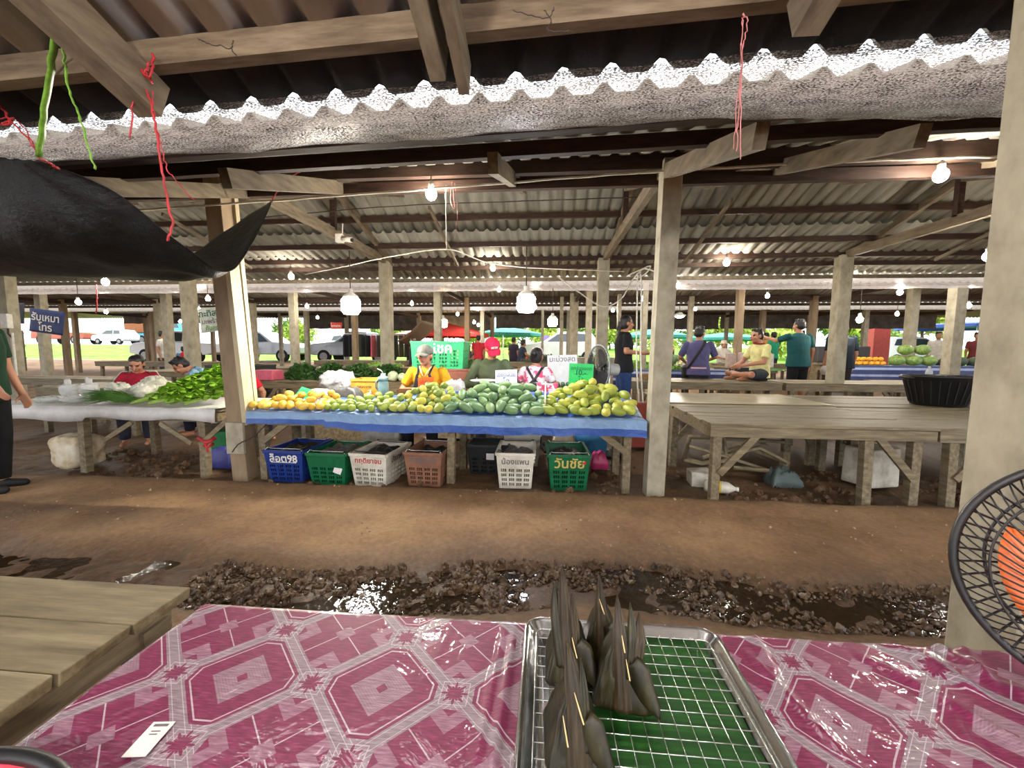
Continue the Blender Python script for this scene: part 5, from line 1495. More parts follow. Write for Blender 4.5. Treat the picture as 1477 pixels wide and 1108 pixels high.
    if shoes:
        mb = MB()
        for g in (-1, 1): capsule(mb, an[g] + V((0, -.035, -.045)), an[g] + V((0, .15, -.053)), .046, .036)
        add('shoes', mb, shoes, .009)
    # ---------------- hair and hats
    mb = MB()
    if hair:
        hr = lambda q: 1 + .03 * noise.noise(q * 9)
        mb.ell(HP(0, -.022, .034), (.084, .094, .090), HM, 18, 14, fn=hr)
        mb.ell(HP(0, -.045, -.005), (.080, .070, .075), HM, 16, 12, fn=hr)
        if hair == 'short':
            for a in range(16): mb.ell(HP(.06 * math.cos(a * .9), -.01 + .06 * math.sin(a * .9), .10 + .008 * math.sin(a * 3)), (.022, .022, .020), HM, 6, 5)
        if hair in ('pony', 'bun', 'long'):
            mb.ell(HP(0, -.035, -.02), (.084, .075, .085), HM, 14, 10)
        if hair == 'pony': capsule(mb, HP(0, -.10, .0), HP(.01, -.12, -.24), .034, .018); capsule(mb, HP(0, -.08, .0), HP(0, -.12, -.08), .03, .034)
        if hair == 'bun': mb.ell(HP(0, -.12, .03), .045, None, 12, 8)
        if hair == 'long':
            for g in (-1, 1): capsule(mb, HP(g * .06, -.03, .0), HP(g * .075, -.02, -.14), .036, .024)
            capsule(mb, HP(0, -.07, 0), HP(0, -.08, -.18), .06, .05)
        # keep the face clear: carve by leaving out hair in front (drop faces later)
        me = remesh(mb, 'hair', [hairm], .009 if fine else .018, 1)
        bm = bmesh.new(); bm.from_mesh(me)
        kill = []
        for f in bm.faces:
            q = HM.transposed() @ (f.calc_center_median() - head)
            if (q.y > .028 and q.z < .058 and abs(q.x) < .082) or (hat == 'cap' and q.z > .030): kill.append(f)
        bmesh.ops.delete(bm, geom=kill, context='FACES'); bm.to_mesh(me); bm.free()
        o = bpy.data.objects.new('hair', me); COL.objects.link(o); o.parent = t
    if hat == 'cap':
        mb = MB(); mb.ell(HP(0, -.015, .045), (.095, .108, .088), HM, 20, 14)
        me = remesh(mb, 'cap_crown', [hatm], .009, 1); bm = bmesh.new(); bm.from_mesh(me)
        bmesh.ops.delete(bm, geom=[f for f in bm.faces if (HM.transposed() @ (f.calc_center_median() - head)).z < .036], context='FACES'); bm.to_mesh(me); bm.free()
        cap = bpy.data.objects.new('cap', me); COL.objects.link(cap); cap.parent = t
        mb = MB()
        mb.grid(lambda u, v: HP((u - .5) * .165 * (1 - .25 * v * v), .062 + .105 * v * math.sqrt(max(0, 1 - (2 * u - 1) ** 2 * .55)), .046 - .030 * v - .05 * (2 * u - 1) ** 2 * .5), 12, 6)
        o = mb.build('peak', hatm, cap, smooth=True, solid=.003)
        t['_cap'] = cap.name
    if hat == 'bucket':
        mb = MB(); mb.lathe([(.0, .13), (.07, .125), (.088, .05), (.14, .02), (.142, .016), (.09, .04)], head, 24, rot=HM, caps=False)
        o = mb.build('hat', hatm, t, smooth=True, solid=.004)
    if extra: extra(t, dict(pel=pel, chest=chest, neck=neck, head=head, HP=HP, HM=HM, shl=shl, el=el, wr=wr, up=up, add=add, rad=rad, side=side))
    return t

def on_ground(x, y): return (x, y, gz(x, y)[0] if y < 5 else 0)
# 1 vendor in yellow, seated behind the mangoes, facing the camera
def apron(t, J):
    mb = MB()
    ch, pel, nk = J['chest'], J['pel'], J['neck']
    def fn(u, v):
        x = (u - .5) * (.30 - .14 * max(0, v - .45) / .55); a = x / .17
        p = pel.lerp(nk, .05 + .78 * v); r = .168 - .03 * abs(v - .5)
        if v > .55 and abs(u - .5) < .32: pass
        return V3(p.x + x * 1.06, p.y + r * math.sqrt(max(.05, 1 - a * a * .55)), p.z)
    V3 = lambda *a: Vector(a)
    def fn2(u, v):
        # scooped neckline: lower top edge in the middle
        top = 1 - .26 * math.exp(-((u - .5) / .30) ** 4)
        return fn(u, v * top)
    mb.grid(fn2, 18, 14); o = mb.build('apron', mplain('black_apron', (28, 28, 34), rough=.8), t, smooth=True, solid=.006)
    for g in (-1, 1):
        mb = MB(); mb.tube([fn(.5 + g * .36, .97), J['neck'] + Vector((g * .085, .035, .0)), J['neck'] + Vector((g * .07, -.06, .01))], .014, 8, flat=.5)
        mb.build('strap', mplain('black_apron_strap', (28, 28, 34), rough=.8), o, smooth=True)
    mb = MB()
    for g in (-1, 1): mb.tube([J['neck'] + Vector((g * .075, -.02, .002)), J['neck'] + Vector((g * .072, .045, -.012)), J['neck'] + Vector((g * .045, .085, -.05)), J['neck'] + Vector((g * .012, .115, -.115))], [.010, .011, .011, .006], 8)
    mb.build('collar', mplain('cream_collar', (226, 208, 160)), t, smooth=True, label='cream collar')
person('mango vendor in a yellow polo shirt, black apron and grey cap', (-1.53, 5.12, .0), PI - .05, 1.10, top=1.40, pelvis=(0, 0, .60), chest=(0, .05, .94), neck=(0, .10, 1.13), head=(0, .165, 1.245), look=(.02, 1, -.05),
       elbow=((-.29, .12, .86), (.29, .12, .86)), wrist=((-.16, .32, .80), (.16, .32, .80)), knee=((-.14, .36, .48), (.14, .36, .48)), ankle=((-.14, .34, .08), (.14, .34, .08)), palm=((0, 0, -1), (0, 0, -1)),
       shirt=cloth('yellow_polo', (222, 158, 38)), pants=cloth('dark_trousers', (44, 44, 50)), hat='cap', hatm=cloth('grey_cap', (116, 116, 108)), sleeve=.78, extra=apron, wide=1.06, skinm=skin)
# 2 man in the green jumper and red cap
def capfront(t, J):
    cap = bpy.data.objects[t['_cap']]
    c = J['HP'](0, .098, .078)
    hm = J['HM']; M = Matrix.Translation(c) @ (hm.to_4x4() @ Matrix.Rotation(PI / 2 - .3, 4, 'X'))
    mb = MB(); mb.box((-.02, 0, 0), (.036, .034, .004)); mb.box((.022, 0, 0), (.038, .034, .004)); mb.xf(M @ Matrix.Rotation(PI, 4, 'Y')); mb.build('badge', ink_white, cap, label='white badge on the cap')
    text_part('ET', mplain('cap_letter_red', (168, 28, 52)), cap, M @ Matrix.Translation((-.02, 0, .003)), width=.03, name='lettering', bold=.03)
    ph = MB().box(tuple((J['wr'][-1] + J['wr'][1]) / 2 + Vector((0, .10, .03))), (.075, .012, .15), rot=Euler((-.9, 0, 0)).to_matrix())
    ph.build('held_phone', black_plastic, t)
person('man in a dark green jumper and red cap looking down at his hands', (-.79, 5.6, .0), PI + .25, 1.14, top=1.50, pelvis=(0, 0, .62), chest=(0, .04, .98), neck=(0, .08, 1.18), head=(.0, .165, 1.29), look=(-.12, .8, -.55), tilt=.12,
       elbow=((-.30, .06, .86), (.30, .06, .86)), wrist=((-.08, .30, .84), (.10, .30, .83)), knee=((-.16, .42, .52), (.16, .42, .52)), ankle=((-.16, .4, .08), (.16, .4, .08)), palm=((.4, .2, .8), (-.4, .2, .8)),
       shirt=cloth('dark_green_jumper', (76, 84, 62)), pants=cloth('dark_trousers2', (52, 52, 58)), hat='cap', hatm=cloth('crimson_cap', (160, 26, 56)), sleeve=1.85, extra=capfront, skinm=skin, curl=.9)
bpy.data.objects.remove(bpy.data.objects['held_phone']) if 'held_phone' in bpy.data.objects else None
# 3 woman with headband, from behind
pinkm = mnoise('pink_print_blouse', [(.30, (214, 66, 106)), (.44, (222, 84, 118)), (.5, (232, 222, 226)), (.62, (218, 208, 214)), (.7, (120, 110, 120))], scale=9, rough=.85, bump=.4, spec=.2)
def straps(t, J):
    mb = MB()
    c, n = J['chest'], J['neck']
    mb.tube([n + Vector((-.11, .03, -.01)), n + Vector((-.10, -.085, -.03)), c + Vector((0, -.155, .02)), c + Vector((.13, -.135, -.10))], .018, 8, flat=.35)
    mb.tube([n + Vector((.11, .03, -.01)), n + Vector((.10, -.085, -.03)), c + Vector((0.02, -.155, .02)), c + Vector((-.10, -.14, -.10))], .018, 8, flat=.35)
    mb.build('shoulder_strap', mplain('dark_strap', (34, 32, 38)), t, smooth=True)
    hp = J['HP']; mb = MB(); mb.tube([hp(.088 * math.cos(a) * 1.03, -.03 + .0 * a + .02 * math.sin(a), .034 + .098 * math.sin(a)) for a in [PI * i / 14 for i in range(15)]], .006, 6); mb.build('headband', mplain('pale_headband', (196, 170, 176)), t, smooth=True)
person('woman in a pink and white blouse with black straps, seen from behind', (-.17, 5.74, .0), -.15, 1.08, top=1.37, pelvis=(0, 0, .60), chest=(0, .03, .94), neck=(0, .05, 1.13), head=(.01, .09, 1.245), look=(.15, 1, -.15), female=True,
       elbow=((-.27, .08, .86), (.27, .08, .86)), wrist=((-.16, .30, .76), (.16, .30, .76)), knee=((-.12, .42, .52), (.12, .42, .52)), ankle=((-.12, .4, .08), (.12, .4, .08)),
       shirt=pinkm, pants=cloth('dark_skirt', (50, 46, 54)), hair='bun', sleeve=.7, extra=straps)
# 4 girl in red tracksuit
def redstripe(t, J):
    for g in (-1, 1):
        mb = MB()
        for k in (-1, 0, 1):
            off = Vector((0, .020 * k, 0))
            mb.tube([J['neck'] + Vector((g * .08, .0, .0)) + off, J['shl'][g] + Vector((g * .02, 0, .068)) + off, J['shl'][g].lerp(J['el'][g], .45) + Vector((g * .055, 0, .03)) + off], .006, 5, flat=.6)
        mb.build('sleeve_stripe', ink_white, t, smooth=True, label='three white stripes along the sleeve')
person('girl in a red tracksuit top with white sleeve stripes, head bowed', (-5.86, 5.28, .0), PI + .62, 1.05, top=1.235, pelvis=(0, 0, .52), chest=(0, .05, .85), neck=(0, .10, 1.03), head=(0, .18, 1.13), look=(.1, .85, -.45), female=True,
       elbow=((-.26, .14, .76), (.26, .14, .76)), wrist=((-.10, .36, .78), (.12, .36, .78)), knee=((-.12, .4, .48), (.12, .4, .48)), ankle=((-.12, .38, .08), (.12, .38, .08)), palm=((.3, .2, .8), (-.3, .2, .8)),
       shirt=cloth('red_track_top', (150, 28, 48)), pants=cloth('dark_pants3', (40, 40, 52)), hair='bun', sleeve=1.9, extra=redstripe, skinm=skin)
# 5 woman in floral blouse, bowed over
floral = mnoise('blue_floral', [(.30, (24, 30, 48)), (.42, (40, 62, 96)), (.48, (110, 160, 196)), (.60, (160, 200, 220)), (.70, (206, 214, 200))], scale=11, rough=.85, bump=.3, spec=.2)
person('woman in a pale blue floral blouse bending over beside the girl in red', (-5.12, 5.85, .0), PI - .9, 1.08, top=1.20, pelvis=(0, 0, .52), chest=(0, .20, .80), neck=(0, .34, .93), head=(0, .45, .985), look=(.0, .75, -.7), female=True,
       elbow=((-.30, .30, .68), (.30, .30, .70)), wrist=((-.10, .46, .62), (.14, .48, .64)), knee=((-.12, .4, .48), (.12, .4, .48)), ankle=((-.12, .38, .08), (.12, .38, .08)),
       shirt=floral, pants=cloth('dark_pants4', (38, 40, 56)), hair='short', sleeve=.95, wide=1.08)
# 6 person in red behind the post
person('person in a red shirt mostly hidden behind the cream post', (-4.52, 5.5, .0), PI + 1.2, 1.05, top=1.20, pelvis=(0, 0, .52), chest=(0, .03, .86), neck=(0, .06, 1.05), head=(0, .10, 1.17), look=(.0, 1, -.3), female=True,
       elbow=((-.26, .1, .78), (.26, .1, .78)), wrist=((-.12, .32, .72), (.12, .32, .72)), knee=((-.12, .4, .48), (.12, .4, .48)), ankle=((-.12, .38, .08), (.12, .38, .08)), shirt=cloth('red_shirt', (186, 34, 50)), pants=cloth('dark_pants5', (40, 40, 50)), hair='pony')
# 7 standing person at the left picture edge
person('standing person in a dark green T-shirt and black trousers at the left picture edge', (-5.12, 3.18, gz(-5.12, 3.18)[0]), -1.15, 1.04, elbow=((-.23, .02, 1.10), (.25, .16, 1.16)), wrist=((-.24, .10, .86), (.28, .26, .98)),
       shirt=cloth('bottle_green_tee', (28, 58, 40)), pants=cloth('black_trousers', (22, 22, 24)), shoes=black_matte, sleeve=.72, hair='short', leglen=1.0)
# 8 woman in black, standing side-on to the right
person('woman in black with a ponytail, side-on, beside the tall post', (1.30, 6.95, .0), -PI / 2 + .1, 1.13, pelvis=(0, 0, .93), chest=(0, .0, 1.27), neck=(0, .0, 1.46), head=(0, .035, 1.58), look=(0, 1, -.05), female=True,
       elbow=((-.20, -.02, 1.16), (.20, -.02, 1.16)), wrist=((-.14, .26, 1.15), (.14, .26, 1.14)), palm=((.5, 0, .8), (-.5, 0, .8)), shirt=cloth('black_tee', (30, 30, 34)), pants=cloth('blue_jeans', (44, 66, 108)), hair='pony', sleeve=.75, wide=1.05)
# 9 man in purple sitting on the bench, from behind, with bag strap
def sling(t, J):
    c, n, p = J['chest'], J['neck'], J['pel']
    mb = MB(); mb.tube([n + Vector((.10, .06, .0)), n + Vector((.10, -.09, -.02)), c + Vector((.02, -.158, .02)), p.lerp(c, .5) + Vector((-.09, -.135, 0)), p + Vector((-.17, -.09, .04)), p + Vector((-.185, .02, .02))], .021, 8, flat=.3)
    mb.build('sling_strap', black_matte, t, smooth=True, label='black bag strap across the back')
    mb = MB(); mb.box(tuple(p + Vector((-.21, .04, -.02))), (.08, .2, .16)); mb.build('sling_bag', black_matte, t, bevel=.02)
    mb = MB(); mb.grid(lambda u, v: tuple(p + Vector(((u - .5) * .24, -.152 + .03 * (2 * u - 1) ** 2, .035 + .026 * v))), 8, 1); mb.build('shirt_print', mplain('pale_pink_print', (214, 170, 176)), t, solid=.003, label='pale pink print on the shirt back')
bz = .78
person('man in a purple-grey shirt with black sling strap sitting on the bench', (2.97, 8.16, .0), -.25, 1.15, pelvis=(0, 0, .82), chest=(0, .05, 1.15), neck=(.0, .08, 1.335), head=(.02, .115, 1.455), look=(.55, .9, -.1),
       elbow=((-.28, .10, 1.05), (.28, .14, 1.05)), wrist=((-.18, .32, .95), (.18, .36, .98)), knee=((-.16, .44, .83), (.16, .44, .83)), ankle=((-.16, .46, .38), (.16, .46, .38)),
       shirt=cloth('purple_grey_shirt', (84, 82, 122)), pants=cloth('dark_trousers6', (40, 40, 48)), sleeve=.9, extra=sling, wide=1.08)
# 10 man in pale yellow, cross-legged, facing left
def collar_red(t, J):
    mb = MB(); n = J['neck']; mb.tube([n + Vector((.085 * math.cos(a), .08 * math.sin(a), .0 + .012 * math.cos(a))) for a in [2 * PI * i / 20 for i in range(20)]], .016, 6, closed=True); mb.build('collar', mplain('red_collar', (140, 36, 40)), t, smooth=True, label='dark red collar')
person('man in a pale yellow T-shirt with a red collar sitting cross-legged on the bench', (4.02, 7.95, .0), PI / 2 + .15, 1.13, pelvis=(0, 0, .815), chest=(0, -.01, 1.13), neck=(0, .03, 1.31), head=(0, .085, 1.43), look=(-.1, 1, .0),
       elbow=((-.24, .10, 1.0), (.26, .12, 1.0)), wrist=((-.10, .36, .94), (.10, .38, .92)), knee=((-.30, .34, .80), (.30, .34, .80)), ankle=((.14, .36, .775), (-.12, .30, .77)),
       shirt=cloth('pale_yellow_tee', (220, 214, 152)), pants=cloth('dark_shorts', (46, 50, 58)), leglen=.5, sleeve=.72, extra=collar_red, wide=1.05)
# 11 man in teal, standing beyond the bench, seen from behind
person('man in a teal T-shirt standing beyond the bench, seen from behind', (5.36, 9.05, .0), .2, 1.16, pelvis=(0, 0, .94), chest=(0, .02, 1.29), neck=(0, .02, 1.49), head=(0, .04, 1.615), look=(-.2, 1, 0),
       elbow=((-.30, .20, 1.34), (.26, -.02, 1.16)), wrist=((-.32, .42, 1.40), (.28, .03, .91)), shirt=cloth('teal_tee', (30, 78, 82)), pants=cloth('black_shorts', (26, 26, 30)), leglen=.45, sleeve=.78, wide=1.22, belly=.02)
# 12 man in dark tee behind the post
person('heavy man in a dark navy T-shirt behind the second row post, holding a bag', (6.22, 9.05, .0), .1, 1.14, pelvis=(0, 0, .93), chest=(0, .02, 1.28), neck=(0, .02, 1.48), head=(0, .04, 1.60), look=(0, 1, 0),
       shirt=cloth('dark_navy_tee', (24, 34, 44)), pants=cloth('dark_shorts2', (52, 48, 46)), leglen=.48, sleeve=.78, wide=1.28, belly=.03)
# ---- small people further back
def mini(label, px, py_head, Y, face, shirt_c, s=1.12, seat=False, hair='short', hat=None, hatm=None, pants_c=(50, 52, 62), female=False):
    top = PY(px, py_head, Y)
    if not seat: s = min(1.2, max(.8, top.z / 1.72))
    hgt = 1.72 * s
    z = top.z - hgt if not seat else top.z - (1.28 * s)
    kw = dict(pelvis=(0, 0, .52), chest=(0, .03, .86), neck=(0, .05, 1.05), head=(0, .09, 1.165), elbow=((-.26, .1, .78), (.26, .1, .78)), wrist=((-.12, .32, .72), (.12, .32, .72)),
              knee=((-.12, .4, .48), (.12, .4, .48)), ankle=((-.12, .38, .08), (.12, .38, .08))) if seat else {}
    person(label, (top.x, Y, (.42 * min(1, max(0, Y - 22) / 3)) if not seat else max(0, min(z, .25))), face, s, shirt=mplain('tee_%d_%d' % (px, py_head), shirt_c, rough=.85), pants=mplain('trousers_%d' % px, pants_c, rough=.85), fine=False, hair=hair, hat=hat, hatm=hatm, female=female, hands=True, **kw)
mini('woman with dark hair looking out from behind the greens of the blue striped stall', 967, 498, 12.9, PI, (70, 90, 60), seat=True, hair='long', female=True)
mini('person in white wearing a wide pale hat behind the produce', 1043, 482, 15.2, PI, (206, 202, 192), seat=True, hair=None, hat='bucket', hatm=mplain('pale_hat', (222, 208, 186)))
mini('person in a bright green T-shirt standing far back between two posts', 1117, 474, 17.0, .4, (28, 150, 108))
mini('child in an orange top standing next to the person in bright green', 1106, 479, 17.6, .2, (226, 158, 70), s=1.0)
mini('person far back left of the man in teal, in a dark top', 1157, 476, 15.5, 2.2, (60, 66, 60), seat=False)
mini('person in white far back beside the fruit stall behind the tub', 1355, 476, 16.5, 2.6, (214, 206, 192))
mini('person in maroon far back at the right, near the blue box', 1411, 480, 16.5, 2.6, (120, 50, 50))
mini('person in a red T-shirt at the far stalls behind the red cap', 690, 484, 15.5, .3, (196, 40, 58))
mini('person in a dark jacket at the far stalls right of the red cap', 741, 487, 16.0, -.6, (50, 44, 64))
mini('person in navy at the far stalls further right of the red cap', 752, 490, 15.2, -1.2, (48, 56, 80), seat=True)
mini('dark haired person behind the bright green crates', 676, 496, 15.6, 2.8, (70, 80, 90), seat=True, hair='long')
mini('person with orange top by the lit lamps of the far stall', 642, 490, 19.0, PI, (190, 120, 70), seat=True)
mini('person in dark clothes left of the vendor, by the drooping brown canopy', 596, 488, 12.5, 2.0, (46, 44, 50))
mini('person in a pink top walking past the silver pickup', 590, 470, 21.0, 1.5, (196, 132, 136))
mini('person in a white shirt and dark apron far left, behind the bowed woman', 233, 478, 13.2, -1.3, (210, 208, 202))
mini('person in red at the clothes stall far left', 273, 498, 14.5, .8, (204, 36, 48), seat=True)
mini('person in blue at the clothes stall far left', 263, 500, 15.0, .4, (92, 150, 196), seat=True, s=1.05)
# ------------------------------------------------------------------ things around the vendor
market_table('low timber table behind the vendor, loaded with garlic and cabbages', -1.9, .9, 6.35, 7.25, .74, planks=4, legs=(.05, .5, .95), brace=False)
market_table('timber table with dark leafy greens behind the yellow heap', -5.05, -2.05, 6.35, 7.25, .78, planks=4, legs=(.05, .5, .95))
# leafy green mounds
def mound(label, name, cat, c, r, mat, n=420, seed=1, ls=.05):
    """a mound of separate leaf blades (nobody could count the leaves)"""
    rr = random.Random(seed); mb = MB()
    for i in range(n):
        a = rr.uniform(0, 2 * PI); e = math.asin(rr.uniform(0, 1)); k = rr.uniform(.72, 1.05)
        d = Vector((math.cos(a) * math.cos(e), math.sin(a) * math.cos(e), math.sin(e)))
        p = Vector(c) + Vector((d.x * r[0], d.y * r[1], d.z * r[2])) * k
        M = Euler((rr.uniform(-1, 1), rr.uniform(-1, 1), rr.uniform(0, 6.3))).to_matrix()
        l = ls * rr.uniform(.7, 1.4); w = l * .38
        q = [M @ Vector(v) + p for v in ((-l, 0, 0), (-.2 * l, w, .12 * l), (l, 0, -.1 * l), (-.2 * l, -w, .12 * l), (0, 0, -.06 * l))]
        mb.add(q, [(0, 4, 1), (1, 4, 2), (2, 4, 3), (3, 4, 0)])
    mb.ell(tuple(c), (r[0] * .8, r[1] * .8, r[2] * .8), None, 14, 8)
    mb.floor(c[2] + .012)
    return tag(mb.build(name, mat, smooth=False), label, cat)
dkgreen = mnoise('dark_leaf_green', [(.3, (36, 66, 28)), (.6, (60, 98, 42)), (.8, (96, 130, 66))], scale=8, rough=.55, bump=0)
ltgreen = mnoise('light_leaf_green', [(.3, (96, 140, 50)), (.6, (140, 178, 76)), (.8, (190, 206, 130))], scale=8, rough=.55, bump=0)
for i, (x, y, r, lb) in enumerate(((-4.42, 6.86, .27, 'leftmost mound of dark leafy greens on the table behind the yellow mangoes'), (-3.88, 6.86, .27, 'second mound of dark leafy greens, left of the big post'), (-3.34, 6.86, .27, 'third mound of dark leafy greens, right of the post'), (-2.80, 6.86, .27, 'rightmost mound of dark leafy greens, next to the bag on the ochre crate'))):
    mound(lb, 'leafy_mound', 'leafy greens', (x, y, .775), (r, .28, .28), dkgreen, 520, i, .06)
o = MB().box((-4.82, 6.52, .87), (.36, .3, .17), jit=.005).build('pink_box', mplain('pink_box_plastic', (206, 96, 116), rough=.5), bevel=.015); tag(o, 'pink plastic box left of the dark leafy greens', 'box')
for i, (x, s, lb) in enumerate(((-2.60, .09, 'pale cabbage beside the bag on the ochre crate'), (-2.44, .075, 'small pale cabbage tucked behind the ochre crate bag'))):
    o = MB().ell((x, 6.55, .78 + s), s, n=18, k=12, fn=lambda q, i=i: 1 + .08 * noise.noise(q * 4 + Vector((i, 0, 0)))).build('cabbage', mplain('cabbage_skin', (196, 206, 176), rough=.5), smooth=True); tag(o, lb, 'cabbage')
# ochre crates with a plastic bag
def box_open_crate(label, c, w, d, h, mat, txt=None, ink=None, rz=0, sub=.9):
    return crate(label, c, rz, w, d, h, mat, txt, ink, twidth=.55, bail=False, taper=.94, rows=5)
market_table('low timber bench behind the mango display', -2.98, -.55, 4.55, 4.84, .66, planks=2, legs=(.03, .97), brace=False, rows=1, apron=.04)
box_open_crate('ochre crate standing upright with black lettering, left of the vendor', (-2.47, 5.35, .42), .36, .34, .50, crate_yellow, 'คลองเตย', ink_black, rz=.05)
box_open_crate('lower ochre crate beneath the plastic bag, left of the vendor', (-2.92, 5.35, .34), .42, .34, .36, crate_yellow, None, None)
MB_ = MB(); MB_.box((-2.7, 5.35, .17), (.95, .42, .33)); tag(MB_.build('packing_case', wood_old), 'wooden packing case carrying the two ochre crates', 'case')
o = MB().ell((-2.90, 5.33, .86), (.27, .17, .17), n=36, k=24, fn=lambda q: 1 + .22 * noise.noise(q * 3) + .12 * noise.noise(q * 8)).floor(.705).build('plastic_bag', mnoise('printed_clear_bag', [(.35, (176, 176, 178)), (.5, (206, 206, 206)), (.62, (110, 108, 118)), (.7, (212, 212, 212))], scale=7, rough=.25, spec=.7, bump=.6, bscale=14, dist=.02), smooth=True)
tag(o, 'crinkled printed plastic bag lying on the lower ochre crate', 'plastic bag')
# flask, spray bottle
t = thing('drink_flask', 'pale teal flask with a handle behind the lime green mangoes', 'flask', (-1.99, 4.70, .664))
fl = mplain('teal_flask', (126, 160, 160), rough=.4)
MB().lathe([(.06, 0), (.066, .01), (.066, .24), (.058, .27), (.058, .29)], n=24).build('body', fl, t, smooth=True)
MB().lathe([(.062, .285), (.062, .33), (.03, .345), (.028, .375), (.0, .375)], n=24).build('lid', fl, t, smooth=True)
MB().tube([(-.06, 0, .30), (-.095, 0, .26), (-.098, 0, .21), (-.066, 0, .17)], .011, 8).build('handle', fl, t, smooth=True)
MB().tube([(.0, 0, .37), (-.02, 0, .41), (-.07, 0, .43)], .006, 6).build('straw', white_pl, t, smooth=True)
t = thing('spray_bottle', 'small blue spray bottle next to the teal flask', 'bottle', (-2.13, 4.64, .664))
MB().lathe([(.034, 0), (.036, .005), (.036, .09), (.014, .115), (.014, .125)], n=18).build('bottle_body', mplain('blue_liquid', (40, 150, 196), rough=.2), t, smooth=True)
MB().lathe([(.015, .12), (.015, .145), (.008, .15), (.006, .17)], n=14).build('pump', white_pl, t, smooth=True)
MB().box((-.012, 0, .172), (.04, .012, .012)).build('nozzle', white_pl, t)
bagfill('stack of folded clear plastic bags behind the small green card', (-2.46, 4.69, .664), .42, .24, .19, bag_grey, 31, amp=.03)
bagfill('white foam tray stack left of the small green card', (-2.82, 4.70, .664), .28, .22, .17, white_pl, 7, cat='foam trays', amp=.005)
bagfill('white plastic bags heaped right of the orange card', (-1.10, 4.69, .664), .30, .22, .28, bag_film, 14, amp=.09)
for i, (x, y, z, lb) in enumerate(((-1.36, 4.72, .77, 'upright clear bag handle loop right of the orange card'),)):
    o = MB().ell((x, y, z), (.085, .05, .09), n=18, k=12, fn=lambda q: 1 + .25 * noise.noise(q * 3)).build('clear_bag', bag_film, smooth=True); tag(o, lb, 'plastic bag')
# weighing scale
t = thing('weighing_scale', 'white pan kitchen scale behind the mixed mangoes', 'scale', (-.74, 4.70, .664))
sc_m = mplain('scale_grey', (156, 160, 162), rough=.4)
MB().box((0, 0, .10), (.20, .2, .20), taper=.72).build('scale_body', sc_m, t, bevel=.012)
MB().tube([(0, 0, .2), (0, 0, .29)], .016, 12).build('column_rod', sc_m, t)
MB().lathe([(.0, .285), (.13, .29), (.17, .305), (.172, .312), (.13, .30), (0, .295)], n=32).build('pan', white_pl, t, smooth=True)
MB().lathe([(.075, 0), (.075, .008), (0, .01)], (0, -.098, .11), 24, rot=Matrix.Rotation(PI / 2 - .14, 3, 'X')).build('dial', card_white, t, smooth=True)
bagfill('dark cash box tray behind the blue bottle', (-2.3, 4.62, .664), .22, .1, .08, black_matte, 2, cat='tray', amp=.003)
# plank box near the vendor and small wooden box
o = MB().box((-1.66, 4.70, .765), (.24, .16, .20), jit=.004).build('wooden_box', mplain('brown_box_wood', (150, 104, 70), rough=.7), bevel=.004); tag(o, 'small brown box in front of the vendor in yellow', 'box')
# crate stack behind vendor: brown below, bright green above
gzp = PY(640, 512, 5.9)
box_open_crate('brown crate stack base under the bright green crate behind the vendor', (-1.42, 6.0, .42), .60, .42, .62, mplain('red_brown_crate', (136, 84, 70), rough=.5))
box_open_crate('bright green crate with white lettering behind the vendor', (-1.62, 6.0, 1.045), .80, .42, .40, crate_mint, 'ช.โชค', ink_white)
MB_ = MB(); MB_.box((-1.45, 6.0, .21), (.66, .46, .41)); tag(MB_.build('packing_case', wood_old), 'wooden packing case under the brown crate behind the vendor', 'case')
# garlic and mushrooms on the back table
k = 0
garlic = mplain('garlic_skin', (226, 216, 196), rough=.5, var=.15)
gmesh = [MB().ell((0, 0, .05), (.06, .06, .055), n=14, k=10, fn=lambda q, i=i: 1 + .1 * math.cos(math.atan2(q.y, q.x) * 6) * (1 - abs(q.z)) + (.35 * q.z if q.z > .75 else 0)).mesh('garlic', garlic, smooth=True) for i in range(2)]
for r in range(2):
    for i in range(7):
        o = bpy.data.objects.new('garlic_bulb', gmesh[(i + r) % 2]); COL.objects.link(o)
        o.location = (-1.10 + .145 * i + (.05 if r else 0), 6.44 + .15 * r, .766); o.rotation_euler = (R.uniform(-.5, .5), R.uniform(-.5, .5), R.uniform(0, 6)); o.scale = [R.uniform(.95, 1.2)] * 3
        tag(o, 'white garlic bulb, %s from left in the %s row behind the red cap' % (ORD[i + 1], 'front' if r == 0 else 'back'), 'garlic', 'garlic bulbs on the back table')
for i in range(14):
    o = MB().ell((-1.84 + .095 * (i % 7), 6.44 + .1 * (i // 7), .782), (.04, .035, .035), n=10, k=7).build('root_vegetable', mplain('root_skin', (120, 100, 74), var=.3) if i == 0 else MATS['root_skin'], smooth=True)
    tag(o, 'small brown root, %s from left in the %s row beside the vendor' % (ORD[i % 7 + 1], 'front' if i < 7 else 'back'), 'root vegetable', 'brown roots on the back table')
ltg = mplain('cucumber_skin', (88, 120, 88), rough=.4, var=.2)
cm = MB().ell((0, 0, .035), (.06, .035, .035), n=12, k=8).mesh('cucumber', ltg, smooth=True)
for r in range(2):
    for i in range(6):
        o = bpy.data.objects.new('green_gourd', cm); COL.objects.link(o); o.location = (.18 + .085 * i, 6.42 + .15 * r, .744); o.rotation_euler = (0, 0, PI / 2 + R.uniform(-.4, .4))
        tag(o, 'dark green gourd, %s from the left in the %s row left of the black fan' % (ORD[i + 1], 'front' if r == 0 else 'back'), 'gourd', 'gourds on the back table')
o = MB().lathe([(.10, 0), (.14, .17), (.15, .18), (.13, .17), (.09, .02)], (-.30, 7.05, .745), 20).build('woven_basket', mplain('basket_brown', (140, 96, 70), bump=.6)); tag(o, 'brown woven basket between the red cap and the pink blouse', 'basket')
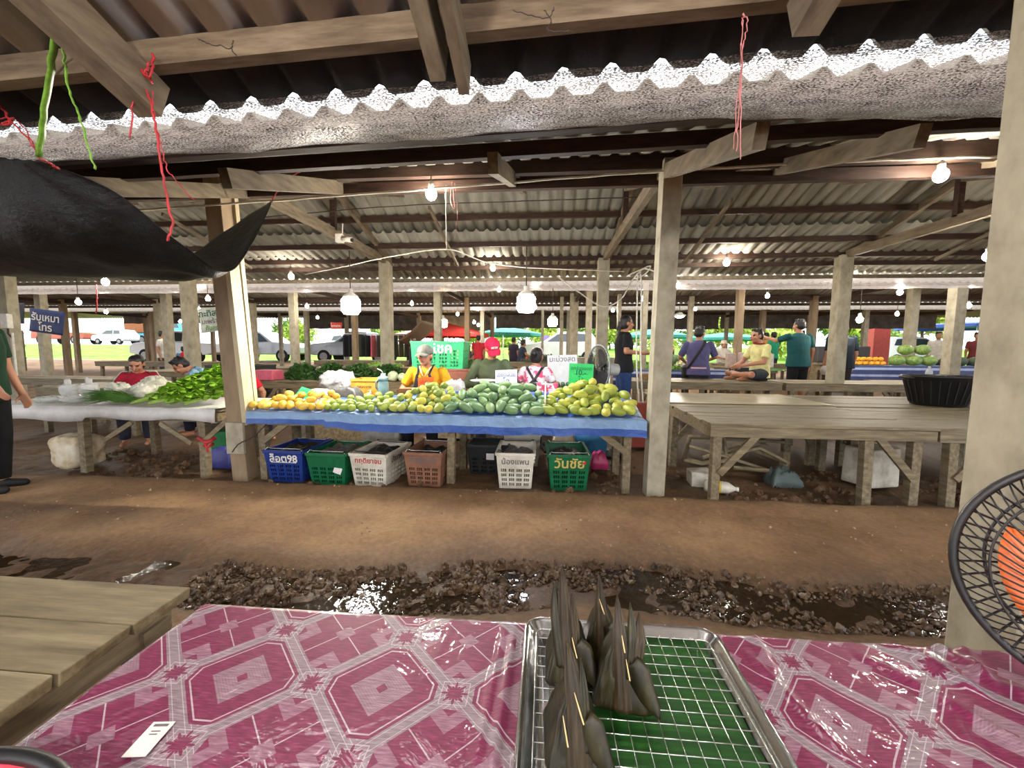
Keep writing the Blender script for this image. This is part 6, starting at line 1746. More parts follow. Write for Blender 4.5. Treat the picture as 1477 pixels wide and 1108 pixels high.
mound('mound of pale green vegetables beyond the pink blouse', 'vegetable_mound', 'vegetables', (.28, 7.0, .745), (.24, .2, .17), mplain('pale_veg', (196, 204, 176), var=.2), 260, 51, .04)
# office chair back
t = thing('office_chair', 'black office chair with a pink cloth in front of the woman in pink', 'chair', (-.08, 5.02, 0))
MB().grid(lambda u, v: ((u - .5) * .46 * (1 - .18 * v ** 3), -.02 - .04 * math.cos((u - .5) * PI) , .60 + .34 * v - .03 * (2 * u - 1) ** 2 * v), 16, 12).build('backrest', black_plastic, t, smooth=True, solid=.03)
MB().box((0, .22, .47), (.46, .42, .06)).build('seat', black_matte, t, bevel=.02)
MB().tube([(0, .2, .1), (0, .2, .45)], .025, 12).build('gas_lift', black_plastic, t)
for i in range(5):
    a = 2 * PI * i / 5; MB().bar((0, .2, .09), (.27 * math.cos(a), .2 + .27 * math.sin(a), .05), .04, .03).build('leg', black_plastic, t)
MB().tube([(.0, -.05, .5), (0, -.06, .66)], .02, 8).build('back_bracket', black_plastic, t)
tag(MB().grid(lambda u, v: (-.12 + .26 * u, 4.93 - .012 * math.sin(u * 8), .93 - .18 * v + .01 * math.sin(u * 7)), 12, 8).build('pink_cloth', pinkm, smooth=True, solid=.004), 'pink patterned cloth hung on the back of the black office chair', 'cloth')
# tall standing fan seen edge-on
fc2 = PY(862, 532, 5.15)
t = thing('standing_fan', 'black standing fan seen edge-on behind the green gold mangoes', 'fan', (fc2.x + .12, 5.15, 0))
ax = Vector((-.93, -.36, .05)).normalized(); s1 = ax.cross(Vector((0, 0, 1))).normalized(); s2 = s1.cross(ax)
FQ = lambda a, r, d: fc2 + s1 * math.cos(a) * r + s2 * math.sin(a) * r + ax * d
RB = .30
MB().tube([FQ(2 * PI * i / 48, RB, 0) for i in range(48)], .012, 6, closed=True).build('cage_rim', mplain('grey_rim', (120, 124, 124), rough=.4), t, world=True, smooth=True)
for nm, sg in (('front_grille', 1), ('rear_grille', -1)):
    mb = MB()
    for i in range(40):
        a = 2 * PI * i / 40; mb.tube([FQ(a, RB * (1 - q), sg * .09 * math.sin(min(1, q * 1.3) * PI / 2)) for q in (0, .12, .3, .6, .95)], .0024, 4)
    for q in (.25, .5, .75): mb.tube([FQ(2 * PI * i / 32, RB * (1 - q), sg * .09 * math.sin(min(1, q * 1.3) * PI / 2)) for i in range(32)], .0024, 4, closed=True)
    mb.build(nm, black_plastic, t, world=True)
for k in range(3):
    a0 = 2 * PI * k / 3
    MB().grid(lambda u, v: FQ(a0 + 1.6 * (u - .5), .05 + .2 * v, .05 * (u - .5)), 8, 5).build('blade', black_matte, t, world=True, solid=.003)
MB().tube([FQ(0, 0, -.09), FQ(0, 0, -.28)], [.09, .075], 18).build('motor_housing', mplain('pale_motor', (190, 194, 190), rough=.4), t, world=True)
pf = FQ(0, 0, -.16)
MB().tube([(pf.x, pf.y, .03), (pf.x, pf.y, pf.z)], .024, 12).build('pole', wire_steel, t, world=True)
MB().lathe([(.22, 0), (.22, .02), (.05, .05)], (pf.x, pf.y, .0), 24).build('base', black_plastic, t, world=True)

# ------------------------------------------------------------------ right-hand plank tables and what is on and under them
market_table('long bare plank table right of the tall post, nearest in its row', 1.45, 3.32, 3.62, 4.92, .70, planks=6, legs=(.045, .72, .93), rows=2, apron=.09)
market_table('bare plank table with one brace, beside the near right post', 3.36, 5.9, 3.66, 4.92, .69, planks=5, legs=(.06, .5, .95), apron=.09)
market_table('second bare plank table behind, covered by a pale worn sheet', 1.5, 3.3, 5.0, 6.2, .695, planks=4, legs=(.05, .95))
tag(MB().grid(lambda u, v: (1.46 + 1.95 * u, 4.99 + 1.18 * v, .702 + .004 * noise.noise(Vector((u * 8, v * 8, 0)))), 20, 14).build('worn_sheet', mnoise('worn_pale_board', [(.3, (150, 138, 104)), (.6, (182, 170, 136)), (.8, (206, 196, 164))], scale=4, rough=.35, spec=.6, bump=.3, bscale=7, dist=.01), smooth=True, solid=.004), 'pale worn sheet on the rear plank table', 'sheet')
market_table('second rear plank table behind the black tub', 3.42, 6.2, 5.0, 6.2, .69, planks=4, legs=(.05, .95))
market_table('long raised timber bench where two men sit, first length', 1.45, 4.15, 7.38, 8.35, .775, planks=5, legs=(.06, .5, .94), apron=.11)
market_table('long raised timber bench in front of the man in teal, second length', 4.2, 6.35, 7.38, 8.35, .775, planks=5, legs=(.06, .5, .9), apron=.11)
market_table('timber bench end with a bottle standing on it, beside the black tub', 6.42, 8.2, 7.5, 8.7, .76, planks=4, legs=(.06, .9), apron=.1)
tc_ = PZ(1352, 581, .70)
t = thing('plastic_tub', 'big black plastic tub on the plank table at the right', 'tub', (4.78, 5.28, .695))
def tubp(x): return x
mb = MB(); rings = []
prof = [(.0, .0), (.25, .0), (.275, .01), (.365, .33), (.39, .345), (.395, .36), (.375, .36), (.35, .345), (.265, .03), (0, .025)]
mb.lathe(prof, n=40, sx=1.0, sy=.78, caps=False); mb.build('tub_body', black_plastic, t, smooth=True)
for g in (-1, 1): MB().box((g * .385, 0, .335), (.06, .16, .022)).build('handle', black_plastic, t, bevel=.006)
mb = MB()
for i in range(26):
    a = 2 * PI * i / 26; mb.bar((math.cos(a) * .283, math.sin(a) * .283 * .78, .03), (math.cos(a) * .357, math.sin(a) * .357 * .78, .30), .012, .012)
mb.build('ribs', black_plastic, t)
o = MB().box((2.62, 0, 0), (.34, .012, .035)); 
def bottle(label, c, h, r, mat, capm, band=None, lay=None):
    t = thing('plastic_bottle', label, 'bottle', c)
    Mx = Matrix.Identity(4) if lay is None else Matrix.Rotation(lay, 4, 'Z') @ Matrix.Translation((0, 0, r)) @ Matrix.Rotation(PI / 2, 4, 'Y')
    def B(name, prof, m):
        mb = MB(); mb.lathe(prof, n=20); mb.xf(Mx); mb.build(name, m, t, smooth=True)
    B('bottle_body', [(r * .8, 0), (r, .012), (r, h * .55), (r * .94, h * .58), (r, h * .62), (r * .9, h * .72), (r * .32, h * .9), (r * .3, h * .93)], mat)
    B('bottle_cap', [(r * .36, h * .92), (r * .36, h), (0, h)], capm)
    if band: B('bottle_label', [(r * 1.015, h * .26), (r * 1.015, h * .50)], band)
    return t
pet = mglass('bottle_plastic', (225, 232, 235), alpha=.42, rough=.1, bump=.1)
bottle('upright clear bottle with a red label at the end of the bench', (6.70, 7.62, .762), .32, .052, pet, white_pl, mplain('red_label', (206, 90, 76)))
bottle('empty bottle with a yellow label lying on the soil under the plank table', (1.56, 3.98, gz(1.65, 3.98)[0] + .002), .30, .058, mplain('milky_bottle', (206, 200, 186), rough=.3), white_pl, mplain('yellow_label', (206, 176, 60)), lay=-.35)
o = MB().box((1.58, 4.15, gz(1.6, 4.1)[0] + .08), (.22, .18, .15), jit=.015).build('foam_scrap', offwhite, bevel=.01); tag(o, 'broken white foam box behind the bottle with the yellow label', 'box')
o = MB().box((3.30, 4.28, .19), (.36, .30, .38), jit=.012, rot=Euler((0, 0, .3)).to_matrix()).build('foam_box', offwhite, bevel=.02); tag(o, 'dirty white foam box under the gap between the two right tables', 'box')
# broken plastic chair under the table
t = thing('broken_chair', 'mud-covered broken plastic chair lying under the plank table', 'chair', (2.05, 4.5, 0))
mud = mnoise('muddy_plastic', [(.3, (104, 90, 66)), (.55, (142, 128, 100)), (.8, (170, 158, 130))], scale=8, rough=.7, bump=.3)
G = lambda x, y, z: (1.55 + x, 4.35 + y, z)
MB().tube([G(.0, .2, .12), G(.02, .1, .40), G(.35, .05, .42), G(.42, .1, .15), G(.20, .2, .08), G(.0, .2, .12)], .035, 8, flat=.6).build('backrest', mud, t, world=True, smooth=True)
MB().tube([G(.4, .1, .2), G(.75, .1, .30), G(1.0, .0, .16), G(.85, -.1, .10), G(.45, .0, .10)], .035, 8, flat=.6).build('seat_frame', mud, t, world=True, smooth=True)
MB().tube([G(.02, .1, .30), G(.40, .06, .20), G(.80, .0, .08)], .03, 8, flat=.6).build('armrest', mud, t, world=True, smooth=True)
MB().tube([G(.25, .3, .12), G(.7, .35, .25), G(1.1, .4, .1)], .025, 8).build('leg', mud, t, world=True, smooth=True)
tag(MB().bar((1.7, 4.75, .33), (2.7, 4.72, .31), .05, .03).build('loose_plank', wood_x), 'loose plank lying across the broken chair under the table', 'plank')
bagfill('grey-blue rag heap at the end of the broken chair', (2.42, 4.2, -.02), .3, .22, .14, mplain('rag_greyblue', (84, 96, 94)), 5, cat='rag', amp=.08)

# ------------------------------------------------------------------ far left benches
market_table('long plank bench behind the left vegetable stall', -8.1, -6.35, 5.6, 6.6, .70, planks=4, legs=(.05, .5, .95), brace=False)
market_table('plank bench on the far left in front of the meter post', -10.6, -7.9, 6.7, 7.4, .74, planks=4, legs=(.05, .5, .95), brace=False)
market_table('rear plank bench left of the black crate', -9.4, -6.3, 8.2, 9.2, .80, planks=4, legs=(.05, .95), brace=False)
crate('large black crate behind the girl in red', (-5.62, 6.9, .0), 0, .95, .55, 1.02, crate_black, bail=False, taper=.97, rows=5, cols=18)
o = MB().lathe([(0, 0), (.17, .0), (.22, .03), (.222, .037), (.16, .012), (0, .010)], (-7.0, 6.3, .80), 28).build('metal_dish', steel, smooth=True); tag(o, 'flat metal dish on the plank bench behind the left stall', 'dish')
tag(MB().lathe([(.11, 0), (.08, .06), (.02, .07), (.02, .10), (0, .10)], (-7.0, 6.3, .70), 20).build('dish_stand', sc_m), 'small grey stand carrying the metal dish', 'stand')
t = thing('meter_box', 'grey meter box on the leftmost second row post', 'box', (LX(-2) + .12, 7.45, 1.72))  # electric meter box fixed to the post
MB().box((.02, -.02, .14), (.17, .1, .30)).build('casing', white_pl, t, bevel=.012); MB().tube([(.02, -.01, 0), (.0, 0, -.12), (.05, .02, -.2)], .015, 8).build('conduit', cable_dark, t, smooth=True); MB().tube([(.10, .0, -.1), (.10, .0, -1.0)], .018, 8).build('pipe', white_pl, t)

# vinyl signs
def sign(label, c, w, h, yaw, mat, lines, ink=None, roll=0):
    t = thing('vinyl_sign', label, 'sign', c, yaw)
    M0 = Matrix.Rotation(roll, 4, 'Y')
    mb = MB(); mb.grid(lambda u, v: ((u - .5) * w, .02 * math.sin(u * 5 + v * 3), (v - .5) * h), 12, 8); mb.xf(M0); mb.build('panel', mat, t, smooth=True, solid=.003)
    for s, dy, wd, ik in lines: text_part(s, ik, t, M0 @ Matrix.Translation((0, -.03, dy * h)) @ Matrix.Rotation(PI / 2, 4, 'X'), width=wd * w, bold=.02, name='lettering')
    return t
sign('white vinyl sign with green and black lettering hanging left of the cream post', PY(306, 461, 6.6), .46, .42, .1, mplain('white_vinyl', (204, 208, 196)), [('กะทิสด', .26, .85, ink_dkgreen), ('มะพร้าว', -.05, .7, ink_grey), ('คั้นสด', -.33, .5, mplain('leaf_green_ink', (96, 150, 50)))], roll=-.12)
sign('navy vinyl sign with white lettering behind the meter post', PY(67, 464, 9.5), .95, .62, .05, mplain('navy_vinyl', (48, 60, 104)), [('รับเหมา', .18, .8, ink_white), ('โทร', -.22, .4, ink_white)], roll=.12)
sign('dark banner with pale lettering at the far left edge', PY(4, 452, 9.5), 1.2, .55, .05, mplain('dark_vinyl', (58, 60, 66)), [('ตลาด', .1, .7, ink_white)])
sign('small red sign with white lettering hung far back under the roof', PY(485, 470, 14.0), .42, .24, 0, mplain('red_sign', (204, 70, 62)), [('ของฝาก', 0, .8, ink_white)])

# ------------------------------------------------------------------ striped fruit stalls, right background
def striped_stall(label, x0, x1, y0, y1, z, drop, tl):
    market_table(tl, x0, x1, y0, y1, z, planks=3, legs=(.05, .5, .95), brace=False)
    mb = MB(); uv = []; prof = [(-drop, 0)] + [(-drop * (1 - i / 4), 0) for i in range(1, 4)] + [(0, 0), (y1 - y0, 0)]
    for i in range(31):
        x = x0 - .04 + (x1 - x0 + .08) * i / 30
        for s, _ in prof:
            mb.v.append(Vector((x, y0 - .03 + max(0, s) + .012 * math.sin(x * 9 + s * 5) * (s < 0), z + .012 + min(0, s)))); uv.append((x, s + 5))
    n = len(prof)
    for i in range(30):
        for j in range(n - 1): mb.f.append((i * n + j, (i + 1) * n + j, (i + 1) * n + j + 1, i * n + j + 1)); mb.m.append(0)
    o = mb.build('striped_cover', tarp_stripe2, smooth=True, solid=.003); set_uv(o, uv) if len(o.data.vertices) == len(uv) else None
    tag(o, label, 'table cover')
striped_stall('navy striped cover on the fruit stall behind the black tub', 6.9, 10.6, 10.2, 11.0, .98, .48, 'table of the fruit stall behind the black tub')
striped_stall('navy striped cover on the produce stall between the two seated men', 1.6, 4.25, 9.6, 10.4, .86, .40, 'table of the produce stall behind the two seated men')
def pile(label, group, name, cat, c, nx, ny, dx, dy, rad, mat, seed, jit=.01, layers=1):
    rr = random.Random(seed); me = MB().ell((0, 0, 0), rad, n=14, k=10, fn=lambda q: 1 + .05 * noise.noise(q * 3)).mesh(name, mat, smooth=True)
    for l in range(layers):
        for j in range(ny):
            for i in range(nx - l):
                o = bpy.data.objects.new(name, me); COL.objects.link(o)
                o.location = (c[0] + (i + l * .5) * dx + rr.uniform(-jit, jit), c[1] + j * dy + rr.uniform(-jit, jit), c[2] + rad[2] + l * rad[2] * 2.05); o.rotation_euler = (0, 0, rr.uniform(-.4, .4))
                w_ = [('upper' if l else 'lower')] if layers > 1 else []
                if ny > 1: w_.append('front' if j == 0 else 'back')
                tag(o, '%s, %s from left%s' % (label, ORD[i + 1], (', ' + ' '.join(w_) + ' row') if w_ else ''), cat, group)
wm = mnoise('watermelon_skin', [(.35, (84, 120, 52)), (.55, (140, 166, 86)), (.7, (170, 188, 112))], scale=12, stretch=(1, 8, 1), rough=.4, bump=0)
pile('pale melon on the stall behind the tub', 'melons on the fruit stall', 'melon', 'melon', (8.45, 10.45, .998), 3, 1, .36, .2, (.17, .13, .125), wm, 3, layers=2)
pile('orange fruit on the stall behind the tub', 'orange fruits on the fruit stall', 'orange_fruit', 'fruit', (7.55, 10.38, .998), 5, 2, .135, .13, (.055, .05, .05), mplain('orange_skin', (240, 170, 50)), 4, layers=2)
pile('dark green melon on the stall behind the tub', 'dark melons on the fruit stall', 'dark_melon', 'melon', (9.55, 10.45, .998), 3, 1, .31, .2, (.14, .12, .11), mplain('dark_melon', (74, 88, 66)), 5)
pile('green cucumber left of the orange fruit', 'cucumbers on the fruit stall', 'cucumber', 'cucumber', (6.98, 10.36, .998), 3, 2, .15, .1, (.065, .03, .03), ltg, 6)
o = MB().box((7.75, 11.3, 1.25), (1.3, .2, .42)).build('display_case', mplain('charcoal_case', (62, 58, 58), rough=.5), bevel=.02); tag(o, 'dark display box standing behind the fruit stall', 'box')
o = MB().box((7.75, 11.3, .52), (1.3, .3, 1.03)).build('stand', wood_old); tag(o, 'wooden stand under the dark display box', 'stand')
mound('bright green leafy heap left of the man in purple', 'leafy_mound', 'leafy greens', (2.25, 9.98, .872), (.35, .25, .20), ltgreen, 260, 61)
mound('pale cabbage heap between the seated men', 'vegetable_mound', 'vegetables', (3.38, 10.05, .872), (.30, .25, .20), mplain('pale_veg2', (200, 198, 170), var=.2), 260, 62, .045)
mound('leafy fringe of greens in front of the pale cabbage heap', 'leafy_mound', 'leafy greens', (2.95, 9.72, .872), (.28, .10, .09), ltgreen, 160, 63)
pile('pale melon by the seated man in yellow', 'melons on the produce stall', 'melon', 'melon', (3.75, 9.9, .878), 1, 1, .30, .2, (.14, .11, .11), wm, 7, layers=2)
market_table('small table with bags and a banana leaf, left of the man in teal', 4.35, 5.55, 10.1, 10.8, .92, planks=3, legs=(.08, .92))
for i, (x, h, m_, lb) in enumerate(((4.55, .34, mplain('dusty_pink_bag', (172, 150, 140)), 'dusty pink carrier bag on the small table left of the man in teal'), (4.83, .36, mplain('rose_carrier', (196, 172, 164)), 'rose carrier bag on the small table left of the man in teal'), (5.42, .34, mplain('white_carrier', (212, 208, 198)), 'white carrier bag on the small table, right of the egg trays'))):
    o = MB().box((x, 10.35, .925 + h / 2), (.22, .14, h), jit=.012, taper=.9).build('carrier_bag', m_, bevel=.012); tag(o, lb, 'bag')
for i in range(5):
    o = MB().box((5.13, 10.35, .945 + .062 * i), (.26, .18, .035), jit=.003).build('egg_tray', mplain('egg_tray_white', (214, 210, 204)) if i == 0 else MATS['egg_tray_white'], bevel=.004); tag(o, 'pale egg tray left of the man in teal, %s from the bottom' % ORD[i + 1], 'tray', 'egg trays stacked on the small table')
o = MB().grid(lambda u, v: (4.9 + .75 * u, 10.02 + .22 * (v - .5) * math.sin(PI * u) - .05, .90 + .05 * math.sin(u * PI) - .10 * abs(v - .5) - .08 * (1 - u)), 16, 6).build('hanging_leaf', mplain('fresh_banana_leaf', (76, 122, 62), rough=.4), smooth=True, solid=.003); tag(o, 'green banana leaf hanging over the edge of the small table', 'leaf')
o = MB().box((1.82, 7.6, .845), (.20, .14, .12), jit=.005).build('paper_bag', mplain('brown_paper', (156, 124, 82), rough=.8), bevel=.02); tag(o, 'brown paper bag on the bench beside the woman in black', 'bag')
o = MB().ell((5.93, 9.05, .93), (.10, .08, .10), n=16, k=10, fn=lambda q: 1 + .25 * noise.noise(q * 3)).build('hanging_bag', bag_film, smooth=True); tag(o, 'small white bag hanging by the hand of the man in navy', 'bag')
# red gas bottle / box under bench end
o = MB().box((1.30, 5.6, .32), (.36, .3, .62), jit=.01).build('red_box', mplain('dull_red_box', (150, 66, 50)), bevel=.02); tag(o, 'dull red box standing below the bench end, right of the black fan', 'box')

# ------------------------------------------------------------------ simple tables and goods in the further rows
nt_ = 0
for (x0, x1, y, z) in ((-9.0, -5.9, 9.7, .82), (-5.8, -3.2, 9.9, .84), (-2.9, -.2, 9.6, .84), (-8.2, -4.9, 13.4, .9), (-4.6, -1.6, 13.2, .9), (-1.3, 1.2, 12.9, .9), (5.4, 8.2, 13.6, .9), (8.6, 11.6, 11.6, .9), (-14.5, -10.6, 11.6, .86), (10.9, 13.5, 9.0, .86)):
    nt_ += 1
    market_table('plain timber table in the rows further back, %s' % ('behind the dark leafy greens at the left', 'left of the ochre crates further back', 'behind the vendor, two rows back', 'by the clothes stall far left', 'in front of the silver pickup', 'behind the pink blouse, further back', 'far back behind the man in teal', 'far back beside the striped fruit stall', 'at the far left by the grass', 'at the far right behind the thick post')[nt_ - 1], x0, x1, y, y + .9, z, planks=3, legs=(.05, .5, .95), brace=False, apron=.12)
mound('dark heap of produce on the table behind the pink blouse', 'produce_heap', 'vegetables', (-.1, 13.35, .905), (.8, .3, .25), mplain('dull_produce', (90, 96, 84), var=.3), 200, 71, .07)
mound('green heap of produce on the table two rows behind the vendor', 'produce_heap', 'vegetables', (-1.8, 10.05, .845), (.5, .3, .22), dkgreen, 200, 72, .06)
mound('small green heap near the red sign, two rows back', 'produce_heap', 'vegetables', (-4.3, 10.35, .845), (.5, .25, .14), ltgreen, 160, 73, .05)
for i, (x, c, lb) in enumerate(((-.02, (222, 222, 216), 'white tub of goods beyond the black fan, left one'), (.50, (206, 200, 190), 'pale tub of goods beyond the black fan, middle one'), (.98, (224, 222, 214), 'white tub of goods beyond the black fan, right one'))):
    o = MB().lathe([(.15, 0), (.19, .22), (.2, .22), (.17, .2), (0, .18)], (x + 1.0, 11.6, .898), 18).build('produce_tub', mplain('tub_%d' % i, c), smooth=True); tag(o, lb, 'tub')
market_table('table with white tubs beyond the black fan', .75, 2.3, 11.3, 11.9, .895, planks=3, legs=(.05, .95), brace=False)
o = MB().box((10.3, 12.0, 1.056), (.5, .35, .3)).build('blue_box', mplain('sky_blue_box', (92, 140, 176)), bevel=.02); tag(o, 'sky blue box on the far right table', 'box')
o = MB().ell((8.42, 8.1, 2.02), (.26, .20, .23), n=18, k=12, fn=lambda q: 1 + .2 * noise.noise(q * 3)).build('hanging_sack', mplain('pale_sack', (176, 170, 150), rough=.6), smooth=True); tag(o, 'pale stuffed sack hanging high beside the near right post', 'sack')
MB().tube([(8.42, 8.1, 2.22), (8.42, 8.1, 2.95)], .008, 5).build('cord', cable_dark, o, world=True)
# clothes rail far left
t = thing('clothes_rail', 'clothes rail hung with dark garments far left beyond the stalls', 'clothes rail', (-7.2, 17.0, .2))
MB().tube([(-1.8, 0, 1.75), (1.8, 0, 1.75)], .02, 8).build('rail', wire_steel, t)
for x in (-1.75, 1.75): MB().tube([(x, 0, 0), (x, 0, 1.75)], .02, 8).build('leg', wire_steel, t)
for i in range(14):
    c = R.choice(((40, 40, 44), (52, 60, 56), (30, 34, 50), (196, 96, 110), (70, 66, 64), (48, 84, 74)))
    mb = MB(); x = -1.65 + .25 * i
    mb.add([(x - .02, -.22, 1.70), (x + .02, -.22, 1.70), (x + .03, -.26, .75), (x - .03, -.26, .75), (x - .02, .22, 1.70), (x + .02, .22, 1.70), (x + .03, .26, .75), (x - .03, .26, .75)], [(0, 1, 2, 3), (4, 5, 6, 7), (0, 1, 5, 4), (3, 2, 6, 7), (0, 3, 7, 4), (1, 2, 6, 5)]); mb.build('garment', mplain('garment_%d' % i, c, rough=.9), t)
# ------------------------------------------------------------------ lamps
def bulb(label, p, r=.042, mat=None, drop=.0, cord_to=None, big=False):
    mat = mat or bulb_glass
    t = thing('light_bulb', label, 'lamp', p)
    if not big:
        MB().ell((0, 0, 0), (r, r, r * 1.12), n=14, k=10).build('bulb', mat, t, smooth=True)
        MB().lathe([(r * .5, r * .9), (r * .55, r * 1.9), (r * .35, r * 2.2), (0, r * 2.2)], n=12).build('socket', white_pl, t, smooth=True)
    else:
        MB().lathe([(0, -r * 1.05), (r * .75, -r * 1.0), (r, -r * .6), (r, r * .55), (r * .9, r * .62), (0, r * .62)], n=24).build('bulb', mat, t, smooth=True)
        MB().lathe([(r * .92, r * .60), (r * .8, r * 1.0), (r * .3, r * 1.35), (r * .28, r * 1.75), (0, r * 1.75)], n=20).build('socket', white_pl, t, smooth=True)
    top = r * (2.2 if not big else 1.75)
    if cord_to:
        c = Vector(cord_to) - Vector(p)
        MB().tube([(0, 0, top), (c.x * .5, c.y * .5, (c.z + top) / 2), tuple(c)], .006, 6).build('cord', cable_dark, t, smooth=True)
    return t
def hung(px, py, Y, label, r=.042, mat=None, up=.22, big=False):
    p = PY(px, py, Y); return bulb(label, tuple(p), r, mat, cord_to=(p.x, p.y, p.z + up), big=big)
BL = [(622, 280, 3.78, .05, .16, 'bare bulb hanging from the beam above the mango stall'),
 (1357, 253, 3.78, .05, .12, 'bare bulb hanging from the beam above the right plank table, next to the near post'),
 (152, 407, 6.0, .05, .55, 'bulb hanging high behind the left vegetable stall'),
 (113, 436, 7.2, .045, .5, 'bulb left of the hanging one behind the left vegetable stall'),
 (420, 399, 7.5, .05, .25, 'bulb below the second beam, above the dark leafy greens'),
 (711, 387, 7.6, .045, .2, 'upper of the two bulbs near the middle, left of the large LED lamp'),
 (720, 418, 9.2, .04, .3, 'lower of the two bulbs near the middle, left of the large LED lamp'),
 (443, 442, 10.8, .045, .3, 'bulb in the third row above the left silver pickup'),
 (594, 438, 10.8, .045, .3, 'bulb in the third row above the vendor'),
 (553, 457, 13, .045, .4, 'small bulb far back left of the drooping brown canopy'),
 (458, 458, 14, .045, .4, 'small bulb far back left of the red sign'),
 (300, 431, 8.2, .045, .3, 'upper bulb by the white vinyl sign'),
 (287, 447, 9.5, .045, .3, 'lower bulb by the white vinyl sign'),
 (153, 450, 11.5, .05, .4, 'bulb right of the navy sign, low under the far left roof'),
 (260, 464, 13.5, .05, .4, 'bulb low between the two posts left of the white vinyl sign'),
 (356, 462, 12.5, .045, .4, 'bulb just right of the cream post, far back'),
 (1048, 379, 7.5, .05, .3, 'bulb below the second beam above the man in purple'),
 (1425, 370, 5.5, .05, .3, 'bulb close to the near right post'),
 (978, 412, 9.0, .045, .3, 'bulb just right of the tall post'),
 (1107, 427, 10.9, .05, .4, 'bulb on the post beside the man in yellow'),
 (1215, 410, 8.6, .045, .3, 'bulb on the post above the man in teal'),
 (1298, 422, 9.5, .05, .3, 'bulb above the striped fruit stall'),
 (1240, 461, 8.9, .06, .6, 'bright bulb over the shoulder of the man in navy'),
 (1294, 453, 13, .05, .4, 'bulb far back above the dark display box'),
 (1397, 441, 11.2, .055, .4, 'bulb beyond the thick post at the right'),
 (927, 431, 10.5, .045, .3, 'bulb left of the tall post, over the woman in black'),
 (884, 448, 12.5, .045, .3, 'small bulb left of the woman in black, far back'),
 (1003, 446, 12.8, .045, .3, 'bulb far back above the man in purple'),
 (660, 453, 13.5, .05, .4, 'bulb on the cable above the red canopy'),
 (684, 465, 17.5, .06, .5, 'left of two small bulbs right of the red canopy'),
 (690, 469, 18.5, .06, .5, 'right of two small bulbs right of the red canopy'),
 (772, 443, 9.8, .04, .3, 'small bulb peeping out below the large LED lamp')]
for px, py, Y, r, up, lb in BL: hung(px, py, Y, lb, r, bulb_glass, up)
hung(506, 440, 4.55, 'large warm LED lamp hanging over the lime green mangoes', .105, bulb_glass, .62, True)
hung(759, 437, 4.55, 'large cool LED lamp hanging over the dusty green mangoes', .105, bulb_cool, .66, True)
hung(797, 464, 8.6, 'medium round lamp further back right of the large LED lamp', .10, bulb_warm, .7, True)
hung(639, 466, 11.8, 'medium round lamp in front of the red canopy', .13, bulb_warm, .9, True)
for i, (px, py, lb) in enumerate(((644, 488, 'left of three warm lamps of the far stall'), (652, 491, 'middle of three warm lamps of the far stall'), (659, 490, 'right of three warm lamps of the far stall'))): hung(px, py, 22.25, lb, .11, bulb_warm, .35)
# shaded lamp
p = PY(980, 456, 12.6); t = thing('shaded_lamp', 'flat shaded lamp right of the tall post, far back', 'lamp', p)
MB().lathe([(.18, 0), (.20, .02), (.06, .10), (.02, .12), (0, .12)], n=20).build('lamp_shade', white_pl, t, smooth=True); MB().ell((0, 0, -.01), (.13, .13, .05), n=14, k=8).build('bulb', bulb_glass, t, smooth=True); MB().tube([(0, 0, .12), (0, 0, .7)], .008, 6).build('cord', cable_dark, t)
# out-of-view bulbs under our own roof, the rear two added to light its underside
bulb('bare bulb under our own roof, over the printed cloth', (-.45, .12, 2.22), .06, bulb_own, cord_to=(-.45, .12, 2.72))
bulb('added unseen bulb under our own roof, behind the printed cloth on the left', (-.7, -1.5, 2.35), .06, bulb_added_rear, cord_to=(-.7, -1.5, 2.95))
bulb('added unseen bulb under our own roof, behind the printed cloth on the right', (1.6, -1.5, 2.35), .06, bulb_added_rear, cord_to=(1.6, -1.5, 2.95))

# ------------------------------------------------------------------ cables
def cable(label, pts, r, mat, name='hanging_cable', cat='cable', wob=.006):
    return tag(MB().tube(strand([PY(*p) for p in pts], wob=wob), r, 6).build(name, mat, smooth=True), label, cat)
cable('pale cable run along the front beam above the mango stall', [(160, 306, 3.75), (400, 289, 3.75), (640, 271, 3.75), (940, 248, 3.75), (1200, 234, 3.75), (1440, 226, 3.75)], .010, cable_white, wob=.01)
cable('white cable looping from the second row post towards the large LED lamp', [(803, 398, 7.3), (830, 418, 7.3), (868, 442, 7.4), (895, 432, 7.3), (912, 404, 7.2), (924, 392, 7.2)], .012, cable_white)
for i, (px, lb) in enumerate(((919, 'left of two white cables hanging down by the tall post'), (925, 'right of two white cables hanging down by the tall post'))):
    cable(lb, [(920 + 4 * i, 395, 6.0), (px, 430, 5.9), (px - 1, 520, 5.8), (px + 3, 590, 5.5)], .011, cable_white)
cable('knot of white cable tied high left of the tall post', [(905, 398, 6.0), (922, 390, 6.0), (938, 384, 6.0), (930, 396, 6.0), (915, 402, 6.0), (928, 388, 6.0), (945, 392, 5.8)], .010, cable_white)
cable('thin line strung across from the large LED lamps', [(440, 396, 5.5), (500, 384, 5.2), (560, 371, 5.0), (644, 360, 4.9), (700, 378, 4.9), (760, 386, 5.0), (900, 392, 5.8)], .006, cable_white)
cable('string hanging from the front beam to the lamp line', [(643, 268, 3.76), (643, 310, 4.3), (644, 360, 4.88)], .005, cable_white)
cable('red drop wire of the bulb behind the left vegetable stall', [(139, 410, 6.0), (140, 440, 6.0), (138, 452, 6.0)], .008, rope_red)
cable('dark cable along the second beam', [(345, 372, 7.5), (520, 366, 7.5), (700, 360, 7.5), (860, 356, 7.5), (1000, 352, 7.5), (1200, 345, 7.5)], .012, cable_dark)
cable('dark cord across the roof underside above the mango stall', [(330, 318, 5.0), (560, 298, 5.0), (760, 290, 5.0), (940, 284, 5.0)], .006, cable_dark)
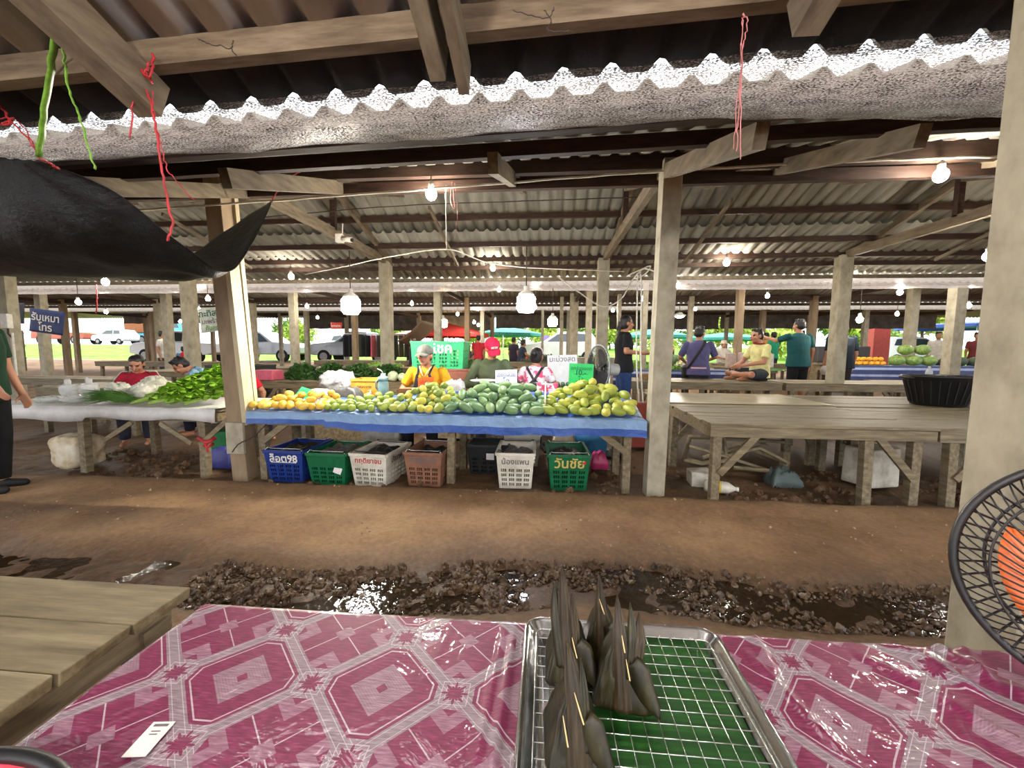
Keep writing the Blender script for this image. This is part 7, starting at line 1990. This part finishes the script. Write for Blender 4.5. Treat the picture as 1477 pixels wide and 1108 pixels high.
cable('grey cable from the post to the blue crate', [(335, 652, 3.70), (345, 640, 3.66), (365, 630, 3.72), (384, 612, 3.74)], .006, cable_dark)
# security camera on the left tie beam
p = PY(490, 344, 5.5); t = thing('security_camera', 'white security camera on the tie beam left of the bulb', 'camera', p)
MB().box((0, 0, 0), (.10, .08, .12)).build('junction_box', white_pl, t, bevel=.01); MB().tube([(.05, -.02, -.01), (.20, -.06, -.04)], .035, 14).build('camera_body', white_pl, t, smooth=True); MB().tube([(.20, -.06, -.04), (.215, -.064, -.043)], .026, 14).build('lens', black_matte, t); MB().tube([(.04, 0, .05), (.05, 0, .2)], .007, 6).build('antenna', white_pl, t)

# ------------------------------------------------------------------ canopies beyond
def parasol(label, px, py, Y, r, mat, h=.35, n=8, base_z=.3, tilt=0):
    p = PY(px, py, Y); t = thing('parasol', label, 'parasol', (p.x, p.y, base_z))
    z = p.z - base_z
    mb = MB(); mb.lathe([(0.02, z), (r * .5, z - h * .45), (r, z - h), (r * .995, z - h - .16)], n=n, caps=False)
    if tilt: mb.xf(Matrix.Translation((0, 0, z)) @ Matrix.Rotation(tilt, 4, 'Y') @ Matrix.Translation((0, 0, -z)))
    mb.build('canopy', mat, t, solid=.01)
    MB().tube([(0, 0, 0), (0, 0, z)], .03, 8).build('pole', wire_steel, t)
    for k in range(n):
        a = 2 * PI * k / n; MB().tube([(0, 0, z - .04), (r * .97 * math.cos(a), r * .97 * math.sin(a), z - h + .005)], .012, 5).build('rib', wire_steel, t)
    return t
parasol('red canopy of the lit stall far back, right of the vendor', 645, 466, 19.8, 2.1, umb_red, .55)
parasol('pink canopy behind the post, left of the red canopy', 615, 472, 25.5, 2.2, umb_pink, .5)
parasol('teal canopy far back behind the red cap', 726, 470, 25.0, 2.5, umb_teal, .5)
parasol('pale teal canopy far back behind the woman in black', 945, 474, 26, 2.2, umb_teal, .45, base_z=.5)
parasol('wide teal canopy far back between the seated men', 1045, 480, 27, 2.6, umb_teal, .35, base_z=.5)
parasol('blue canopy far back at the right', 1410, 464, 26, 3.6, umb_blue, .25, base_z=.5)
# drooping brown awning
A_, B_, C_, D_ = PY(572, 492, 15.5), PY(607, 462, 15.0), PY(632, 468, 16.6), PY(592, 500, 16.6)
tag(MB().grid(lambda u, v: A_.lerp(B_, u).lerp(D_.lerp(C_, u), v) + Vector((0, 0, -.18 * math.sin(PI * u) * .6)), 10, 6).build('awning_canopy', umb_brown, smooth=True, solid=.01), 'drooping brown awning beside the silver pickup', 'awning')
def slab(label, a, b, th, mat, name, cat):
    return tag(MB().box(tuple((Vector(a) + Vector(b)) / 2), tuple(abs(x) for x in (Vector(b) - Vector(a)))).build(name, mat), label, cat)
# far stall boxes with coloured panels
p0, p1 = PY(757, 497, 30), PY(780, 512, 30); slab('bright red stall counter beyond the white hatchback', (p0.x, 30, .4), (p1.x, 31, p0.z), 0, umb_red, 'stall_counter', 'counter')
p0, p1 = PY(780, 484, 31), PY(792, 494, 31); slab('lilac stall box beyond the white hatchback', (p0.x, 31.2, .4), (p1.x, 31.7, p0.z), 0, mplain('lilac_box', (150, 130, 200)), 'stall_box', 'box')
p0, p1 = PY(1262, 470, 24), PY(1284, 492, 24); slab('red cabinet far back behind the dark display box', (p0.x, 24, .1), (p1.x, 24.6, p0.z), 0, mplain('brick_red_cabinet', (170, 70, 60)), 'cabinet', 'cabinet')
t = thing('flower_rack', 'rack of orange and yellow flowers far left beside the meter post', 'flower rack', PZ(6, 515, .4))
rk = PY(10, 492, 14); 
t.location = (rk.x - .2, 14, .35)
for z in (.5, 1.0, 1.5): MB().box((0, 0, z), (1.3, .5, .04)).build('shelf', wood_old, t)
for x in (-.62, .62): MB().box((x, 0, .8), (.05, .45, 1.6)).build('upright', wood_old, t)
ofl = mplain('orange_flowers', (240, 176, 40), var=.25)
for z in (.52, 1.02, 1.52):
    mb = MB(); rr = random.Random(int(z * 10))
    for i in range(70): mb.ell((rr.uniform(-.6, .6), rr.uniform(-.25, .1), z + rr.uniform(.05, .38)), rr.uniform(.05, .10), None, 7, 5)
    mb.build('flower_bunch', ofl, t, smooth=True)

# ------------------------------------------------------------------ vehicles (side-on, +x is forward)
def vehicle(label, loc, rz, prof, L, W, paint, wheels, wr, windows, cat='car', s=1.0, extra=None):
    t = thing(cat if cat != 'pickup' else 'pickup_truck', label, cat, loc, rz); t.scale = (s, s, s)
    # body: side outline extruded, cabin narrowed towards the roof
    n = len(prof); mb = MB(); zt = max(z for x, z in prof)
    inset = lambda z: W / 2 * (1 - (.16 * max(0, (z - 1.0)) / max(.01, zt - 1.0) if zt > 1.0 else 0))
    for g in (-1, 1):
        for x, z in prof: mb.v.append(Vector((x, g * inset(z), z)))
    mb.f.append(tuple(reversed(range(n)))); mb.f.append(tuple(range(n, 2 * n)))
    for i in range(n): mb.f.append((i, (i + 1) % n, n + (i + 1) % n, n + i))
    mb.m = [0] * len(mb.f)
    mb.build('body', paint, t, bevel=.04)
    for poly in windows:
        for g in (-1, 1):
            m2 = MB(); m2.poly([(x, g * (inset(z) + .004), z) for x, z in poly], .012, (0, g, 0)); m2.build('window', carglass, t)
    for x in wheels:
        for g in (-1, 1):
            wl = MB().tube([(x, g * (W / 2 - .2), wr), (x, g * (W / 2 + .02), wr)], wr, 24).build('wheel', tyre, t)
            MB().tube([(x, g * (W / 2 + .0), wr), (x, g * (W / 2 + .035), wr)], wr * .6, 18).build('hub_cap', wheelhub, wl)
    if extra: extra(t)
    return t
PICK = [(-2.55, .55), (-2.6, 1.05), (-.95, 1.10), (-.85, 1.72), (.15, 1.76), (.95, 1.18), (2.25, 1.05), (2.5, .85), (2.5, .5), (2.1, .42), (-2.2, .42)]
PW = [[(-.70, 1.16), (-.68, 1.62), (-.12, 1.66), (-.12, 1.16)], [(-.04, 1.16), (-.04, 1.66), (.14, 1.66), (.72, 1.18)]]
HATCH = [(-1.85, .5), (-1.95, .95), (-1.75, 1.15), (-1.45, 1.58), (-.2, 1.64), (.35, 1.55), (1.05, 1.10), (1.95, .95), (2.1, .75), (2.1, .45), (1.7, .35), (-1.6, .35)]
HW = [[(-1.42, 1.12), (-1.25, 1.48), (-.6, 1.53), (-.6, 1.10)], [(-.5, 1.10), (-.5, 1.53), (.30, 1.48), (.85, 1.10)]]
def lights(x, z, W, mat=light_red):
    def f(t):
        for g in (-1, 1): MB().box((x, g * (W / 2 - .12), z), (.06, .16, .26)).build('tail_light', mat, t)
    return f
def put(px, py, Y): p = PY(px, py, Y); return p
p = put(512, 523, 24); vehicle('silver pickup truck parked beyond the market, right of the red sign', (p.x, 24.5, .40), PI, PICK, 5, 1.8, car_silver, (-1.55, 1.55), .36, PW, 'pickup', 1.12, lights(-2.58, .95, 1.8))
p = put(408, 523, 24); vehicle('silver pickup truck parked far back beside the left posts', (p.x - 2.2, 25.6, .40), 0, PICK, 5, 1.8, car_silver, (-1.55, 1.55), .36, PW, 'pickup', 1.12)
p = put(180, 520, 22); vehicle('white pickup truck at the far left behind the girl in red', (p.x + 2.5, 23.5, .40), PI, PICK, 5, 1.8, car_white, (-1.55, 1.55), .36, PW, 'pickup', 1.1)
p = put(812, 512, 27); vehicle('white hatchback parked beyond the market, right of the teal canopy', (p.x, 27.5, .46), PI, HATCH, 4, 1.7, car_white, (-1.25, 1.3), .31, HW, 'car', 1.25)
p = put(1330, 508, 27); vehicle('white car parked far back behind the fruit stall', (p.x, 28, .46), 0, HATCH, 4, 1.7, car_white, (-1.25, 1.3), .31, HW, 'car', 1.1)
p = put(470, 512, 33); vehicle('white car on the far verge behind the silver pickup', (p.x + 1.5, 35, .75), 0, HATCH, 4, 1.7, car_white, (-1.25, 1.3), .31, HW, 'car', 1.1)
p = put(112, 497, 44); vehicle('white car on the road left of the blue lorry', (p.x, 48.5, 1.62), PI, HATCH, 4, 1.7, car_white, (-1.25, 1.3), .31, HW, 'car', 1.2)
TR = [(-3.4, .75), (-3.4, 1.25), (1.6, 1.25), (1.6, 2.7), (3.0, 2.7), (3.4, 1.8), (3.5, 1.1), (3.5, .6), (-3.3, .6)]
TWn = [[(1.85, 1.85), (1.85, 2.5), (2.85, 2.5), (3.2, 1.85)]]
def cargo(mat, z0, z1, x0, x1, W, nm='cargo'):
    def f(t): MB().box(((x0 + x1) / 2, 0, (z0 + z1) / 2), (x1 - x0, W, z1 - z0)).build(nm, mat, t, bevel=.05)
    return f
p = put(188, 497, 49); 
def cargo2(t):
    cargo(truck_canvas, 1.3, 3.6, -3.3, -.2, 2.3)(t); cargo(mplain('cream_load', (206, 196, 140)), 1.3, 3.4, -.2, 1.5, 2.2)(t)
vehicle('light blue lorry with a canvas-covered load on the road at the far left', (p.x + 1, 52.5, 1.64), 0, TR, 7, 2.2, truck_blue, (-2.2, -1.3, 2.3), .5, TWn, 'lorry', 1.25, cargo2)
p = put(62, 497, 49); vehicle('faded red and white lorry on the road behind the meter post', (p.x, 52.0, 1.64), PI, TR, 7, 2.2, truck_red, (-2.2, 2.3), .5, TWn, 'lorry', 1.2, cargo(car_white, 1.3, 3.3, -3.3, 1.4, 2.2))

# ------------------------------------------------------------------ trees and verge
def tree(label, x, y, z, h, r, mat, seed, n=1300, trunk=True, name='tree', cat='tree', ls=.22):
    rr = random.Random(seed); t = thing(name, label, cat, (x, y, z))
    mb = MB(); lobes = [(Vector((rr.uniform(-.6, .6) * r, rr.uniform(-.5, .5) * r, h * rr.uniform(.45, .85))), r * rr.uniform(.45, .8)) for _ in range(8)]
    for i in range(n):
        c, q = rr.choice(lobes)
        d = Vector((rr.gauss(0, 1), rr.gauss(0, 1), rr.gauss(0, .8))).normalized() * q * rr.uniform(.6, 1.05)
        p = c + d; l = ls * rr.uniform(.7, 1.5)
        M = Euler((rr.uniform(-1.2, 1.2), rr.uniform(-1.2, 1.2), rr.uniform(0, 6.3))).to_matrix()
        mb.add([M @ Vector(v) + p for v in ((-l, 0, 0), (0, l * .45, .1 * l), (l, 0, 0), (0, -l * .45, .1 * l))], [(0, 1, 2, 3)])
    mb.build('foliage', mat, t, fixn=False)
    if trunk:
        mb = MB(); mb.tube([(0, 0, -.1), (.05 * r, 0, h * .3), (0, .05 * r, h * .6)], [.16 * r / 2, .11 * r / 2, .05 * r / 2], 8)
        for c, q in lobes[:4]: mb.tube([(0.02, 0, h * .35), tuple(c * .8)], [.06 * r / 2, .02 * r / 2], 6)
        mb.build('trunk', bark, t, smooth=True)
    return t
TL = [(-62, 80), (-50, 78), (-40, 84), (-31, 80), (-23, 76), (-15, 80), (-8, 78), (-1, 82), (6, 70), (12, 62), (17, 56), (22, 52), (27, 48), (33, 46), (40, 50), (47, 55)]
for i, (x, y) in enumerate(TL):
    near = i >= 8
    tree('%s tree on the far horizon, %s from the left' % ('bright yellow-green' if i % 2 else 'dark green', ORD[i + 1]), x, y + (0 if i % 2 else 11), 1.2, 5.5 + R.uniform(-1, 1.2), 3.1, leaf_yel if i % 2 else leaf_dk, 100 + i, 1500, ls=.40)
BU = [(3.2, 33), (6.0, 35), (9.5, 34), (13, 33), (17, 32), (20.5, 33), (24, 31), (-4.5, 38), (0, 36), (28, 32)]
for i, (x, y) in enumerate(BU):
    tree('yellow-green bush on the verge beyond the market, %s from the left' % ORD[sorted(b[0] for b in BU).index(x) + 1], x, y + (i % 2) * 4.5, .55 + (i % 2) * .25, 2.3 + R.uniform(-.4, .5), 1.3, leaf_yel if i % 3 else leaf_dk, 200 + i, 900, name='bush', cat='bush', ls=.2)
# ------------------------------------------------------------------ view
SC.view_settings.view_transform = 'Standard'; SC.view_settings.look = 'None'
SC.view_settings.exposure = 0.15; SC.view_settings.gamma = 1.0; SC.view_settings.use_curve_mapping = False
SC.cycles.use_denoising = True
SC.cycles.max_bounces = 8; SC.cycles.diffuse_bounces = 4; SC.cycles.transparent_max_bounces = 12
SC.cycles.sample_clamp_indirect = 6
SC.cycles.caustics_reflective = False; SC.cycles.caustics_refractive = False
bpy.context.view_layer.update()
